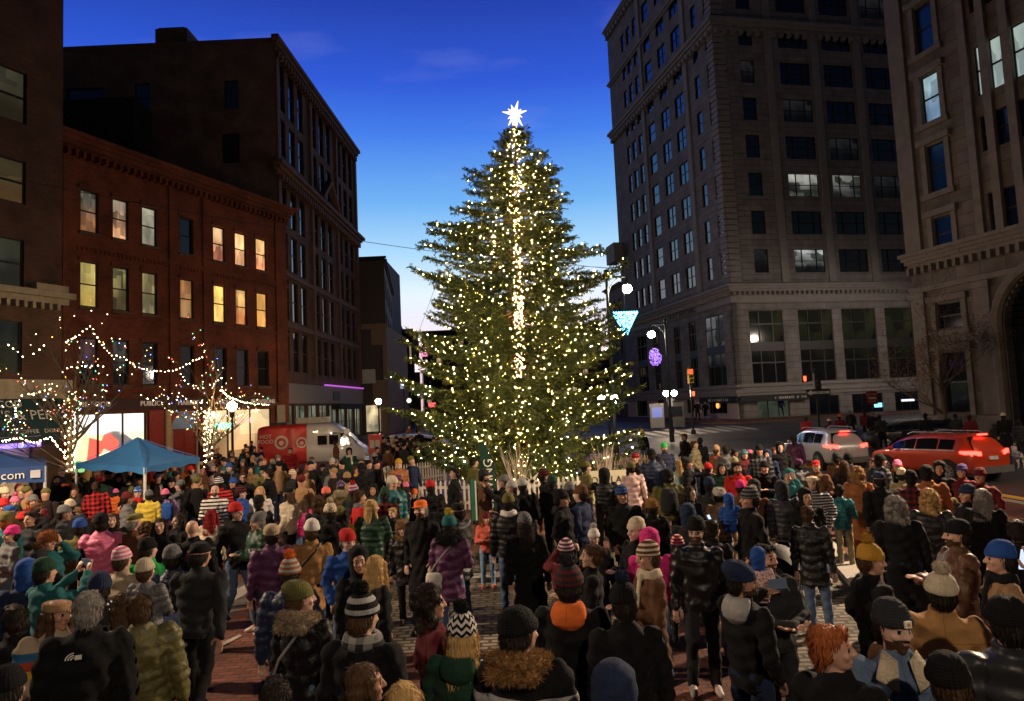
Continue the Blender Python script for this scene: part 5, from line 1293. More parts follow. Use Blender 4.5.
def remesh(b, voxel, name, smooth=2, disp=None):
    me = b.mesh('tmp'); o = bpy.data.objects.new('tmp', me); COL.objects.link(o)
    md = o.modifiers.new('r', 'REMESH'); md.mode = 'VOXEL'; md.voxel_size = voxel; md.use_smooth_shade = True
    if smooth: sm = o.modifiers.new('s', 'SMOOTH'); sm.factor = .5; sm.iterations = smooth
    dg = bpy.context.evaluated_depsgraph_get(); out = bpy.data.meshes.new_from_object(o.evaluated_get(dg)); out.name = name
    bpy.data.objects.remove(o); bpy.data.meshes.remove(me)
    if disp:
        n = len(out.vertices); co = np.empty(n*3, np.float32); out.vertices.foreach_get('co', co); co = co.reshape(-1, 3)
        nr = np.empty(n*3, np.float32); out.vertices.foreach_get('normal', nr); nr = nr.reshape(-1, 3)
        co = disp(co, nr); out.vertices.foreach_set('co', co.astype(np.float32).ravel())
    out.polygons.foreach_set('use_smooth', [True]*len(out.polygons)); out.update(); return out

# arms: elbow, wrist, hand direction for side s (+1 = the figure's left; it faces -y)
def arm(kind, s):
    A = {'down': ((.245, .03, 1.13), (.262, -.02, .88), (.0, -.15, -1)), 'pocket': ((.275, .07, 1.15), (.205, -.09, .95), (-.2, -.5, -.8)), 'chest': ((.25, -.03, 1.13), (.09, -.29, 1.19), (-.45, -.8, .3)),
         'photo': ((.27, -.20, 1.32), (.10, -.40, 1.53), (-.25, -.35, .9)), 'cheer': ((.33, -.10, 1.60), (.26, -.22, 1.84), (0, -.2, 1)), 'hold': ((.26, -.07, 1.15), (.0, -.27, 1.10), (-.95, -.2, .05)),
         'reach': ((.27, -.20, 1.36), (.24, -.46, 1.38), (0, -1, .05)), 'head': ((.30, -.13, 1.38), (.14, -.08, 1.60), (-.45, .05, .9)), 'swing_f': ((.235, -.10, 1.15), (.22, -.29, .97), (0, -.7, -.7)), 'swing_b': ((.25, .14, 1.15), (.27, .17, .90), (0, .1, -1)),
         'knee': ((.24, -.05, 1.15), (.13, -.25, 1.02), (-.2, -.9, -.2))}[kind]
    return [Vector((p[0]*s, p[1], p[2])) for p in A]
LEGS = {'stand': [((.098, 0, .92), (.105, -.015, .49), (.11, .02, .09)), ((.098, 0, .92), (.11, -.02, .49), (.125, .015, .09))],
        'walk': [((.095, 0, .92), (.10, -.17, .53), (.10, -.24, .10)), ((.095, 0, .92), (.10, .03, .49), (.10, .30, .17))],
        'sit': [((.10, 0, .92), (.15, -.34, .90), (.16, -.36, .50)), ((.10, 0, .92), (.15, -.34, .90), (.16, -.36, .50))]}
POSES = {'stand': ('down', 'down', 'stand'), 'pocket': ('pocket', 'pocket', 'stand'), 'phone': ('chest', 'chest', 'stand'), 'photo': ('photo', 'photo', 'stand'), 'onehand': ('down', 'chest', 'stand'),
         'cheer': ('down', 'cheer', 'stand'), 'hold': ('hold', 'hold', 'stand'), 'reach': ('reach', 'pocket', 'stand'), 'head': ('head', 'pocket', 'stand'), 'walk': ('swing_f', 'swing_b', 'walk'), 'sit': ('knee', 'knee', 'sit')}
SH = Vector((.190, .005, 1.418))
def hand(b, w, d, s, mit=False):
    d = d.normalized(); side = Vector((-s, 0, 0)) if abs(d.x) < .7 else Vector((0, -1, 0)); side = (side-d*side.dot(d)).normalized(); nrm = d.cross(side)
    palm = w+d*.045
    capsule(b, w-d*.01, .026, w+d*.075, .034, 12, flat=nrm)
    for i in range(4):
        o = side*(.027-.018*i); L_ = (.072, .08, .074, .06)[i]; p0 = w+d*.082+o; p1 = p0+(d*.8+nrm*.15*s).normalized()*L_*.55; p2 = p1+(d*.6-nrm*-.5*s).normalized()*L_*.5
        capsule(b, w+d*.05+o*.8, .0105, p1, .0098, 7); capsule(b, p1, .0098, p2, .0085, 7)
    p0 = w+d*.02+side*.028; p1 = p0+(d*.5+side*.8).normalized()*.04; p2 = p1+(d*.9+side*.25).normalized()*.035
    capsule(b, p0, .013, p1, .012, 7); capsule(b, p1, .012, p2, .010, 7)
def head_shapes(b):
    # skull, face, jaw, nose, brow, lips, ears  (face looks along -y)
    oval(b, [(0, .006, 1.745, .018, .025), (0, .006, 1.735, .046, .060), (0, .006, 1.712, .066, .085), (0, .006, 1.675, .0765, .0975), (0, .004, 1.64, .0765, .0975), (0, -.002, 1.61, .072, .088), (0, -.012, 1.58, .064, .074), (0, -.022, 1.553, .052, .062), (0, -.032, 1.532, .036, .046), (0, -.038, 1.522, .018, .026)])
    capsule(b, (0, .012, 1.60), .054, (0, .012, 1.47), .058)
    capsule(b, (0, -.093, 1.652), .0085, (0, -.112, 1.612), .0135, 8); capsule(b, (-.012, -.1, 1.608), .009, (.012, -.1, 1.608), .009, 8)
    capsule(b, (-.04, -.082, 1.664), .009, (-.012, -.091, 1.661), .009, 8); capsule(b, (.04, -.082, 1.664), .009, (.012, -.091, 1.661), .009, 8)
    capsule(b, (-.016, -.088, 1.576), .0085, (.016, -.088, 1.576), .0085, 8)
    for s in (-1, 1):
        capsule(b, (s*.044, -.062, 1.612), .022, (s*.038, -.064, 1.60), .018, 8)
        capsule(b, (s*.078, .006, 1.652), .012, (s*.076, .002, 1.615), .009, 8, flat=(1, 0, 0))
    capsule(b, (0, -.072, 1.536), .018, (0, -.070, 1.532), .016, 8)
def body_mesh(pose):
    al, ar, lg = POSES[pose]; b = MB(); head_shapes(b)
    oval(b, [(0, .01, .86, .12, .085), (0, .01, .95, .155, .105), (0, .005, 1.06, .135, .095), (0, 0, 1.2, .15, .105), (0, 0, 1.32, .165, .11), (0, .005, 1.40, .15, .095), (0, .01, 1.46, .085, .07), (0, .012, 1.5, .06, .06)])
    for s, k in ((1, al), (-1, ar)):
        S = Vector((SH.x*s, SH.y, SH.z)); E, W, D = arm(k, s); capsule(b, S, .054, E, .042); capsule(b, E, .042, W, .027); hand(b, W, D, s)
    for s, L_ in ((1, LEGS[lg][0]), (-1, LEGS[lg][1])):
        h, k, a = [Vector((p[0]*s, p[1], p[2])) for p in L_]; capsule(b, h, .085, k, .055); capsule(b, k, .056, a, .038); capsule(b, a, .036, a+Vector((0, -.12, -.05)), .03)
    me = remesh(b, .0075, 'person', 2)
    n = len(me.polygons); c = np.empty(n*3, np.float32); me.polygons.foreach_get('center', c); c = c.reshape(-1, 3); x, y, z = np.abs(c[:, 0]), c[:, 1], c[:, 2]
    mi = np.zeros(n, np.int32); front = y < -.055
    mi[front & (z > 1.522) & (z < 1.60) & ((y < -.05))] = 5
    mi[(z > 1.515) & (z < 1.585) & (y < .01) & (y > -.06) & (x > .04)] = 5
    mi[front & (x < .019) & (z > 1.570) & (z < 1.582) & (y < -.075)] = 4
    mi[front & (x > .013) & (x < .048) & (z > 1.665) & (z < 1.677) & (y < -.065)] = 3
    mi[front & (x > .017) & (x < .046) & (z > 1.636) & (z < 1.650) & (y < -.06)] = 1
    mi[front & (x > .024) & (x < .039) & (z > 1.634) & (z < 1.651) & (y < -.06)] = 2
    me.polygons.foreach_set('material_index', mi)
    for _ in range(6): me.materials.append(None)
    return me
def coat_mesh(pose, kind):
    al, ar, lg = POSES[pose]; b = MB(); puff = .012 if kind in ('puffer', 'vest') else 0.0
    hem = {'jacket': .85, 'puffer': .84, 'vest': .86, 'parka': .68, 'long': .42, 'poncho': .70}[kind]
    if lg == 'sit': hem = .84
    top = [(0, .0, 1.02, .172+puff, .128+puff), (0, 0, 1.15, .182+puff, .135+puff), (0, 0, 1.28, .205+puff, .145+puff), (0, .003, 1.37, .208+puff, .138+puff), (0, .008, 1.435, .175, .112), (0, .012, 1.48, .105, .085), (0, .012, 1.515, .082, .080), (0, .012, 1.535, .078, .078)]
    if hem > .8: low = [(0, .0, hem, .172+puff, .128+puff), (0, 0, .93, .178+puff, .132+puff)]
    elif hem > .6: low = [(0, .0, hem, .205, .155), (0, 0, .85, .19, .145)]
    else: low = [(0, .0, hem, .235, .195), (0, 0, .7, .215, .17), (0, 0, .88, .19, .15)]
    if kind == 'poncho': low = [(0, 0, .78, .30, .20), (0, 0, 1.0, .27, .18)]; top = top[1:]
    oval(b, low+top, 24)
    for s, k in ((1, al), (-1, ar)):
        if kind == 'vest': capsule(b, Vector((SH.x*s, SH.y, SH.z)), .075, Vector((SH.x*s*1.02, SH.y, SH.z-.05)), .078); continue
        S = Vector((SH.x*s, SH.y, SH.z-.005)); E, W, D = arm(k, s); q = W-(W-E).normalized()*.0
        capsule(b, S, .076+puff*.6, E, .060+puff*.7); capsule(b, E, .060+puff*.7, q, .046+puff*.5)
    rs = random.Random(hash(pose) % 99 if False else len(pose)*7+len(kind))
    ph = rs.uniform(0, 6)
    def disp(co, nr):
        w_ = .05*np.sin(co[:, 0]*9+ph)+.04*np.sin(co[:, 1]*13+co[:, 2]*5); d = .0065*np.sin((co[:, 2]+w_)*46+co[:, 0]*14+ph)+.006*np.sin((co[:, 0]+w_)*37-co[:, 2]*21+co[:, 1]*26)+.004*np.sin((co[:, 1]-w_)*60+co[:, 2]*33)
        if kind in ('puffer', 'vest'): d = d*.7+.009*np.abs(np.sin((co[:, 2]+.10*w_)*math.pi/.085))
        return co+nr*d[:, None]
    return remesh(b, .014, 'coat', 2, disp)
def sleeve_mesh(pose):
    al, ar, lg = POSES[pose]; b = MB()
    for s, k in ((1, al), (-1, ar)):
        S = Vector((SH.x*s, SH.y, SH.z-.005)); E, W, D = arm(k, s); capsule(b, S, .064, E, .052); capsule(b, E, .052, W, .042)
    return remesh(b, .016, 'sleeves', 1)
def trouser_mesh(lg):
    b = MB(); oval(b, [(0, .01, .86, .13, .10), (0, .01, .95, .165, .118), (0, .005, 1.03, .15, .11)])
    for s, L_ in ((1, LEGS[lg][0]), (-1, LEGS[lg][1])):
        h, k, a = [Vector((p[0]*s, p[1], p[2])) for p in L_]; capsule(b, h, .096, k, .070); capsule(b, k, .070, a+Vector((0, 0, .0)), .058)
    def disp(co, nr): return co+nr*(.004*np.sin(co[:, 2]*45+co[:, 0]*30)+.003*np.sin(co[:, 2]*23-co[:, 1]*40))[:, None]
    return remesh(b, .014, 'trousers', 2, disp)
def shoe_mesh(lg, s):
    b = MB()
    for L_ in (LEGS[lg][0 if s > 0 else 1],):
        a = Vector((L_[2][0]*s, L_[2][1], L_[2][2])); up = .0; capsule(b, a+Vector((0, .015, -.03)), .046, a+Vector((s*.01, -.10, -.048)), .042, 12); capsule(b, a+Vector((s*.01, -.10, -.052)), .040, a+Vector((s*.02, -.165, -.058)), .032, 12)
    return remesh(b, .012, 'shoe', 1)
def hair_mesh(kind, under=False):
    b = MB(); rs = random.Random(len(kind)*3)
    cap = [(0, .028, 1.765, .02, .03), (0, .026, 1.752, .058, .07), (0, .022, 1.728, .078, .094), (0, .024, 1.69, .0885, .098), (0, .03, 1.655, .0875, .092), (0, .042, 1.62, .083, .078), (0, .052, 1.585, .070, .058), (0, .055, 1.56, .05, .04)]
    oval(b, cap)
    if kind == 'long':
        oval(b, [(0, .05, 1.65, .098, .07), (0, .062, 1.56, .108, .065), (0, .075, 1.46, .12, .058), (0, .09, 1.36, .115, .045), (0, .10, 1.27, .08, .03)]); 
        for s in (-1, 1): capsule(b, (s*.082, -.012, 1.68), .026, (s*.09, -.035, 1.52), .028); capsule(b, (s*.09, -.035, 1.52), .028, (s*.10, -.075, 1.38), .018)
    if kind == 'bun': b.ball((0, .13, 1.70), .045, .04, .045)
    if kind == 'tail': capsule(b, (0, .11, 1.68), .034, (0, .16, 1.56), .034); capsule(b, (0, .16, 1.56), .034, (0, .14, 1.42), .018)
    if kind == 'curly':
        for _ in range(70):
            a = rs.uniform(0, 6.28); e = rs.uniform(-.5, 1.4); r_ = .105; p = (r_*math.cos(e)*math.cos(a)*.93, .03+r_*math.cos(e)*math.sin(a)*1.05, 1.67+r_*math.sin(e))
            if p[1] < -.045 and p[2] < 1.71: continue
            b.ball(p, rs.uniform(.022, .036), seg=8, rings=5)
        for s in (-1, 1):
            for k in range(5): b.ball((s*.095, .02+rs.uniform(-.02, .04), 1.64-k*.035), .034, seg=8, rings=5)
        for k in range(10): b.ball((rs.uniform(-.08, .08), .10, 1.62-rs.uniform(0, .16)), .038, seg=8, rings=5)
    if kind == 'short': capsule(b, (-.03, -.062, 1.735), .026, (.035, -.06, 1.738), .022)
    def disp(co, nr):
        if kind == 'curly': return co
        return co+nr*(.0035*np.sin(np.arctan2(co[:, 1]-.03, co[:, 0])*26+co[:, 2]*30)+.002*np.sin(co[:, 2]*90))[:, None]
    me = remesh(b, .009, 'hair', 1, disp)
    if under:
        zz = [v.co.z for v in me.vertices]; fs = [tuple(f.vertices) for f in me.polygons if max(zz[i] for i in f.vertices) < 1.672]; us = sorted({i for f in fs for i in f}); mp2 = {i: j for j, i in enumerate(us)}; co2 = [tuple(me.vertices[i].co) for i in us]; me = bpy.data.meshes.new('hair'); me.from_pydata(co2, [], [tuple(mp2[i] for i in f) for f in fs]); me.polygons.foreach_set('use_smooth', [True]*len(fs)); me.update()
    return strands(me, 2600 if kind in ('long', 'curly', 'tail') else 1500, .045, .0016, .5 if kind == 'curly' else .16, True)
def hat_mesh(kind):
    b = MB(); vs = .009
    if kind in ('beanie', 'pom'):
        oval(b, [(0, .02, 1.805, .02, .025), (0, .022, 1.795, .05, .058), (0, .02, 1.765, .078, .092), (0, .014, 1.72, .0925, .108), (0, .010, 1.685, .095, .111), (0, .008, 1.67, .093, .108)])
        oval(b, [(0, .008, 1.662, .097, .112), (0, .008, 1.668, .1005, .116), (0, .010, 1.70, .1005, .116), (0, .011, 1.712, .096, .111)])
    if kind == 'slouch':
        oval(b, [(0, .06, 1.80, .03, .03), (0, .055, 1.79, .06, .07), (0, .045, 1.76, .088, .105), (0, .03, 1.72, .098, .118), (0, .012, 1.68, .096, .112), (0, .008, 1.663, .098, .114)])
    if kind == 'cap':
        oval(b, [(0, .01, 1.775, .02, .03), (0, .01, 1.768, .055, .07), (0, .01, 1.74, .084, .10), (0, .008, 1.70, .091, .107), (0, .006, 1.675, .091, .107)])
        oval(b, [(0, -.115, 1.676, .068, .075), (0, -.113, 1.690, .070, .077)])
    if kind == 'flat':
        oval(b, [(0, -.015, 1.765, .06, .09), (0, -.015, 1.755, .09, .12), (0, -.01, 1.72, .103, .128), (0, .0, 1.69, .094, .11)]); oval(b, [(0, -.105, 1.682, .062, .05), (0, -.105, 1.698, .064, .055)])
    if kind == 'trapper':
        oval(b, [(0, .012, 1.80, .04, .05), (0, .012, 1.785, .085, .10), (0, .01, 1.74, .112, .128), (0, .006, 1.70, .118, .135), (0, .006, 1.665, .112, .128)])
        for s in (-1, 1): capsule(b, (s*.098, .01, 1.67), .035, (s*.09, .0, 1.58), .032)
    if kind == 'headband':
        oval(b, [(0, .012, 1.665, .093, .107), (0, .012, 1.675, .098, .113), (0, .014, 1.72, .094, .108), (0, .014, 1.728, .086, .10)])
    if kind == 'hood':
        oval(b, [(0, .05, 1.815, .03, .04), (0, .05, 1.80, .075, .085), (0, .046, 1.76, .105, .115), (0, .05, 1.70, .118, .122), (0, .05, 1.64, .118, .12), (0, .045, 1.57, .108, .108), (0, .03, 1.50, .105, .10), (0, .02, 1.46, .11, .10)]); vs = .011
    def disp(co, nr):
        if kind in ('beanie', 'pom', 'slouch', 'headband'):
            return co+nr*(.0022*np.sin(np.arctan2(co[:, 1], co[:, 0])*34))[:, None]
        if kind == 'trapper': return co+nr*(.006*np.sin(co[:, 0]*160+co[:, 2]*120)*np.sin(co[:, 1]*140))[:, None]
        return co+nr*(.003*np.sin(co[:, 2]*60+co[:, 0]*40))[:, None]
    if kind == 'trapper': return strands(remesh(b, vs, 'hat', 1, disp), 4000, .022, .0012, .5, False)
    return remesh(b, vs, 'hat', 1, disp)
def strands(me, n, ln, wd, jit, down):
    """loose strands standing off a hair or fur surface, in the same mesh"""
    rn = np.random.default_rng(n); nv = len(me.vertices); co = np.empty(nv*3, np.float32); me.vertices.foreach_get('co', co); co = co.reshape(-1, 3); nr = np.empty(nv*3, np.float32); me.vertices.foreach_get('normal', nr); nr = nr.reshape(-1, 3)
    idx = rn.integers(0, nv, n); p, q = co[idx], nr[idx]
    if down: d = np.array([0, .25, -1.])[None]+rn.normal(0, jit, (n, 3)); d = d-q*(d*q).sum(1)[:, None]*.8+q*.18
    else: d = q+rn.normal(0, jit, (n, 3))
    d /= np.linalg.norm(d, axis=1)[:, None]; L_ = (ln*rn.uniform(.4, 1.2, n))[:, None]; s = np.cross(d, q+.01); s /= np.linalg.norm(s, axis=1)[:, None]
    p0 = p-q*.002; m1 = p0+d*L_*.5+q*.004; tp = p0+d*L_+q*.002
    V = np.stack([p0-s*wd, p0+s*wd, m1+s*wd, tp, m1-s*wd], 1).reshape(-1, 3)
    vs = [tuple(v) for v in co]+[tuple(v) for v in V.tolist()]; fs = [tuple(f.vertices) for f in me.polygons]+[tuple(nv+5*i+k for k in range(5)) for i in range(n)]
    o = bpy.data.meshes.new(me.name); o.from_pydata(vs, [], fs); o.polygons.foreach_set('use_smooth', [True]*len(fs)); o.update(); return o
def fuzz(co, nr, a=.008):
    rnd = np.random.default_rng(3); return co+nr*(rnd.random(len(co))*a+a*.8*np.sin(co[:, 0]*110)*np.sin(co[:, 2]*120+co[:, 1]*90))[:, None]
def misc_mesh(kind):
    b = MB()
    if kind == 'pom': b.ball((0, .03, 1.835), .042, seg=12, rings=8); return strands(remesh(b, .009, 'pompom', 0, fuzz), 900, .018, .0013, .4, False)
    if kind == 'furcollar':
        for k in range(18):
            a = 2*math.pi*k/18; b.ball((.118*math.cos(a), .05+.10*math.sin(a), 1.50+.035*math.sin(a)), .042, seg=8, rings=6)
        for k in range(7): b.ball((-.10+.033*k, .155, 1.47), .04, seg=8, rings=6)
        return strands(remesh(b, .011, 'fur_collar', 0, fuzz), 7000, .034, .0012, .55, False)
    if kind == 'hoodback':
        oval(b, [(0, .10, 1.35, .06, .035), (0, .115, 1.40, .11, .06), (0, .10, 1.46, .125, .075), (0, .075, 1.51, .115, .08), (0, .06, 1.54, .095, .07)]); return remesh(b, .013, 'hood', 1)
    if kind == 'scarf':
        for zz, r_ in ((1.475, .108), (1.51, .098)):
            for k in range(20): a = 2*math.pi*k/20; b.ball((r_*math.cos(a), .008+r_*.88*math.sin(a), zz+.008*math.sin(3*a)), .032, seg=8, rings=6)
        capsule(b, (.05, -.11, 1.48), .035, (.06, -.16, 1.22), .036, 10, flat=(0, 1, 0)); return remesh(b, .012, 'scarf', 1)
    if kind == 'backpack':
        oval(b, [(0, .20, 1.02, .12, .06), (0, .21, 1.06, .145, .085), (0, .21, 1.2, .15, .095), (0, .20, 1.38, .135, .085), (0, .18, 1.46, .09, .05)]); return remesh(b, .014, 'backpack', 2)
    if kind == 'straps':
        for s in (-1, 1): b.tube([(s*.09, .16, 1.44), (s*.11, .06, 1.515), (s*.115, -.08, 1.47), (s*.12, -.15, 1.35), (s*.14, -.12, 1.2), (s*.15, .02, 1.1)], .016, 6)
        return b.mesh('straps')
    if kind == 'bag':
        oval(b, [(.19, .10, .82, .10, .035), (.19, .10, .86, .125, .05), (.19, .10, 1.0, .12, .05), (.19, .10, 1.05, .10, .04)]); return remesh(b, .014, 'bag', 1)
    if kind == 'bagstrap': b.tube([(.26, .08, 1.03), (.12, .165, 1.22), (-.06, .16, 1.42), (-.115, .06, 1.50), (-.10, -.09, 1.44), (.06, -.165, 1.22), (.22, -.1, 1.0), (.27, .0, 1.0)], .012, 6); return b.mesh('strap')
    if kind == 'glasses':
        for s in (-1, 1): b.tube([(s*.033+.02*math.cos(k*math.pi/5), -.101, 1.643+.015*math.sin(k*math.pi/5)) for k in range(11)], .0025, 4); b.tube([(s*.052, -.10, 1.648), (s*.08, -.0, 1.652)], .0025, 4)
        b.tube([(-.013, -.103, 1.645), (.013, -.103, 1.645)], .0025, 4); return b.mesh('glasses')
_mesh = {}
def M(kind, *a):
    k = (kind,)+a
    if k not in _mesh: _mesh[k] = {'body': body_mesh, 'coat': coat_mesh, 'sleeves': sleeve_mesh, 'trousers': trouser_mesh, 'shoes': shoe_mesh, 'hair': hair_mesh, 'hat': hat_mesh, 'misc': misc_mesh}[kind](*a)
    return _mesh[k]
def body_turned(pose, yaw, k):
    """the body with its head turned by YAW degrees and scaled by K about the neck"""
    key = ('bt', pose, yaw, k)
    if key in _mesh: return _mesh[key]
    src = M('body', pose)
    if yaw == 0 and k == 1: _mesh[key] = src; return src
    me = src.copy(); n = len(me.vertices); co = np.empty(n*3, np.float32); me.vertices.foreach_get('co', co); co = co.reshape(-1, 3)
    hr = (np.hypot(co[:, 0], co[:, 1]) < .135) | (co[:, 2] > 1.9)
    w = np.clip((co[:, 2]-1.47)/.08, 0, 1)*hr*(np.hypot(co[:, 0], co[:, 1]-.0) < .128); a = w*R(yaw); c, s = np.cos(a), np.sin(a)
    x = co[:, 0]*c-co[:, 1]*s; y = co[:, 0]*s+co[:, 1]*c; kk = 1+(k-1)*w
    co = np.stack([x*kk, y*kk, np.where(w > 0, 1.48+(co[:, 2]-1.48)*kk, co[:, 2])], 1)
    me.vertices.foreach_set('co', co.astype(np.float32).ravel()); me.update(); _mesh[key] = me; return me

# ---------------------------------------------------------------- people: cloth
CLR = {'black': (.006, .006, .007), 'charcoal': (.022, .023, .026), 'grey': (.13, .13, .135), 'pale_grey': (.34, .33, .32), 'white': (.62, .58, .54), 'cream': (.56, .47, .34), 'beige': (.40, .31, .21), 'tan': (.33, .20, .10), 'camel': (.36, .19, .07),
       'brown': (.11, .05, .025), 'rust': (.28, .10, .035), 'maroon': (.11, .014, .018), 'red': (.45, .02, .02), 'coral': (.75, .16, .12), 'orange': (.75, .16, .03), 'mustard': (.45, .24, .03), 'yellow': (.60, .45, .06), 'olive': (.12, .11, .035), 'khaki': (.26, .22, .12),
       'green': (.02, .20, .05), 'dark_green': (.015, .05, .028), 'bright_green': (.03, .42, .09), 'teal': (.02, .12, .13), 'mint': (.30, .55, .48), 'navy': (.016, .026, .065), 'blue': (.02, .075, .30), 'denim': (.09, .14, .23), 'sky': (.25, .40, .62),
       'purple': (.10, .03, .09), 'lilac': (.38, .25, .50), 'pink': (.72, .16, .30), 'magenta': (.60, .03, .20), 'rose': (.62, .42, .40), 'blonde': (.52, .33, .13), 'ginger': (.40, .11, .03), 'dark': (.02, .013, .009), 'hairbrown': (.075, .038, .018), 'hairgrey': (.25, .23, .21), 'silver': (.45, .43, .41), 'redhair': (.25, .012, .015)}
def cloth(color, pat='plain'):
    key = 'cloth_%s_%s' % (color, pat)
    if key in _mc: return _mc[key]
    c = CLR[color.split('/')[0]]; c2 = CLR[color.split('/')[1]] if '/' in color else (.6, .56, .5); mt, n, l, b = nmat(key)
    t = n.new('ShaderNodeTexCoord'); co = t.outputs['Object']; sp = n.new('ShaderNodeSeparateXYZ'); l.new(co, sp.inputs[0])
    nz = n.new('ShaderNodeTexNoise'); nz.inputs['Scale'].default_value = 9; nz.inputs['Detail'].default_value = 6; nz.inputs['Distortion'].default_value = .9; l.new(co, nz.inputs['Vector'])
    def math_(op, a, b_=None):
        m_ = n.new('ShaderNodeMath'); m_.operation = op
        for i, q in enumerate((a, b_)):
            if q is None: continue
            if isinstance(q, (int, float)): m_.inputs[i].default_value = q
            else: l.new(q, m_.inputs[i])
        return m_.outputs[0]
    base = n.new('ShaderNodeMix'); base.data_type = 'RGBA'; l.new(nz.outputs['Fac'], base.inputs['Factor']); base.inputs['A'].default_value = (*[v*.72 for v in c], 1); base.inputs['B'].default_value = (*[min(1, v*1.25) for v in c], 1)
    col = base.outputs['Result']; b.inputs['Roughness'].default_value = .85; b.inputs['Sheen Weight'].default_value = .03; b.inputs['Specular IOR Level'].default_value = .18
    h = nz.outputs['Fac']; dist = .018; fac = None
    if pat == 'puffer': b.inputs['Roughness'].default_value = .45; b.inputs['Specular IOR Level'].default_value = .35; nz.inputs['Scale'].default_value = 14; dist = .022
    if pat == 'leather': b.inputs['Roughness'].default_value = .42; b.inputs['Specular IOR Level'].default_value = .38; dist = .006
    if pat == 'shiny': b.inputs['Roughness'].default_value = .22; b.inputs['Metallic'].default_value = .4; dist = .03; nz.inputs['Scale'].default_value = 16
    if pat == 'fur': nz.inputs['Scale'].default_value = 60; dist = .02
    if pat == 'hair':
        mq = n.new('ShaderNodeMapping'); mq.inputs['Scale'].default_value = (1, 1, .14); l.new(co, mq.inputs[0]); l.new(mq.outputs[0], nz.inputs['Vector']); nz.inputs['Scale'].default_value = 75; nz.inputs['Distortion'].default_value = .3; dist = .012; b.inputs['Roughness'].default_value = .5
        base.inputs['A'].default_value = (*[v*.35 for v in c], 1); base.inputs['B'].default_value = (*[min(1, v*1.7) for v in c], 1)
    if pat == 'knit': h = math_('ADD', math_('SINE', math_('MULTIPLY', math_('ARCTAN2', sp.outputs[1], sp.outputs[0]), 30)), math_('SINE', math_('MULTIPLY', sp.outputs[2], 420))); dist = .0012
    if pat == 'stripes': fac = math_('GREATER_THAN', math_('SINE', math_('MULTIPLY', sp.outputs[2], 2*math.pi/.045)), .1)
    if pat == 'widestripes': fac = math_('GREATER_THAN', math_('SINE', math_('MULTIPLY', sp.outputs[2], 2*math.pi/.07)), .2)
    if pat == 'plaid': fac = math_('MULTIPLY', math_('ADD', math_('GREATER_THAN', math_('SINE', math_('MULTIPLY', sp.outputs[0], 2*math.pi/.1)), 0), math_('GREATER_THAN', math_('SINE', math_('MULTIPLY', sp.outputs[2], 2*math.pi/.1)), 0)), .5)
    if pat == 'zigzag':
        tri = math_('ABSOLUTE', math_('SUBTRACT', math_('FRACT', math_('MULTIPLY', math_('ARCTAN2', sp.outputs[1], sp.outputs[0]), 1.9)), .5))
        fac = math_('GREATER_THAN', math_('SINE', math_('MULTIPLY', math_('ADD', sp.outputs[2], math_('MULTIPLY', tri, .055)), 2*math.pi/.045)), .0)
    if pat == 'dots':
        vo = n.new('ShaderNodeTexVoronoi'); vo.inputs['Scale'].default_value = 26; l.new(co, vo.inputs['Vector']); fac = math_('LESS_THAN', vo.outputs['Distance'], .3)
    if pat == 'band':  # one broad band across the back and chest
        fac = math_('MULTIPLY', math_('GREATER_THAN', sp.outputs[2], 1.24), math_('LESS_THAN', sp.outputs[2], 1.32))
    if pat == 'denim': b.inputs['Roughness'].default_value = .9; nz.inputs['Scale'].default_value = 22
    if fac is not None:
        x = n.new('ShaderNodeMix'); x.data_type = 'RGBA'; l.new(fac, x.inputs['Factor']); l.new(col, x.inputs['A']); x.inputs['B'].default_value = (*c2, 1); col = x.outputs['Result']
    if pat == 'rainbow':
        r_ = n.new('ShaderNodeValToRGB'); r_.color_ramp.interpolation = 'CONSTANT'; l.new(math_('MULTIPLY', math_('SUBTRACT', sp.outputs[2], 1.1), 2.5), r_.inputs[0])
        cs = [(0, CLR['beige']), (.3, (.6, .35, .04)), (.44, (.4, .05, .03)), (.60, (.03, .12, .25)), (.76, CLR['beige'])]
        while len(r_.color_ramp.elements) < 5: r_.color_ramp.elements.new(.9)
        for e, (p, cc) in zip(r_.color_ramp.elements, cs): e.position = p; e.color = (*cc, 1)
        col = r_.outputs[0]
    if pat in ('plain', 'leather', 'denim', 'band'):   # stitched seams: yoke, centre back, side fronts
        def near(o_, v, w): return math_('LESS_THAN', math_('ABSOLUTE', math_('SUBTRACT', o_, v)), w)
        sm_ = math_('MAXIMUM', near(sp.outputs[2], 1.335, .002), math_('MAXIMUM', near(sp.outputs[0], .0, .0018), near(sp.outputs[2], .90, .0025)))
        vs_ = n.new('ShaderNodeVectorMath'); vs_.operation = 'SCALE'; l.new(col, vs_.inputs[0]); l.new(math_('SUBTRACT', 1.0, math_('MULTIPLY', sm_, .4)), vs_.inputs['Scale']); col = vs_.outputs[0]
        h = math_('SUBTRACT', h, math_('MULTIPLY', sm_, .5))
    l.new(col, b.inputs['Base Color'])
    bp = n.new('ShaderNodeBump'); bp.inputs['Distance'].default_value = dist; bp.inputs['Strength'].default_value = .8; l.new(h, bp.inputs['Height']); l.new(bp.outputs[0], b.inputs['Normal'])
    _mc[key] = mt; return mt
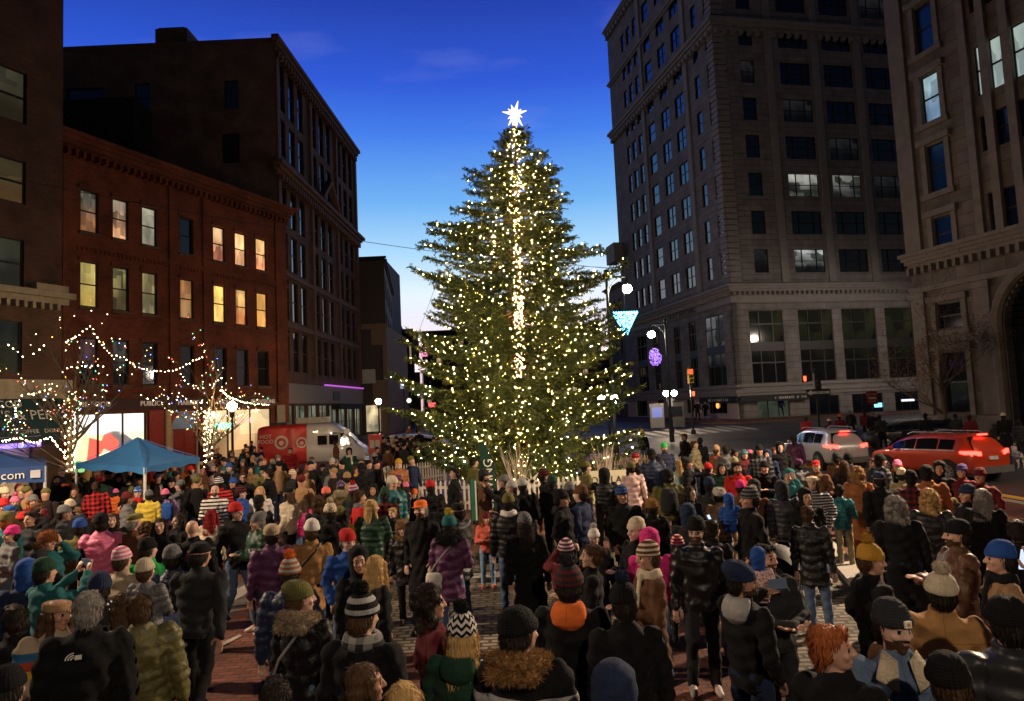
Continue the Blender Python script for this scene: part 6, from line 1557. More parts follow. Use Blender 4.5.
def skin(i):
    key = 'skin_%d' % i
    if key in _mc: return _mc[key]
    c = [(.56, .34, .25), (.50, .28, .19), (.44, .24, .155), (.28, .14, .08), (.60, .40, .31)][i]; mt, n, l, b = nmat(key); b.inputs['Roughness'].default_value = .5
    t = n.new('ShaderNodeTexCoord'); z = n.new('ShaderNodeTexNoise'); z.inputs['Scale'].default_value = 14; l.new(t.outputs['Object'], z.inputs['Vector']); x = n.new('ShaderNodeMix'); x.data_type = 'RGBA'; l.new(z.outputs['Fac'], x.inputs['Factor'])
    x.inputs['A'].default_value = (c[0]*.9, c[1]*.8, c[2]*.78, 1); x.inputs['B'].default_value = (*c, 1); l.new(x.outputs['Result'], b.inputs['Base Color']); b.inputs['Subsurface Weight'].default_value = 0.0
    _mc[key] = mt; return mt
eye_w = plain('eye_white', (.5, .48, .45), .3, var=0); eye_d = plain('eye_dark', (.02, .012, .01), .2, var=0); lipm = plain('lip', (.34, .15, .115), .5, var=.05)

def slot(o, i, mt):
    o.material_slots[i].link = 'OBJECT'; o.material_slots[i].material = mt
def part(name, me, mt, parent, loc=None, rot=None, sc=None):
    if not me.materials: me.materials.append(None)
    o = bpy.data.objects.new(name, me); COL.objects.link(o); o.parent = parent; slot(o, 0, mt)
    if loc is not None: o.location = loc
    if rot is not None: o.rotation_euler = rot
    if sc is not None: o.scale = sc
    return o
PEOPLE = []
def person(X, Y, H, yaw, pose='stand', coat='jacket', cc='black', cpat='plain', hat=None, hc='black', hpat='knit', hair='short', hairc='hairbrown', headyaw=0, sk=0, legs=None, lc='navy', lpat='plain', sc='black', beard=False,
           extras=(), label='', width=1.0, z=None, group=None, pomc=None, look=None):
    """yaw: 0 faces the camera, 90 faces right, 180 shows the back"""
    child = H < 1.45; k = H/1.75; hk = (1+(1.45-H)*.42) if child else 1.0; hk = round(hk*20)/20
    z0 = ground(Y) if z is None else z
    yaw_w = R(yaw)-math.atan2(X, Y)     # relative to the line of sight
    root = empty('person', (X, Y, z0), label, 'person', group or 'people in the crowd', yaw_w); root.scale = (k*width, k*width, k)
    if z is None or abs(z) < 1.2: rt_ = random.Random(X*31+Y*17); root.rotation_euler = (R(rt_.uniform(-5, 2)), R(rt_.uniform(-3.5, 3.5)), yaw_w+R(rt_.uniform(-8, 8))); tq = root.rotation_euler.to_matrix() @ Vector((0, 0, H)); root.location = (X-tq.x, Y-tq.y, z0)
    MX = Matrix.LocRotScale(root.location, root.rotation_euler, root.scale)
    hy = int(round(headyaw/20.0)*20)
    body = bpy.data.objects.new('body', body_turned(pose, hy, hk)); COL.objects.link(body); body.parent = root
    hairm = cloth(hairc, 'hair')
    for i, mt in enumerate((skin(sk), eye_w, eye_d, hairm if hair != 'bald' else cloth('hairgrey', 'fur'), lipm, cloth('hairbrown', 'fur') if beard else skin(sk))): slot(body, i, mt)
    hl = (0, 0, 1.48*(1-hk)); hr_ = (0, 0, R(hy)); hs = (hk, hk, hk)
    if coat: 
        ck = part('coat' if coat != 'vest' else 'vest', M('coat', pose, coat), cloth(cc, cpat), root)
        if coat == 'vest': part('sleeves', M('sleeves', pose), cloth('black'), root)
    lgs = POSES[pose][2]
    part('trousers', M('trousers', lgs), cloth(lc, lpat), root); part('shoe', M('shoes', lgs, 1), cloth(sc, 'leather'), root); part('shoe', M('shoes', lgs, -1), cloth(sc, 'leather'), root)
    if hair and hair != 'bald' and hat not in ('hood',): part('hair', M('hair', hair, bool(hat)), hairm, root, hl, hr_, hs if not hat else (hk*.97, hk*.96, hk))
    if hat:
        hk2 = 'beanie' if hat == 'pom' else hat
        ho = part('hood' if hat == 'hood' else ('cap' if hat in ('cap', 'flat') else 'hat'), M('hat', hk2), cloth(hc, hpat), root, hl, hr_, hs)
        if hat == 'pom': part('pompom', M('misc', 'pom'), cloth(pomc or hc.split('/')[0], 'fur'), ho)
    for e in extras:
        n_, _, c_ = e.partition(':')
        if n_ == 'phone':
            wl = (arm(POSES[pose][0], 1)[1]+arm(POSES[pose][1], -1)[1])/2 if pose in ('phone', 'photo', 'hold') else arm(POSES[pose][1], -1)[1]
            b = MB(); 
            if pose == 'photo': b.box((-.075, -.006, -.036), (.075, .006, .036)); P_o = wl+Vector((0, -.05, .11))
            else: b.box((-.036, -.006, -.075), (.036, .006, .075)); P_o = wl+Vector((0, -.10, .05))
            me = _mesh.get(('phone', pose)) or b.mesh('phone'); _mesh[('phone', pose)] = me
            Pw = MX @ P_o
            if not me.materials: me.materials.append(None)
            ph = bpy.data.objects.new('phone', me); COL.objects.link(ph); ph.location = Pw; ph.rotation_euler = (R(-25 if pose != 'photo' else 0), 0, yaw_w); slot(ph, 0, emis('screen', (.6, .7, 1), 1.0) if c_ == 'lit' else plain('phone_blue', (.12, .18, .28), .3))
            tag(ph, ('phone held up by the ' if pose == 'photo' else 'phone in the hands of the ')+short(label), 'phone', 'phones held by people')
        elif n_ == 'cup':
            Wp = arm(POSES[pose][1], -1)[1]+Vector((.02, -.08, .06)); Pw = MX @ Wp
            cr_ = empty('coffee_cup', Pw, 'coffee cup with white lid beside the bearded one in denim', 'cup'); b = MB(); b.tube([(0, 0, -.06), (0, 0, .05)], [.030, .040], 14); b.build('cup', plain('kraft', (.30, .15, .07), .7), cr_); b = MB(); b.tube([(0, 0, .051), (0, 0, .06), (0, 0, .075)], [.043, .043, .036], 14); b.build('lid', white_l, cr_)
        elif n_ == 'fur': part('fur_collar', M('misc', 'furcollar'), cloth(c_ or 'tan', 'fur'), root)
        elif n_ == 'hoodback': part('hood', M('misc', 'hoodback'), cloth(c_ or cc, 'plain'), root)
        elif n_ == 'scarf': cs_ = (c_ or 'grey').split('+'); part('scarf', M('misc', 'scarf'), cloth(cs_[0], cs_[1] if len(cs_) > 1 else 'plain'), root)
        elif n_ == 'backpack':
            bp = bpy.data.objects.new('backpack', M('misc', 'backpack')); COL.objects.link(bp)
            if not bp.data.materials: bp.data.materials.append(None)
            slot(bp, 0, cloth(c_ or 'black')); bp.location = root.location; bp.rotation_euler = root.rotation_euler; bp.scale = root.scale; tag(bp, 'backpack on the back of the '+short(label), 'backpack', 'backpacks'); bp.name = 'backpack'
            part('straps', M('misc', 'straps'), cloth('black'), bp)
        elif n_ == 'bag':
            bp = bpy.data.objects.new('shoulder_bag', M('misc', 'bag')); COL.objects.link(bp)
            if not bp.data.materials: bp.data.materials.append(None)
            slot(bp, 0, cloth(c_.split('+')[0] or 'black', 'leather')); bp.location = root.location; bp.rotation_euler = root.rotation_euler; bp.scale = root.scale; tag(bp, 'shoulder bag worn by the '+short(label), 'bag', 'shoulder bags')
            part('strap', M('misc', 'bagstrap'), cloth(c_.split('+')[-1] if c_ not in (None, '', 'white') else 'pale_grey', 'leather'), bp)
        elif n_ == 'glasses': part('glasses', M('misc', 'glasses'), sig_blk, root, hl, hr_, hs)
        elif n_ == 'patch':
            b = MB(); b.box((-.02, -.12, 1.672), (.02, -.107, 1.708)); b.build('hat_patch', white_l, root, rot=hr_); b = MB(); b.box((-.009, -.124, 1.682), (.009, -.1205, 1.698)); b.build('patch_mark', plain('patch_orange', (.7, .25, .05), .6), root, rot=hr_)
        elif n_ == 'backlogo':
            b = MB()
            for r0_, r1_ in ((.012, .02), (.027, .035), (.042, .05)):
                for i in range(5):
                    a0, a1 = math.pi/2*i/5, math.pi/2*(i+1)/5; q = lambda r, a: (.11-.055+r*math.cos(a), .152-.004*r, 1.36+r*math.sin(a)); b.quad(q(r0_, a0), q(r1_, a0), q(r1_, a1), q(r0_, a1))
            b.box((.012, .146, 1.358), (.05, .15, 1.388)); b.build('back_emblem', white_l, root)
        elif n_ == 'collar': 
            b = MB(); b.smooth = True
            for s in (-1, 1): b.loft([[(s*.03, -.11, 1.50), (s*.085, -.06, 1.545), (s*.09, -.04, 1.53), (s*.035, -.10, 1.47)], [(s*.05, -.165, 1.36), (s*.155, -.14, 1.42), (s*.155, -.125, 1.41), (s*.05, -.15, 1.34)]])
            b.build('collar', cloth(c_ or 'cream', 'fur'), root)
    PEOPLE.append((X, Y, label)); return root
def short(lb):
    w = lb.replace('person', 'one').split(); w = [x for x in w if x]
    return ' '.join(w[:9]).rstrip(',')
# ---------------------------------------------------------------- the crowd
COATN = {'jacket': 'jacket', 'puffer': 'puffer jacket', 'vest': 'puffer vest', 'parka': 'parka', 'long': 'long coat', 'poncho': 'cape coat'}
HATN = {'beanie': 'knit hat', 'pom': 'pompom hat', 'slouch': 'slouchy knit hat', 'cap': 'baseball cap', 'flat': 'flat cap', 'trapper': 'fur hat', 'headband': 'headband', 'hood': 'hood up'}
HAIRN = {'short': 'short hair', 'long': 'long hair', 'curly': 'curly hair', 'bun': 'hair in a bun', 'tail': 'ponytail', 'bald': 'bald head'}
HCN = {'hairbrown': 'brown', 'dark': 'dark', 'hairgrey': 'grey', 'blonde': 'blonde', 'ginger': 'ginger', 'redhair': 'dyed red'}
def cname(c):
    a, _, b = c.partition('/'); return a.replace('_', ' ')+(' and '+b.replace('_', ' ') if b else '')
def describe(H, coat, hat, hair, suffix):
    c = coat.split(); s = ('child' if H < 1.45 else 'person')+' in '+cname(c[1])+' '
    if len(c) > 2 and c[2] in ('plaid', 'leather', 'shiny', 'stripes'): s += {'plaid': 'plaid ', 'leather': 'leather ', 'shiny': 'shiny ', 'stripes': 'striped '}[c[2]]
    s += COATN[c[0]]
    if hat:
        h = hat.split(); s += ' and '+cname(h[1])+' '+({'stripes': 'striped ', 'zigzag': 'zigzag ', 'dots': 'patterned ', 'widestripes': 'striped '}.get(h[2], '') if len(h) > 2 else '')+HATN[h[0]]
    else:
        hh = hair.split(); s += ' with '+(HCN.get(hh[1], hh[1])+' ' if hh[0] != 'bald' else '')+HAIRN[hh[0]]
    return s+(', '+suffix if suffix else '')
SPECS = []
def P(px, py, H, yaw, pose, coat, hat, hair, suffix, **k): SPECS.append((px, py, H, yaw, pose, coat, hat, hair, suffix, k))
DG = 'dark'
# --- front row, left to right
P(59, 591, 1.80, 25, 'phone', 'puffer beige rainbow', 'headband tan', 'long hairbrown', 'looking down at left', headyaw=20, lc='dark', label='person in beige jacket with blue red yellow chest stripes and tan headband')
P(89, 593, 1.90, 178, 'stand', 'jacket black', None, 'short hairgrey', 'back turned, small white emblem', extras=('backlogo',), lc='black', width=1.08)
P(100, 569, 1.80, 175, 'stand', 'jacket black', 'beanie navy', 'short dark', 'in black and white scarf', extras=('scarf:black/white+dots',))
P(140, 594, 1.78, 170, 'stand', 'puffer olive puffer', None, 'short hairbrown', 'child sitting on the shoulders', lc='black', width=1.06)
P(126, 592, 1.70, 165, 'stand', 'jacket black', None, 'long hairbrown', 'between grey haired person and olive jacket')
P(201, 541, 1.86, 165, 'walk', 'jacket charcoal', 'cap black plain', 'short dark', 'walking away at left, tan shoes', sc='tan', lc='black', width=1.08, headyaw=-20)
P(275, 679, 1.72, 180, 'stand', 'jacket black', None, 'short dark', 'lowest head at the bottom edge', width=.95)
P(300, 577, 1.80, 150, 'stand', 'parka black puffer', 'slouch olive', 'short hairbrown', 'fur collar and grey strap', extras=('fur:beige', 'bag:black+pale_grey'), headyaw=-40, lc='denim', lpat='denim')
P(363, 580, 1.86, 160, 'onehand', 'jacket black', 'pom black/pale_grey widestripes', 'short hairbrown', 'tartan scarf, back turned', extras=('scarf:charcoal/pale_grey+plaid', 'phone'), headyaw=-20, pomc='black', width=1.06)
P(364, 664, 1.72, 120, 'stand', 'jacket black', None, 'long hairbrown', 'profile at the bottom edge', headyaw=-20)
P(403, 682, 1.70, 175, 'stand', 'jacket charcoal', None, 'long blonde', 'back of head at the bottom edge')
P(430, 588, 1.78, 95, 'pocket', 'jacket maroon', None, 'curly dark', 'profile facing right near the front')
P(461, 597, 1.78, 165, 'phone', 'parka dark_green', 'pom black/white zigzag', 'long blonde', 'looking at a phone', extras=('phone:lit', 'hoodback:dark_green'), pomc='black', headyaw=20)
P(517, 603, 1.88, 160, 'stand', 'jacket black/pale_grey band', 'beanie black', 'short dark', 'brown fur collar, grey stripe', extras=('fur:camel',), headyaw=-20, width=1.14)
P(568, 553, 1.86, 170, 'phone', 'parka black', 'pom charcoal/maroon stripes', 'short dark', 'orange folded hood', extras=('hoodback:orange',), width=1.1)
P(613, 655, 1.80, 175, 'stand', 'jacket navy', 'hood navy plain', 'short dark', 'at the bottom edge, back turned')
P(621, 569, 1.82, 185, 'stand', 'long black', 'pom black', 'short dark', 'beside laughing one', pomc='navy')
P(646, 539, 1.78, -60, 'chest' if 0 else 'phone', 'parka brown', 'beanie brown/cream stripes', 'short hairbrown', 'laughing with pale scarf', extras=('scarf:cream',), headyaw=0)
P(695, 515, 1.84, 10, 'stand', 'jacket black leather', 'beanie black', 'short dark', 'standing on open pavement', headyaw=-20, beard=True, lc='charcoal', sc='pale_grey', extras=('glasses',))
P(741, 558, 1.84, 138, 'reach', 'jacket black', 'slouch navy', 'short dark', 'taking a photo toward the right', headyaw=-40, beard=True, sk=2, extras=('hoodback:pale_grey',))
P(764, 545, 1.80, 30, 'hold', 'jacket charcoal', None, 'short dark', 'bearded, holding a baby', beard=True, sk=1, headyaw=20, lc='charcoal')
P(829, 626, 1.84, 150, 'onehand', 'jacket black', None, 'short ginger', 'in front with head turned right', headyaw=-60)
P(891, 597, 1.88, 10, 'onehand', 'jacket denim denim', 'beanie charcoal', 'short dark', 'bearded, fleece collar and coffee cup', beard=True, extras=('collar:cream', 'hoodback:brown', 'cup', 'patch'), headyaw=20, label='bearded person in denim jacket with cream collar and dark patched knit hat')
P(944, 648, 1.80, 200, 'stand', 'jacket black', 'beanie black', 'short hairbrown', 'low at the bottom right, back turned', extras=('glasses',))
P(1003, 592, 1.86, 200, 'cheer', 'jacket charcoal leather', 'beanie black', 'short dark', 'one arm raised at right edge', extras=('phone:lit',), width=1.08)
P(939, 559, 1.78, 182, 'stand', 'poncho camel', 'pom cream', 'short dark', 'back turned', lc='black', width=1.1)
P(870, 534, 1.76, 120, 'pocket', 'jacket black', 'pom mustard', 'short hairbrown', 'profile facing right', headyaw=-20)
P(955, 517, 1.80, -60, 'phone', 'puffer brown puffer', 'beanie black', 'short dark', 'looking down to the left', beard=True, width=1.08)
P(998, 538, 1.80, -80, 'pocket', 'jacket tan', 'beanie blue', 'short dark', 'black collar, facing left', extras=('scarf:black',))
# --- second rows, left side
P(14, 606, 1.72, 200, 'stand', 'jacket black', None, 'short dark', 'darkest figure at the left edge')
P(8, 662, 1.70, 150, 'phone', 'jacket black', 'beanie black', 'short dark', 'low at the bottom left corner')
P(12, 524, 1.66, -70, 'phone', 'jacket grey', 'beanie magenta', 'short dark', 'near the left edge')
P(31, 512, 1.78, -50, 'pocket', 'jacket charcoal', None, 'short dark', 'looking up beside bright pink hat', sk=1)
P(48, 530, 1.70, 20, 'head', 'jacket teal', 'trapper rust fur', 'short dark', 'hand at the ear', headyaw=20)
P(38, 541, 1.72, 170, 'stand', 'jacket charcoal', 'pom charcoal', 'short dark', 'brown pompom, back turned', pomc='brown')
P(27, 557, 1.70, 175, 'stand', 'parka navy', 'hood blue plain', 'short dark', 'blue hood beside teal jacket')
P(45, 556, 1.76, 120, 'photo', 'parka teal', 'beanie dark_green', 'short dark', 'arms raised with a phone', extras=('phone',), headyaw=0)
P(65, 504, 1.76, 70, 'pocket', 'jacket charcoal', 'beanie grey', 'short dark', 'profile near the pink vest')
P(80, 517, 1.72, 165, 'pocket', 'jacket olive', 'beanie blue', 'short dark', 'left of the pink vest')
P(101, 511, 1.82, 182, 'stand', 'vest pink puffer', 'beanie black', 'short dark', 'back turned', lc='black', width=1.06)
P(111, 514, 1.66, 10, 'pocket', 'jacket black', None, 'long hairbrown', 'face just right of the pink vest')
P(96, 482, 1.80, 180, 'stand', 'jacket red/black plaid', None, 'short hairbrown', 'back turned', lc='black')
P(57, 476, 1.84, 5, 'hold', 'jacket black', None, 'short dark', 'bearded behind the stall beside white canopy leg', beard=True, extras=('glasses',))
P(70, 474, 1.70, 170, 'stand', 'jacket orange', None, 'curly hairbrown', 'beside the lit tree trunk')
P(77, 507, 1.20, 20, 'stand', 'jacket red', 'trapper tan fur', 'short blonde', 'small child near grey hat')
P(70, 498, 1.72, 150, 'stand', 'jacket charcoal', 'beanie cream', 'short dark', 'pale hat left of plaid shirt')
P(75, 488, 1.66, -30, 'pocket', 'jacket charcoal', None, 'long hairbrown', 'left of plaid shirt')
P(88, 469, 1.68, 160, 'stand', 'jacket black', None, 'long blonde', 'under the bright canopy left side')
P(108, 469, 1.80, -5, 'pocket', 'jacket dark_green', 'beanie black', 'short dark', 'under the bright canopy')
P(129, 477, 1.68, -40, 'pocket', 'jacket black', None, 'short hairbrown', 'under the canopy centre')
P(116, 488, 1.30, 165, 'stand', 'jacket orange', 'beanie pink', 'short dark', 'child right of plaid shirt')
P(128, 491, 1.70, 100, 'pocket', 'jacket grey', 'beanie maroon', 'short dark', 'profile by orange child')
P(138, 486, 1.66, -10, 'pocket', 'jacket charcoal', 'beanie blue/white dots', 'short dark', 'red scarf', extras=('scarf:red',))
P(149, 489, 1.60, 182, 'stand', 'jacket yellow', 'beanie grey', 'short dark', 'back turned beside blue backpack')
P(165, 488, 1.58, 178, 'stand', 'jacket lilac', 'beanie pink', 'short dark', 'carrying a blue backpack', extras=('backpack:blue',))
P(160, 468, 1.80, 20, 'pocket', 'jacket black', 'beanie navy', 'short dark', 'glasses, right of canopy pole', extras=('glasses',))
P(171, 476, 1.76, -20, 'stand', 'jacket black', 'beanie black', 'short hairbrown', 'smiling beside grey coat photographer', headyaw=0)
P(180, 479, 1.70, -110, 'photo', 'parka grey', 'beanie grey', 'short dark', 'taking a photo to the left', extras=('phone',))
P(182, 465, 1.80, 175, 'stand', 'jacket rust', None, 'short hairgrey', 'right end of the bright canopy')
P(195, 473, 1.76, 160, 'stand', 'jacket tan', 'beanie grey', 'short dark', 'past the bright canopy')
P(134, 511, 1.78, 130, 'pocket', 'jacket brown', 'flat olive plain', 'short hairgrey', 'right of the pink vest')
P(146, 523, 1.60, 170, 'stand', 'jacket charcoal', None, 'curly hairbrown', 'between flat cap and dark haired one')
P(160, 519, 1.68, -10, 'pocket', 'jacket black', None, 'long dark', 'smiling face framed by hair')
P(179, 514, 1.68, -60, 'pocket', 'jacket black', None, 'long dark', 'profile facing left')
P(192, 520, 1.80, 175, 'stand', 'jacket black', None, 'bald hairgrey', 'back turned')
P(148, 536, 1.74, 165, 'stand', 'jacket bright_green', 'beanie black', 'short dark', 'vivid green collar', headyaw=-40)
P(172, 543, 1.76, 175, 'stand', 'puffer navy puffer', 'beanie grey', 'short dark', 'back turned near seated child')
P(122, 545, 1.74, 130, 'pocket', 'parka beige/charcoal', 'beanie pink/white stripes', 'short hairbrown', 'profile facing right', headyaw=0)
P(194, 547, 1.70, 180, 'stand', 'jacket charcoal', 'beanie maroon/purple stripes', 'short dark', 'left of the striding figure')
# --- centre left
P(236, 501, 1.84, 25, 'walk', 'jacket black', 'beanie red', 'short dark', 'jeans, walking in the open', lc='denim', lpat='denim', headyaw=20)
P(215, 485, 1.80, -15, 'phone', 'jacket white/black widestripes', None, 'bald hairgrey', 'bearded with camera', beard=True)
P(219, 476, 1.80, 170, 'stand', 'jacket red/black widestripes', 'beanie navy/white stripes', 'short dark', 'behind camera holder')
P(212, 510, 1.66, 150, 'stand', 'jacket cream', None, 'long redhair', 'fleece jacket')
P(257, 511, 1.72, -70, 'phone', 'puffer dark_green puffer', 'slouch grey', 'short hairgrey', 'white shoulder bag, facing left', extras=('bag:white',), lc='charcoal', sc='white')
P(288, 487, 1.72, -120, 'pocket', 'puffer cream puffer', 'cap black plain', 'long hairbrown', 'facing left', lc='black')
P(271, 522, 1.76, 178, 'stand', 'parka purple puffer', 'slouch beige', 'short dark', 'back turned', lc='navy', lpat='denim', sc='black')
P(290, 549, 1.78, 160, 'stand', 'puffer navy puffer', 'pom pale_grey/rust stripes', 'short dark', 'orange pompom', pomc='orange', lc='denim')
P(259, 494, 1.72, 150, 'stand', 'jacket black', 'beanie black', 'short dark', 'between orange hat and cream puffer')
P(241, 485, 1.74, 60, 'stand', 'jacket blue', 'beanie black/maroon stripes', 'short dark', 'behind the orange hat')
P(243, 473, 1.78, 0, 'stand', 'jacket charcoal', None, 'short hairbrown', 'glasses, facing out of the crowd', extras=('glasses',))
P(233, 477, 1.66, -30, 'stand', 'jacket black', 'beanie blue', 'short dark', 'left of glasses wearer')
P(229, 462, 1.80, -5, 'stand', 'jacket charcoal', 'beanie blue', 'short dark', 'grey neck scarf', extras=('scarf:grey',))
P(212, 466, 1.72, 160, 'stand', 'jacket rose', 'beanie white/red stripes', 'short dark', 'right of canopy')
P(268, 469, 1.86, -100, 'reach', 'jacket black', None, 'short dark', 'broad profile facing left', width=1.1)
P(250, 467, 1.60, 20, 'stand', 'jacket tan', None, 'short hairbrown', 'left of broad black jacket')
P(260, 487, 1.66, -10, 'stand', 'jacket white', None, 'long blonde', 'pale scarf, below broad black jacket', extras=('scarf:white',))
P(278, 454, 1.76, 10, 'pocket', 'jacket black', 'beanie grey', 'short dark', 'before the red end of the van')
P(290, 448, 1.78, 0, 'stand', 'jacket red/black widestripes', None, 'short dark', 'before the van logo')
P(293, 469, 1.68, 60, 'stand', 'jacket charcoal', 'beanie white/mustard stripes', 'short hairbrown', 'below the van')
P(318, 497, 1.68, 178, 'stand', 'jacket charcoal', None, 'curly hairbrown', 'back turned beside magenta child')
P(303, 500, 1.40, -150, 'stand', 'puffer magenta puffer', None, 'long hairbrown', 'beside the camel coat')
P(312, 517, 1.80, 182, 'stand', 'parka camel', 'beanie white', 'short hairbrown', 'black strap bag, back turned', extras=('bag:black',), lc='black')
P(330, 497, 1.76, 178, 'stand', 'jacket black', 'pom cream/brown dots', 'short dark', 'back turned')
P(326, 486, 1.66, 175, 'stand', 'jacket brown', 'beanie coral', 'short hairbrown', 'behind the patterned pompom')
P(341, 480, 1.64, 170, 'stand', 'jacket olive', 'beanie purple/sky dots', 'short dark', 'fur collar', extras=('fur:cream',))
P(353, 480, 1.70, 165, 'stand', 'jacket charcoal', 'pom red/sky widestripes', 'short dark', 'behind the red jacket')
P(360, 491, 1.74, 110, 'pocket', 'puffer red', None, 'short hairbrown', 'grey scarf, profile facing right', extras=('scarf:grey',))
P(385, 486, 1.72, 170, 'stand', 'jacket maroon/black plaid', 'beanie dark_green', 'short dark', 'back turned')
P(372, 500, 1.76, 160, 'hold', 'puffer dark_green/green puffer', None, 'long blonde', 'holding a boy', headyaw=-60, lc='dark', label='person in dark green puffer jacket with blonde hair holding a blonde boy')
P(392, 508, 1.20, -30, 'phone', 'jacket charcoal', None, 'short blonde', 'held beside green puffer', z_add=.18)
P(402, 519, 1.50, -10, 'stand', 'parka black puffer', 'trapper tan fur', 'short blonde', 'small figure under orange cap', extras=('fur:tan',))
P(348, 528, 1.72, 10, 'pocket', 'jacket blue', 'slouch red', 'short hairgrey', 'smiling', headyaw=20)
P(358, 545, 1.70, 5, 'stand', 'jacket black', 'hood black plain', 'short dark', 'smiling, fur pompom behind')
P(376, 556, 1.74, 120, 'stand', 'jacket black', None, 'long blonde', 'wavy hair down the back, facing left', headyaw=40)
P(330, 531, 1.25, 170, 'stand', 'jacket charcoal', 'headband rose', 'short hairbrown', 'pink ear warmers')
P(340, 505, 1.66, 160, 'stand', 'jacket mustard', 'beanie olive', 'short dark', 'behind the blue jacket')
P(347, 471, 1.72, 175, 'stand', 'jacket tan', 'beanie tan', 'short dark', 'pale hat beneath the van')
P(361, 462, 1.84, 178, 'stand', 'jacket black', 'beanie black', 'short dark', 'back turned below van windscreen')
P(332, 457, 1.78, 5, 'stand', 'jacket charcoal', 'beanie pale_grey', 'short dark', 'facing out before the van')
P(349, 447, 1.82, 5, 'stand', 'jacket dark_green', 'hood black plain', 'short dark', 'white scarf before van door', extras=('scarf:white',))
P(336, 441, 1.82, 100, 'stand', 'jacket brown', None, 'short hairbrown', 'at the van hatch')
P(311, 457, 1.66, -40, 'stand', 'jacket coral', None, 'long hairbrown', 'between van logos')
P(356, 466, 1.70, 60, 'stand', 'jacket mustard', None, 'short hairbrown', 'beside the black jacket below van')
P(367, 455, 1.70, 140, 'stand', 'jacket charcoal', 'beanie blue/white stripes', 'short dark', 'right of the van front')
P(375, 452, 1.72, 150, 'stand', 'jacket purple', 'beanie pale_grey', 'short dark', 'by the red kiosk')
P(398, 486, 1.30, -5, 'stand', 'jacket magenta', 'beanie magenta', 'short dark', 'beside the fence corner')
P(406, 481, 1.40, 175, 'stand', 'jacket rose', 'beanie pink', 'short dark', 'by the left of the fence')
P(414, 488, 1.40, -20, 'stand', 'jacket black', 'beanie orange', 'short dark', 'bright hat against the fence')
P(430, 479, 1.74, 175, 'stand', 'jacket black', 'beanie red', 'short dark', 'black coat against the fence')
P(420, 499, 1.86, -30, 'pocket', 'long black', 'cap orange plain', 'short hairgrey', 'bearded', beard=True, lc='black')
P(440, 497, 1.60, 170, 'stand', 'jacket black', None, 'short dark', 'right of the orange cap')
P(373, 485, 1.60, 0, 'stand', 'jacket charcoal', None, 'curly dark', 'behind the green puffer')
# --- centre, at the fence
P(455, 468, 1.84, -80, 'pocket', 'jacket black', None, 'short dark', 'profile facing left before the fence')
P(474, 458, 1.80, 110, 'pocket', 'jacket olive', None, 'short dark', 'curly top, profile at the fence')
P(484, 468, 1.84, 85, 'pocket', 'parka brown', 'beanie charcoal', 'short dark', 'bearded by the green banner', beard=True)
P(449, 508, 1.74, 170, 'phone', 'parka purple puffer', 'pom teal', 'short dark', 'yellow pompom, white bag', pomc='yellow', extras=('bag:white', 'fur:charcoal'), lc='denim', lpat='denim')
P(457, 502, 1.78, -130, 'phone', 'parka charcoal puffer', 'cap black plain', 'short dark', 'bent over a phone', extras=('phone',))
P(486, 511, 1.28, 5, 'phone', 'jacket coral', 'beanie maroon', 'long ginger', 'jeans and pink shoes', lc='sky', lpat='denim', sc='coral')
P(503, 474, 1.72, -70, 'photo', 'jacket black', 'beanie grey', 'short dark', 'hands up by the green banner')
P(511, 479, 1.74, -70, 'phone', 'jacket black', 'beanie pale_grey', 'short dark', 'in front of twig planter')
P(522, 477, 1.74, 175, 'stand', 'jacket black', 'beanie pale_grey', 'short dark', 'beside the snowflake decoration')
P(508, 492, 1.78, 178, 'stand', 'puffer black puffer', 'beanie olive', 'short dark', 'white collar, back turned', extras=('scarf:white',))
P(524, 511, 1.72, 180, 'stand', 'long black', 'beanie grey/black dots', 'long dark', 'alone on paving', lc='black')
P(544, 468, 1.80, 100, 'stand', 'jacket black', 'beanie black/maroon stripes', 'short dark', 'beside the snowflake')
P(552, 474, 1.76, 160, 'stand', 'jacket black', 'beanie dark_green', 'short dark', 'at the fence, second from snowflake')
P(586, 460, 1.78, 100, 'phone', 'jacket olive', 'beanie olive', 'short dark', 'leaning by the white sign board')
P(561, 488, 1.80, 80, 'pocket', 'parka black', 'beanie black', 'short dark', 'glasses, profile facing right', extras=('glasses', 'hoodback:charcoal'), width=1.06)
P(580, 484, 1.80, -120, 'pocket', 'jacket navy', 'beanie brown', 'short dark', 'navy back')
P(569, 481, 1.74, 170, 'stand', 'jacket black', 'beanie grey', 'short dark', 'between green hat and navy jacket')
P(593, 523, 1.45, -10, 'stand', 'jacket charcoal', 'pom white', 'short hairbrown', 'white pompom')
P(566, 537, 1.60, 170, 'head', 'jacket maroon', 'beanie purple/rose stripes', 'short dark', 'hand on the head')
P(591, 545, 1.70, -90, 'phone', 'jacket black', None, 'bun hairbrown', 'profile facing left')
P(604, 467, 1.72, 175, 'reach', 'puffer black puffer', 'hood black plain', 'short dark', 'arms out before the white sign board', width=1.08)
P(631, 461, 1.72, 178, 'stand', 'parka rose puffer', 'slouch olive', 'short dark', 'pale coat, back turned')
P(635, 452, 1.78, -10, 'stand', 'jacket black', 'beanie black/red stripes', 'short dark', 'by the fence end')
P(651, 448, 1.92, 175, 'stand', 'puffer navy puffer', 'beanie black', 'short dark', 'tallest back, khaki trousers', lc='khaki')
P(642, 430, 1.70, 160, 'stand', 'jacket black', 'beanie yellow', 'short dark', 'right of the tree')
P(664, 442, 1.84, 20, 'stand', 'jacket navy/charcoal plaid', 'beanie bright_green', 'short ginger', 'bearded', beard=True)
P(681, 460, 1.68, 140, 'reach', 'jacket mint', None, 'long blonde', 'arm stretched to the right', headyaw=-20)
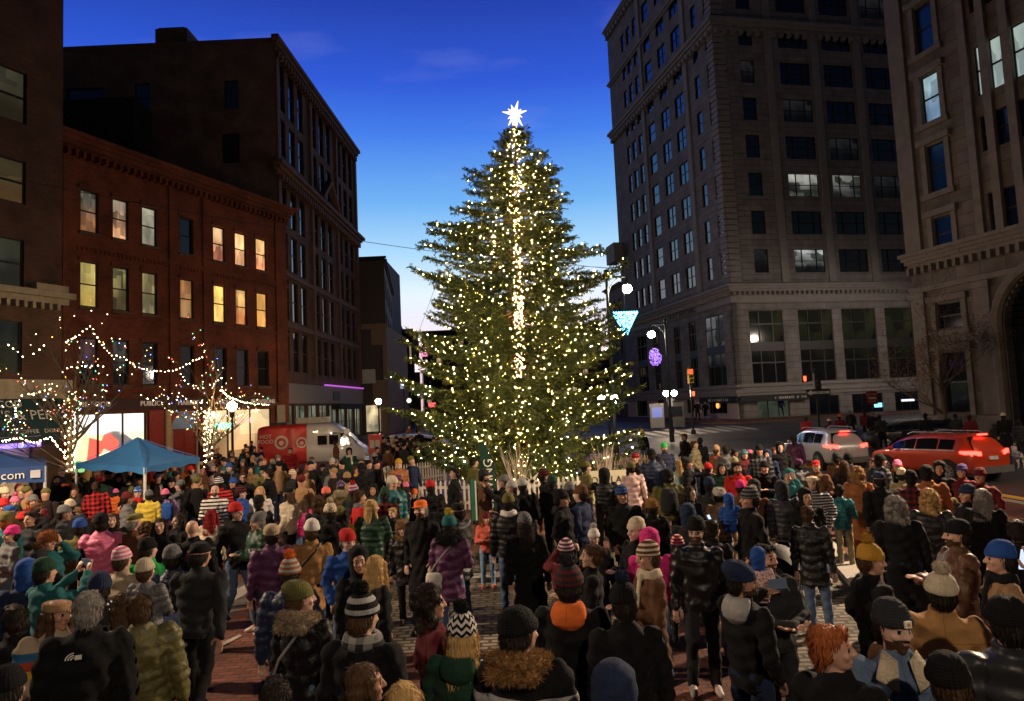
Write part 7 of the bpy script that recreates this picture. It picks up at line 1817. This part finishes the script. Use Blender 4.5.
P(667, 468, 1.80, 185, 'stand', 'jacket olive', 'beanie black', 'short dark', 'wearing a dark backpack', extras=('backpack:charcoal',), width=1.12)
P(621, 484, 1.82, 10, 'pocket', 'parka black', 'beanie blue/charcoal stripes', 'short dark', 'looking down', sk=3)
P(635, 516, 1.76, -50, 'phone', 'jacket black', 'beanie cream', 'short dark', 'blue mask, left of magenta hat')
P(649, 526, 1.70, 170, 'stand', 'jacket magenta', 'hood magenta plain', 'short dark', 'bright hood behind the laughing one')
P(677, 534, 1.25, 175, 'stand', 'puffer blue puffer', 'beanie red/white stripes', 'short dark', 'beside leather jacket', z_add=.25)
P(687, 502, 1.66, 175, 'stand', 'jacket charcoal', 'hood navy plain', 'short dark', 'behind the leather jacket')
P(690, 487, 1.68, 60, 'phone', 'jacket black', None, 'long dark', 'reading white paper', extras=('phone:lit',), hair_extra=1)
P(651, 498, 1.60, 170, 'stand', 'jacket black', 'trapper camel fur', 'short dark', 'small, behind the magenta hood')
P(687, 456, 1.78, 90, 'reach', 'jacket black', 'slouch charcoal', 'short hairbrown', 'arm out beside mint sweater')
P(694, 441, 1.80, 80, 'pocket', 'jacket khaki', None, 'short hairbrown', 'beside road, profile right')
P(684, 434, 1.80, -60, 'pocket', 'jacket black', None, 'short dark', 'hand at face near the road')
P(661, 459, 1.55, 0, 'stand', 'jacket black', None, 'short hairbrown', 'face between navy puffer and mint sweater')
P(700, 437, 1.72, 170, 'stand', 'jacket charcoal', 'beanie charcoal', 'short dark', 'near the road, back turned')
# --- right centre
P(748, 486, 1.86, -75, 'pocket', 'long black', 'beanie charcoal/grey stripes', 'short dark', 'in left profile', width=1.06)
P(728, 492, 1.10, 178, 'sit', 'puffer blue', 'hood blue plain', 'short dark', 'carried on an arm, bright blue', z_add=.42)
P(712, 520, 1.70, 150, 'stand', 'jacket black', None, 'short dark', 'carrying the bright blue child')
P(740, 479, 1.60, 175, 'stand', 'jacket brown', 'beanie magenta', 'short dark', 'behind the bright blue child')
P(737, 463, 1.78, 0, 'stand', 'puffer red', None, 'short dark', 'bearded', beard=True, sk=1)
P(722, 464, 1.66, 0, 'stand', 'jacket dark_green', None, 'long dark', 'left of red jacket')
P(726, 446, 1.80, 170, 'stand', 'jacket grey', None, 'short dark', 'pale back near the road')
P(716, 444, 1.76, 150, 'stand', 'jacket rust', 'beanie tan', 'short hairbrown', 'near the road')
P(759, 444, 1.82, 0, 'stand', 'jacket black/grey plaid', 'beanie black', 'short dark', 'facing out near the road')
P(780, 441, 1.80, 0, 'pocket', 'jacket black', 'hood black plain', 'short dark', 'facing out before the silver car')
P(764, 460, 1.74, -10, 'phone', 'jacket black', 'beanie black', 'short dark', 'smiling, hands together')
P(788, 468, 1.70, -10, 'head', 'jacket teal', 'hood teal plain', 'short dark', 'white glove raised')
P(753, 478, 1.68, -10, 'stand', 'jacket brown', 'hood charcoal plain', 'short dark', 'behind the striped hat profile')
P(781, 479, 1.70, 175, 'stand', 'puffer charcoal puffer', 'hood charcoal plain', 'short dark', 'back turned in the middle right')
P(798, 458, 1.66, 178, 'stand', 'jacket grey', 'slouch purple', 'short dark', 'before the silver car wheel')
P(794, 436, 1.74, 175, 'stand', 'puffer purple puffer', None, 'tail hairbrown', 'beside the silver car door')
P(734, 456, 1.66, 165, 'stand', 'jacket black', 'beanie khaki', 'short dark', 'between grey back and red jacket')
P(744, 449, 1.66, 20, 'stand', 'jacket maroon', 'beanie teal/rose dots', 'short dark', 'beside black plaid')
P(709, 476, 1.74, 175, 'stand', 'jacket charcoal', 'beanie navy', 'short dark', 'back turned left of bright blue child')
P(719, 487, 1.60, 170, 'stand', 'jacket tan', 'trapper white fur', 'short dark', 'white fur hat left of bright blue child')
P(708, 462, 1.64, 150, 'stand', 'jacket black', 'beanie red', 'short dark', 'beside mint sweater sleeve')
P(811, 472, 1.78, -10, 'pocket', 'jacket navy/white stripes', 'headband cream', 'long hairbrown', 'pale jeans', lc='sky', lpat='denim', label='smiling person in navy and white striped top with pale jeans and cream headband')
P(839, 484, 1.45, 170, 'phone', 'puffer teal shiny', 'beanie black', 'short dark', 'shiny jacket and khaki trousers', lc='khaki')
P(857, 468, 1.72, 175, 'stand', 'long rust', None, 'curly camel', 'long coat down to the ankles', lc='rust')
P(878, 471, 1.82, -160, 'pocket', 'jacket black', 'cap navy plain', 'short dark', 'cap facing away behind red car')
P(894, 498, 1.78, 178, 'stand', 'long black', None, 'curly hairgrey', 'back turned in black', width=1.06)
P(807, 506, 1.66, 170, 'stand', 'parka black puffer', None, 'short hairbrown', 'by the stroller, jeans', lc='denim', lpat='denim')
P(805, 487, 1.64, 20, 'stand', 'jacket black', 'hood black plain', 'short dark', 'left of the striped top')
P(836, 451, 1.70, 175, 'stand', 'jacket brown', 'beanie charcoal', 'short dark', 'behind the silver car bumper')
P(848, 452, 1.76, 170, 'stand', 'jacket navy', 'beanie black', 'short dark', 'behind the silver car plate')
P(844, 461, 1.66, 165, 'stand', 'jacket charcoal', None, 'long hairbrown', 'below the silver car plate')
P(880, 453, 1.78, 120, 'stand', 'puffer charcoal puffer', 'beanie black', 'short dark', 'before the red car bonnet', extras=('backpack:charcoal',))
P(901, 467, 1.60, 170, 'stand', 'jacket khaki', 'beanie cream', 'short dark', 'below the red car front wheel')
P(910, 469, 1.74, 178, 'stand', 'jacket maroon/black plaid', 'beanie black', 'short dark', 'before the red car')
P(926, 464, 1.78, 182, 'stand', 'jacket rust', 'beanie black', 'short dark', 'broad brown back before the red car', width=1.12)
P(939, 460, 1.70, 0, 'stand', 'jacket black', 'hood black plain', 'short dark', 'round face before the red car wheel')
P(961, 463, 1.66, -30, 'stand', 'jacket maroon', 'beanie maroon/blue stripes', 'short dark', 'before the red car bumper')
P(979, 467, 1.70, -20, 'pocket', 'jacket maroon', 'beanie maroon', 'short dark', 'rightmost at the red car tail', sk=2)
P(929, 491, 1.76, 175, 'stand', 'puffer black puffer', None, 'curly blonde', 'pale curls, back turned')
P(982, 489, 1.74, 170, 'stand', 'jacket black', None, 'long hairgrey', 'long grey waves at right')
P(966, 483, 1.72, -60, 'stand', 'jacket black', 'beanie navy', 'short dark', 'left of the long grey waves')
P(953, 497, 1.20, 160, 'stand', 'jacket yellow', 'beanie olive', 'short dark', 'yellow child coat')
P(1016, 520, 1.76, 178, 'stand', 'jacket black', None, 'short dark', 'at the right edge by the kerb')
# --- across the street
for q in ((753, 409, 1.72, 175, 'walk', 'jacket black', None, 'long camel', 'crossing toward the tower, left of three'), (766, 409, 1.76, 178, 'walk', 'jacket brown', None, 'short dark', 'crossing toward the tower, middle of three'),
          (781, 408, 1.80, 185, 'walk', 'jacket navy', None, 'short dark', 'crossing toward the tower, right of three'), (697, 401, 1.82, 20, 'walk', 'jacket black', None, 'short dark', 'left one before pale storey'),
          (705, 402, 1.72, 10, 'walk', 'long black', None, 'short hairbrown', 'right one before pale storey'), (806, 417, 1.74, 180, 'stand', 'jacket red', None, 'short hairbrown', 'beyond the silver car roof'),
          (829, 418, 1.72, 175, 'stand', 'jacket maroon', 'beanie rose', 'short dark', 'beyond the silver car'), (839, 414, 1.76, 170, 'stand', 'jacket maroon', 'beanie orange', 'short dark', 'beyond the silver car tail'),
          (850, 413, 1.76, 175, 'stand', 'jacket charcoal', None, 'short hairgrey', 'under the red road sign'), (864, 411, 1.82, 175, 'stand', 'jacket maroon', 'beanie charcoal', 'short dark', 'between silver car and road sign'),
          (872, 412, 1.84, 178, 'stand', 'long black', None, 'short hairgrey', 'right of the road sign pole'), (879, 415, 1.78, 160, 'stand', 'jacket charcoal', None, 'short dark', 'khaki trousers near the dark car'),
          (925, 413, 1.80, 175, 'stand', 'jacket black', 'beanie black', 'short dark', 'left of the bare street tree'), (955, 414, 1.78, 170, 'stand', 'jacket charcoal', None, 'short dark', 'right of the bare street tree'),
          (969, 414, 1.76, 170, 'stand', 'jacket maroon', 'beanie maroon', 'short dark', 'behind the red car roof'), (1003, 412, 1.88, 175, 'stand', 'long black', 'beanie cream', 'short dark', 'cream hat before the arch'),
          (994, 424, 1.35, 170, 'stand', 'jacket charcoal', None, 'short hairbrown', 'small figure before the arch'), (1019, 419, 1.74, 175, 'stand', 'jacket charcoal', None, 'short dark', 'right edge before the arch beside the dog')):
    P(*q)
# --- child on the shoulders, baby on the arm
P(161, 551, 1.08, 150, 'sit', 'puffer grey puffer', 'beanie cream', 'short hairbrown', 'sitting on shoulders', z_add='carried')
P(762, 566, .80, 160, 'sit', 'puffer rose/purple dots', 'hood blue plain', 'short dark', 'baby on an arm', z_add='baby')

seen = set(); placed = []
def place(px, py, H, top):
    z = top; p = None
    p = on_ground(px, py, top); return p
def put(spec, filler=False):
    px, py, H, yaw, pose, coat, hat, hair, suffix, k = spec; k = dict(k); za = k.pop('z_add', 0); k.pop('hair_extra', 0); lb = k.pop('label', None)
    hatn = hat.split()[0] if hat else None; hk = (1+(1.45-H)*.42) if H < 1.45 else 1.0
    top = H/1.75*(1.48+hk*({'pom': .40, 'cap': .30, 'hood': .34}.get(hatn, .33 if hat else .275)))
    if za == 'carried': near = [q for q in placed if q[4].startswith('person in olive puffer')][0]; X, Y = near[0]+.02, near[1]+.05; z = 1.50-.92*H/1.75+.0
    elif za == 'baby': near = [q for q in placed if 'holding a baby' in q[4]][0]; X, Y = near[0]-.13, near[1]-.22; z = .98
    else:
        p = place(px, py, H, top+(za or 0)); X, Y = p.x, p.y; z = ground(Y)+(za or 0)
    lb = lb or describe(H, coat, hat, hair, suffix); n = len(lb.split())
    if n > 16: print('LONG LABEL', n, lb)
    if lb in seen: print('DUP', lb)
    seen.add(lb)
    c = coat.split(); h = hat.split() if hat else [None, 'black', 'knit']; hr = hair.split()
    if len(h) < 3: h.append('knit')
    sk = k.pop('sk', random.Random(px*7+py).choice([0, 0, 0, 1, 4, 4, 2]))
    lc = k.pop('lc', random.Random(px+py*3).choice(['black', 'navy', 'denim', 'charcoal']))
    person(X, Y, H, yaw, pose, c[0], c[1], c[2] if len(c) > 2 else 'plain', h[0], h[1], h[2], hr[0], hr[1], k.pop('headyaw', 0), sk, None, lc, k.pop('lpat', 'denim' if lc == 'denim' else 'plain'), z=z, label=lb, **k)
    placed.append((X, Y, px, py, lb))
for s in SPECS: put(s)
print('people listed', len(SPECS))
# --- the rest of the crowd, seen as heads between the others
rf = random.Random(99); listed = list(placed)
ZONES = [((0, 478), (46, 505), 6, 'under the navy canopy'), ((75, 466), (140, 480), 5, 'under the bright blue canopy'), ((0, 500), (90, 545), 8, 'in the left crowd'), ((150, 458), (230, 480), 5, 'right of the bright canopy'), ((210, 440), (262, 462), 6, 'before the lit shop'),
         ((195, 480), (320, 508), 11, 'left of the camel coat'), ((262, 458), (372, 476), 7, 'below the van'), ((372, 434), (412, 460), 4, 'down the left street'), ((320, 474), (400, 494), 5, 'left of the fence'), ((110, 500), (200, 540), 4, 'behind the dark cap'),
         ((690, 446), (800, 472), 6, 'in the right crowd'), ((800, 458), (900, 472), 3, 'below the silver car'), ((0, 560), (40, 640), 0, 'in the dark left corner')]
cols_ = ['black', 'black', 'charcoal', 'navy', 'grey', 'brown', 'maroon', 'olive', 'dark_green', 'red', 'tan', 'purple', 'teal', 'navy', 'brown', 'rust', 'black', 'charcoal', 'black', 'charcoal']
hcols = ['black', 'black', 'charcoal', 'dark', 'brown', 'grey', 'navy', 'charcoal', 'red', 'cream', 'maroon', 'white', 'pink', 'olive', 'blue', 'purple', 'mustard', 'pale_grey', 'teal']
for (z0, z1, n, where) in ZONES:
    got = 0; tries = 0
    while got < n and tries < 900:
        tries += 1; px = rf.uniform(z0[0], z1[0]); py = rf.uniform(z0[1], z1[1]); H = rf.choice([1.6, 1.66, 1.72, 1.76, 1.8, 1.84])
        p = on_ground(px, py, H*1.03)
        if p.y > 62 or p.y < 3.4: continue
        if any(math.hypot(p.x-q[0], p.y-q[1]) < .46 for q in placed) or any(abs(px-q[2]) < 4.5 and abs(py-q[3]) < 5 for q in placed): continue
        sc_ = FPX/p.y
        if any(p.y < q[1] and abs(px-q[2]) < .36*sc_ and -.1*sc_ < py-q[3] < .85*sc_ for q in listed): continue
        if math.hypot(p.x-TC.x, p.y-TC.y) < 6.3: continue
        if abs(p.x-van.location.x) < 3.3 and p.y > 38.3: continue
        if (Vector((p.x, p.y, 0))-F1.p0).dot(F1.n) < .8 and p.y < 48: continue
        if (Vector((p.x, p.y, 0))-F2.p0).dot(F2.n) < .8 and p.y >= 45: continue
        if any(math.hypot(p.x-t.location.x, p.y-t.location.y) < .5 for t in (tA, tB)): continue
        for _ in range(30):
            coat = rf.choice(['jacket', 'jacket', 'puffer', 'parka'])+' '+rf.choice(cols_)
            hat = rf.choice([None, 'beanie', 'beanie', 'pom', 'cap', 'slouch', 'hood']); hair = rf.choice(['short', 'short', 'long', 'curly', 'tail'])+' '+rf.choice(['dark', 'hairbrown', 'hairbrown', 'blonde', 'hairgrey', 'ginger'])
            if hat == 'hood' and coat.split()[1] not in ('black', 'charcoal', 'navy', 'grey', 'brown'): hat = 'beanie'
            if hat == 'hood': hat = 'hood '+coat.split()[1]+' plain'
            elif hat: hat = hat+' '+rf.choice(hcols)
            lb = describe(H, coat, hat, hair, where)
            if lb not in seen: break
        if 'puffer' in coat: coat += ' puffer'
        yaw = rf.choice([180, 170, 150, -150, 90, -90, 60, -60, 0, 20, -20, 40, -40, 10]); pose = rf.choice(['stand', 'pocket', 'stand', 'phone', 'onehand', 'pocket'])
        put((px, py, H, yaw, pose, coat, hat, hair, where, {'headyaw': rf.choice([-20, 0, 0, 20])})); got += 1
    if got < n: print('zone', where, got, n)
print('people total', len(placed))

# the farthest heads, too many to tell apart, as one mass
b = MB(); b.smooth = True; fc = ['black', 'charcoal', 'navy', 'brown', 'black', 'charcoal', 'maroon', 'dark', 'tan', 'hairbrown', 'olive', 'black', 'grey']; nf = 0
for (z0, z1, n) in (((60, 463), (140, 478), 9), ((150, 455), (232, 476), 10), ((208, 440), (262, 462), 16), ((262, 458), (372, 474), 12), ((372, 432), (412, 460), 22), ((395, 430), (440, 448), 10), ((0, 478), (46, 500), 5)):
    got = 0
    for _ in range(300):
        if got >= n: break
        px = rf.uniform(z0[0], z1[0]); py = rf.uniform(z0[1], z1[1]); H = rf.uniform(1.6, 1.85); p = on_ground(px, py, H*1.03)
        if p.y > 66 or any(math.hypot(p.x-q[0], p.y-q[1]) < .44 for q in placed) or math.hypot(p.x-TC.x, p.y-TC.y) < 6.3: continue
        if abs(p.x-van.location.x) < 3.3 and p.y > 38.3 and p.y < 42: continue
        if (Vector((p.x, p.y, 0))-F1.p0).dot(F1.n) < .8 and p.y < 48: continue
        if (Vector((p.x, p.y, 0))-F2.p0).dot(F2.n) < .8 and p.y >= 45: continue
        g = ground(p.y); k = H/1.75; a = rf.uniform(0, 6.28); c1 = rf.randrange(len(fc)); c2 = rf.randrange(len(fc)); Z = lambda x, y, z: (p.x+k*(x*math.cos(a)-y*math.sin(a)), p.y+k*(x*math.sin(a)+y*math.cos(a)), g+k*z)
        def cap(A, ra, B_, rb_, mi, seg=8): n0 = len(b.f); capsule(b, Z(*A), ra*k, Z(*B_), rb_*k, seg); b.mi[n0:] = [mi]*(len(b.f)-n0)
        cap((0, 0, 1.38), .15, (0, 0, .95), .17, c1, 10)
        for s in (-1, 1): cap((s*.18, 0, 1.40), .075, (s*.25, -.02, 1.12), .06, c1); cap((s*.25, -.02, 1.12), .06, (s*.14, -.2, .98), .045, c1); cap((s*.09, 0, .92), .09, (s*.1, 0, .1), .05, 2)
        cap((0, -.01, 1.63), .085, (0, 0, 1.50), .06, len(fc)); n0 = len(b.f); b.ball(Z(0, .025, 1.70), .098*k, .105*k, .09*k, 10, 7); b.mi[n0:] = [c2]*(len(b.f)-n0)
        placed.append((p.x, p.y, px, py, '')); got += 1; nf += 1
tag(b.build('distant_crowd', [cloth(c) for c in fc]+[skin(1)]), 'packed far part of the crowd before the shops, van and left street', 'crowd', kind='stuff')
print('far crowd', nf)
# ---------------------------------------------------------------- small things among the crowd
# phone held by the one photographing to the right
q = [o for o in COL.objects if o.get('label', '').endswith('taking a photo toward the right')][0]
Pw = Matrix.Translation(q.location) @ q.rotation_euler.to_matrix().to_4x4() @ Matrix.Diagonal((*q.scale, 1)) @ Vector((.235, -.62, 1.42))
b = MB(); b.box((-.085, -.006, -.042), (.085, .006, .042)); o = b.build('phone', plain('phone_blue', (.12, .18, .28), .3)); o.location = Pw; o.rotation_euler = (R(-10), 0, R(8)); tag(o, 'blue grey phone held sideways at arm length above the baby', 'phone')
b = MB(); b.box((-.078, .0063, -.036), (.078, .0075, .036)); b.build('screen', emis('screen_dim', (.5, .35, .25), .5), o)
# stroller
sp_ = on_ground(783, 622); root = empty('stroller', (sp_.x, sp_.y, 0), 'grey baby stroller with open hood behind the bearded one holding a baby', 'stroller', rz=R(-35))
gm = plain('stroller_grey', (.14, .14, .14), .7); bm_ = plain('stroller_black', (.02, .02, .02), .6)
b = MB(); b.smooth = True
for k in range(9):
    pass
b.loft([[(.26*math.cos(t), -.30*math.sin(a)+.05, .72+.34*math.cos(a)*math.sin(t)) for t in [math.pi*j/12 for j in range(13)]] for a in [R(-80+22*i) for i in range(7)]], cap=False, closed=False)
b.build('hood', gm, root)
b = MB(); b.loft([[(-.22, -.35, .42), (.22, -.35, .42), (.22, -.35, .50), (-.22, -.35, .50)], [(-.24, .0, .36), (.24, .0, .36), (.24, 0, .48), (-.24, 0, .48)], [(-.24, .25, .75), (.24, .25, .75), (.24, .2, .82), (-.24, .2, .82)]]); b.build('seat', bm_, root)
for s in (-1, 1):
    b = MB(); b.tube([(s*.27, -.42, .12), (s*.27, .0, .48), (s*.27, .45, 1.0), (s*.25, .52, 1.02)], .015, 6); b.tube([(s*.27, .32, .12), (s*.27, .0, .48)], .015, 6); b.build('frame', rim_m, root)
    for (yy, r_) in ((-.42, .09), (.32, .13)): b = MB(); b.tube([(s*.27-.02, yy, r_), (s*.27+.02, yy, r_)], r_, 14); b.build('wheel', bm_, root)
b = MB(); b.tube([(-.25, .52, 1.02), (.25, .52, 1.02)], .018, 6); b.build('handle', bm_, root); b = MB(); b.box((-.2, -.1, .12), (.2, .28, .28)); b.build('basket', bm_, root)
sp_ = on_ground(1003, 585); root = empty('stroller', (sp_.x+.3, sp_.y+1.6, 0), 'black stroller partly hidden at the right edge', 'stroller', rz=R(20)); 
b = MB(); b.smooth = True; b.loft([[(.26*math.cos(t), -.30*math.sin(a)+.05, .72+.34*math.cos(a)*math.sin(t)) for t in [math.pi*j/12 for j in range(13)]] for a in [R(-80+22*i) for i in range(7)]], cap=False, closed=False); b.build('hood', bm_, root)
b = MB(); b.box((-.22, -.3, .4), (.22, .2, .5)); b.build('seat', gm, root)
for s in (-1, 1):
    b = MB(); b.tube([(s*.27, -.42, .12), (s*.27, .0, .48), (s*.27, .45, 1.0)], .015, 6); b.build('frame', rim_m, root); b = MB(); b.tube([(s*.27-.02, -.42, .1), (s*.27+.02, -.42, .1)], .1, 14); b.build('wheel', bm_, root)
# spotted dog at the right edge across the road
p = on_ground(1017, 466, .1); dg_ = empty('dog', (at_y(1017, 450, 27.5).x, 27.5, -.12), 'black and white spotted dog standing at the right edge beyond the road', 'dog', rz=R(70))
b = MB(); capsule(b, (-.22, 0, .50), .13, (.20, 0, .52), .15); capsule(b, (.22, 0, .56), .10, (.36, 0, .74), .07); capsule(b, (.36, 0, .76), .075, (.50, 0, .72), .045); capsule(b, (-.30, 0, .56), .03, (-.50, 0, .66), .015)
for s in (-1, 1):
    capsule(b, (.22, s*.07, .50), .055, (.22, s*.08, .26), .035); capsule(b, (.22, s*.08, .26), .032, (.23, s*.08, .04), .028); capsule(b, (.23, s*.08, .03), .03, (.27, s*.08, .03), .026)
    capsule(b, (-.24, s*.07, .48), .075, (-.16, s*.09, .32), .045); capsule(b, (-.16, s*.09, .32), .04, (-.30, s*.09, .20), .028); capsule(b, (-.30, s*.09, .20), .028, (-.27, s*.09, .04), .025); capsule(b, (-.27, s*.09, .03), .03, (-.22, s*.09, .03), .026)
    capsule(b, (.36, s*.07, .80), .03, (.33, s*.09, .70), .02)
part('body', remesh(b, .018, 'dog_body', 2), cloth('white/black', 'dots'), dg_)
# stall table with red and white cloth under the navy canopy
p = on_ground(10, 500, .95); root = empty('stall_table', (p.x, p.y, 0), 'stall table with red and white striped cloth under the navy canopy', 'table'); b = MB(); b.box((-.9, -.35, .72), (.9, .35, .76)); b.build('tabletop', white_l, root)
b = MB(); b.box((-.92, -.37, .45), (.92, -.352, .765)); b.build('cloth', cloth('red/white', 'widestripes'), root)
for x in (-.85, .85): b = MB(); b.box((x-.02, -.3, 0), (x+.02, -.26, .717)); b.box((x-.02, .26, 0), (x+.02, .3, .717)); b.build('leg', sig_blk, root)

# shielded street lamps standing round the crowd, outside the view, that light the square; the last is added for the tower
def square_lamp(x, y, h, tx, ty, label, power, cone=120, col=(1, .74, .50)):
    root = empty('street_lamp', (x, y, ground(y)), label, 'street lamp', 'shielded street lamps round the square')
    d = Vector((tx-x, ty-y, 0)).normalized()
    b = MB(); b.tube([(0, 0, 0), (0, 0, h)], [.11, .07], 10); b.build('post', lamp_metal, root)
    b = MB(); b.tube([(0, 0, h-.05), tuple(d*1.2+Vector((0, 0, h+.1)))], .04, 8); b.build('arm', lamp_metal, root)
    hd_ = d*1.35+Vector((0, 0, h+.08)); b = MB(); b.tube([hd_+Vector((0, 0, .12)), hd_, hd_-Vector((0, 0, .05))], [.08, .22, .26], 14); b.build('lamp_head', lamp_metal, root)
    b = MB(); b.tube([hd_-Vector((0, 0, .052)), hd_-Vector((0, 0, .07))], .2, 14); b.build('lens', emis('lamp_lens', (1, .75, .5), 8), root)
    ld = bpy.data.lights.new('lamp_light', 'SPOT'); ld.energy = power; ld.color = col; ld.spot_size = R(cone); ld.spot_blend = .6; ld.shadow_soft_size = .14
    lo = bpy.data.objects.new('lamp_light', ld); COL.objects.link(lo); lo.parent = root; lo.location = hd_-Vector((0, 0, .12))
    aim = (Vector((tx, ty, .8))-(root.location+lo.location)).normalized(); lo.rotation_euler = aim.to_track_quat('-Z', 'Y').to_euler()
square_lamp(14.0, 15.0, 7.6, 3, 13, 'shielded lamp beside the crowd to the right of the view', LAMP*1.65, 114)
square_lamp(-13.2, 9.0, 7.0, -5, 15, 'shielded lamp beside the crowd to the left of the view', LAMP*.7, 125)
square_lamp(2.5, -7.0, 8.5, -1, 16, 'tall shielded lamp standing behind the viewpoint', LAMP*.28, 62, (1, .78, .56))
square_lamp(21.5, 15.0, 8.0, 13, 26, 'shielded lamp over the road to the right of the view', LAMP*.35, 95)
square_lamp(34.0, 51.0, 9.0, 28, 66, 'added shielded lamp hidden behind the bank corner to brighten the tower front', LAMP*.3, 150, (1, .84, .72))  # unseen lamp added to brighten the tower front, hidden by the bank
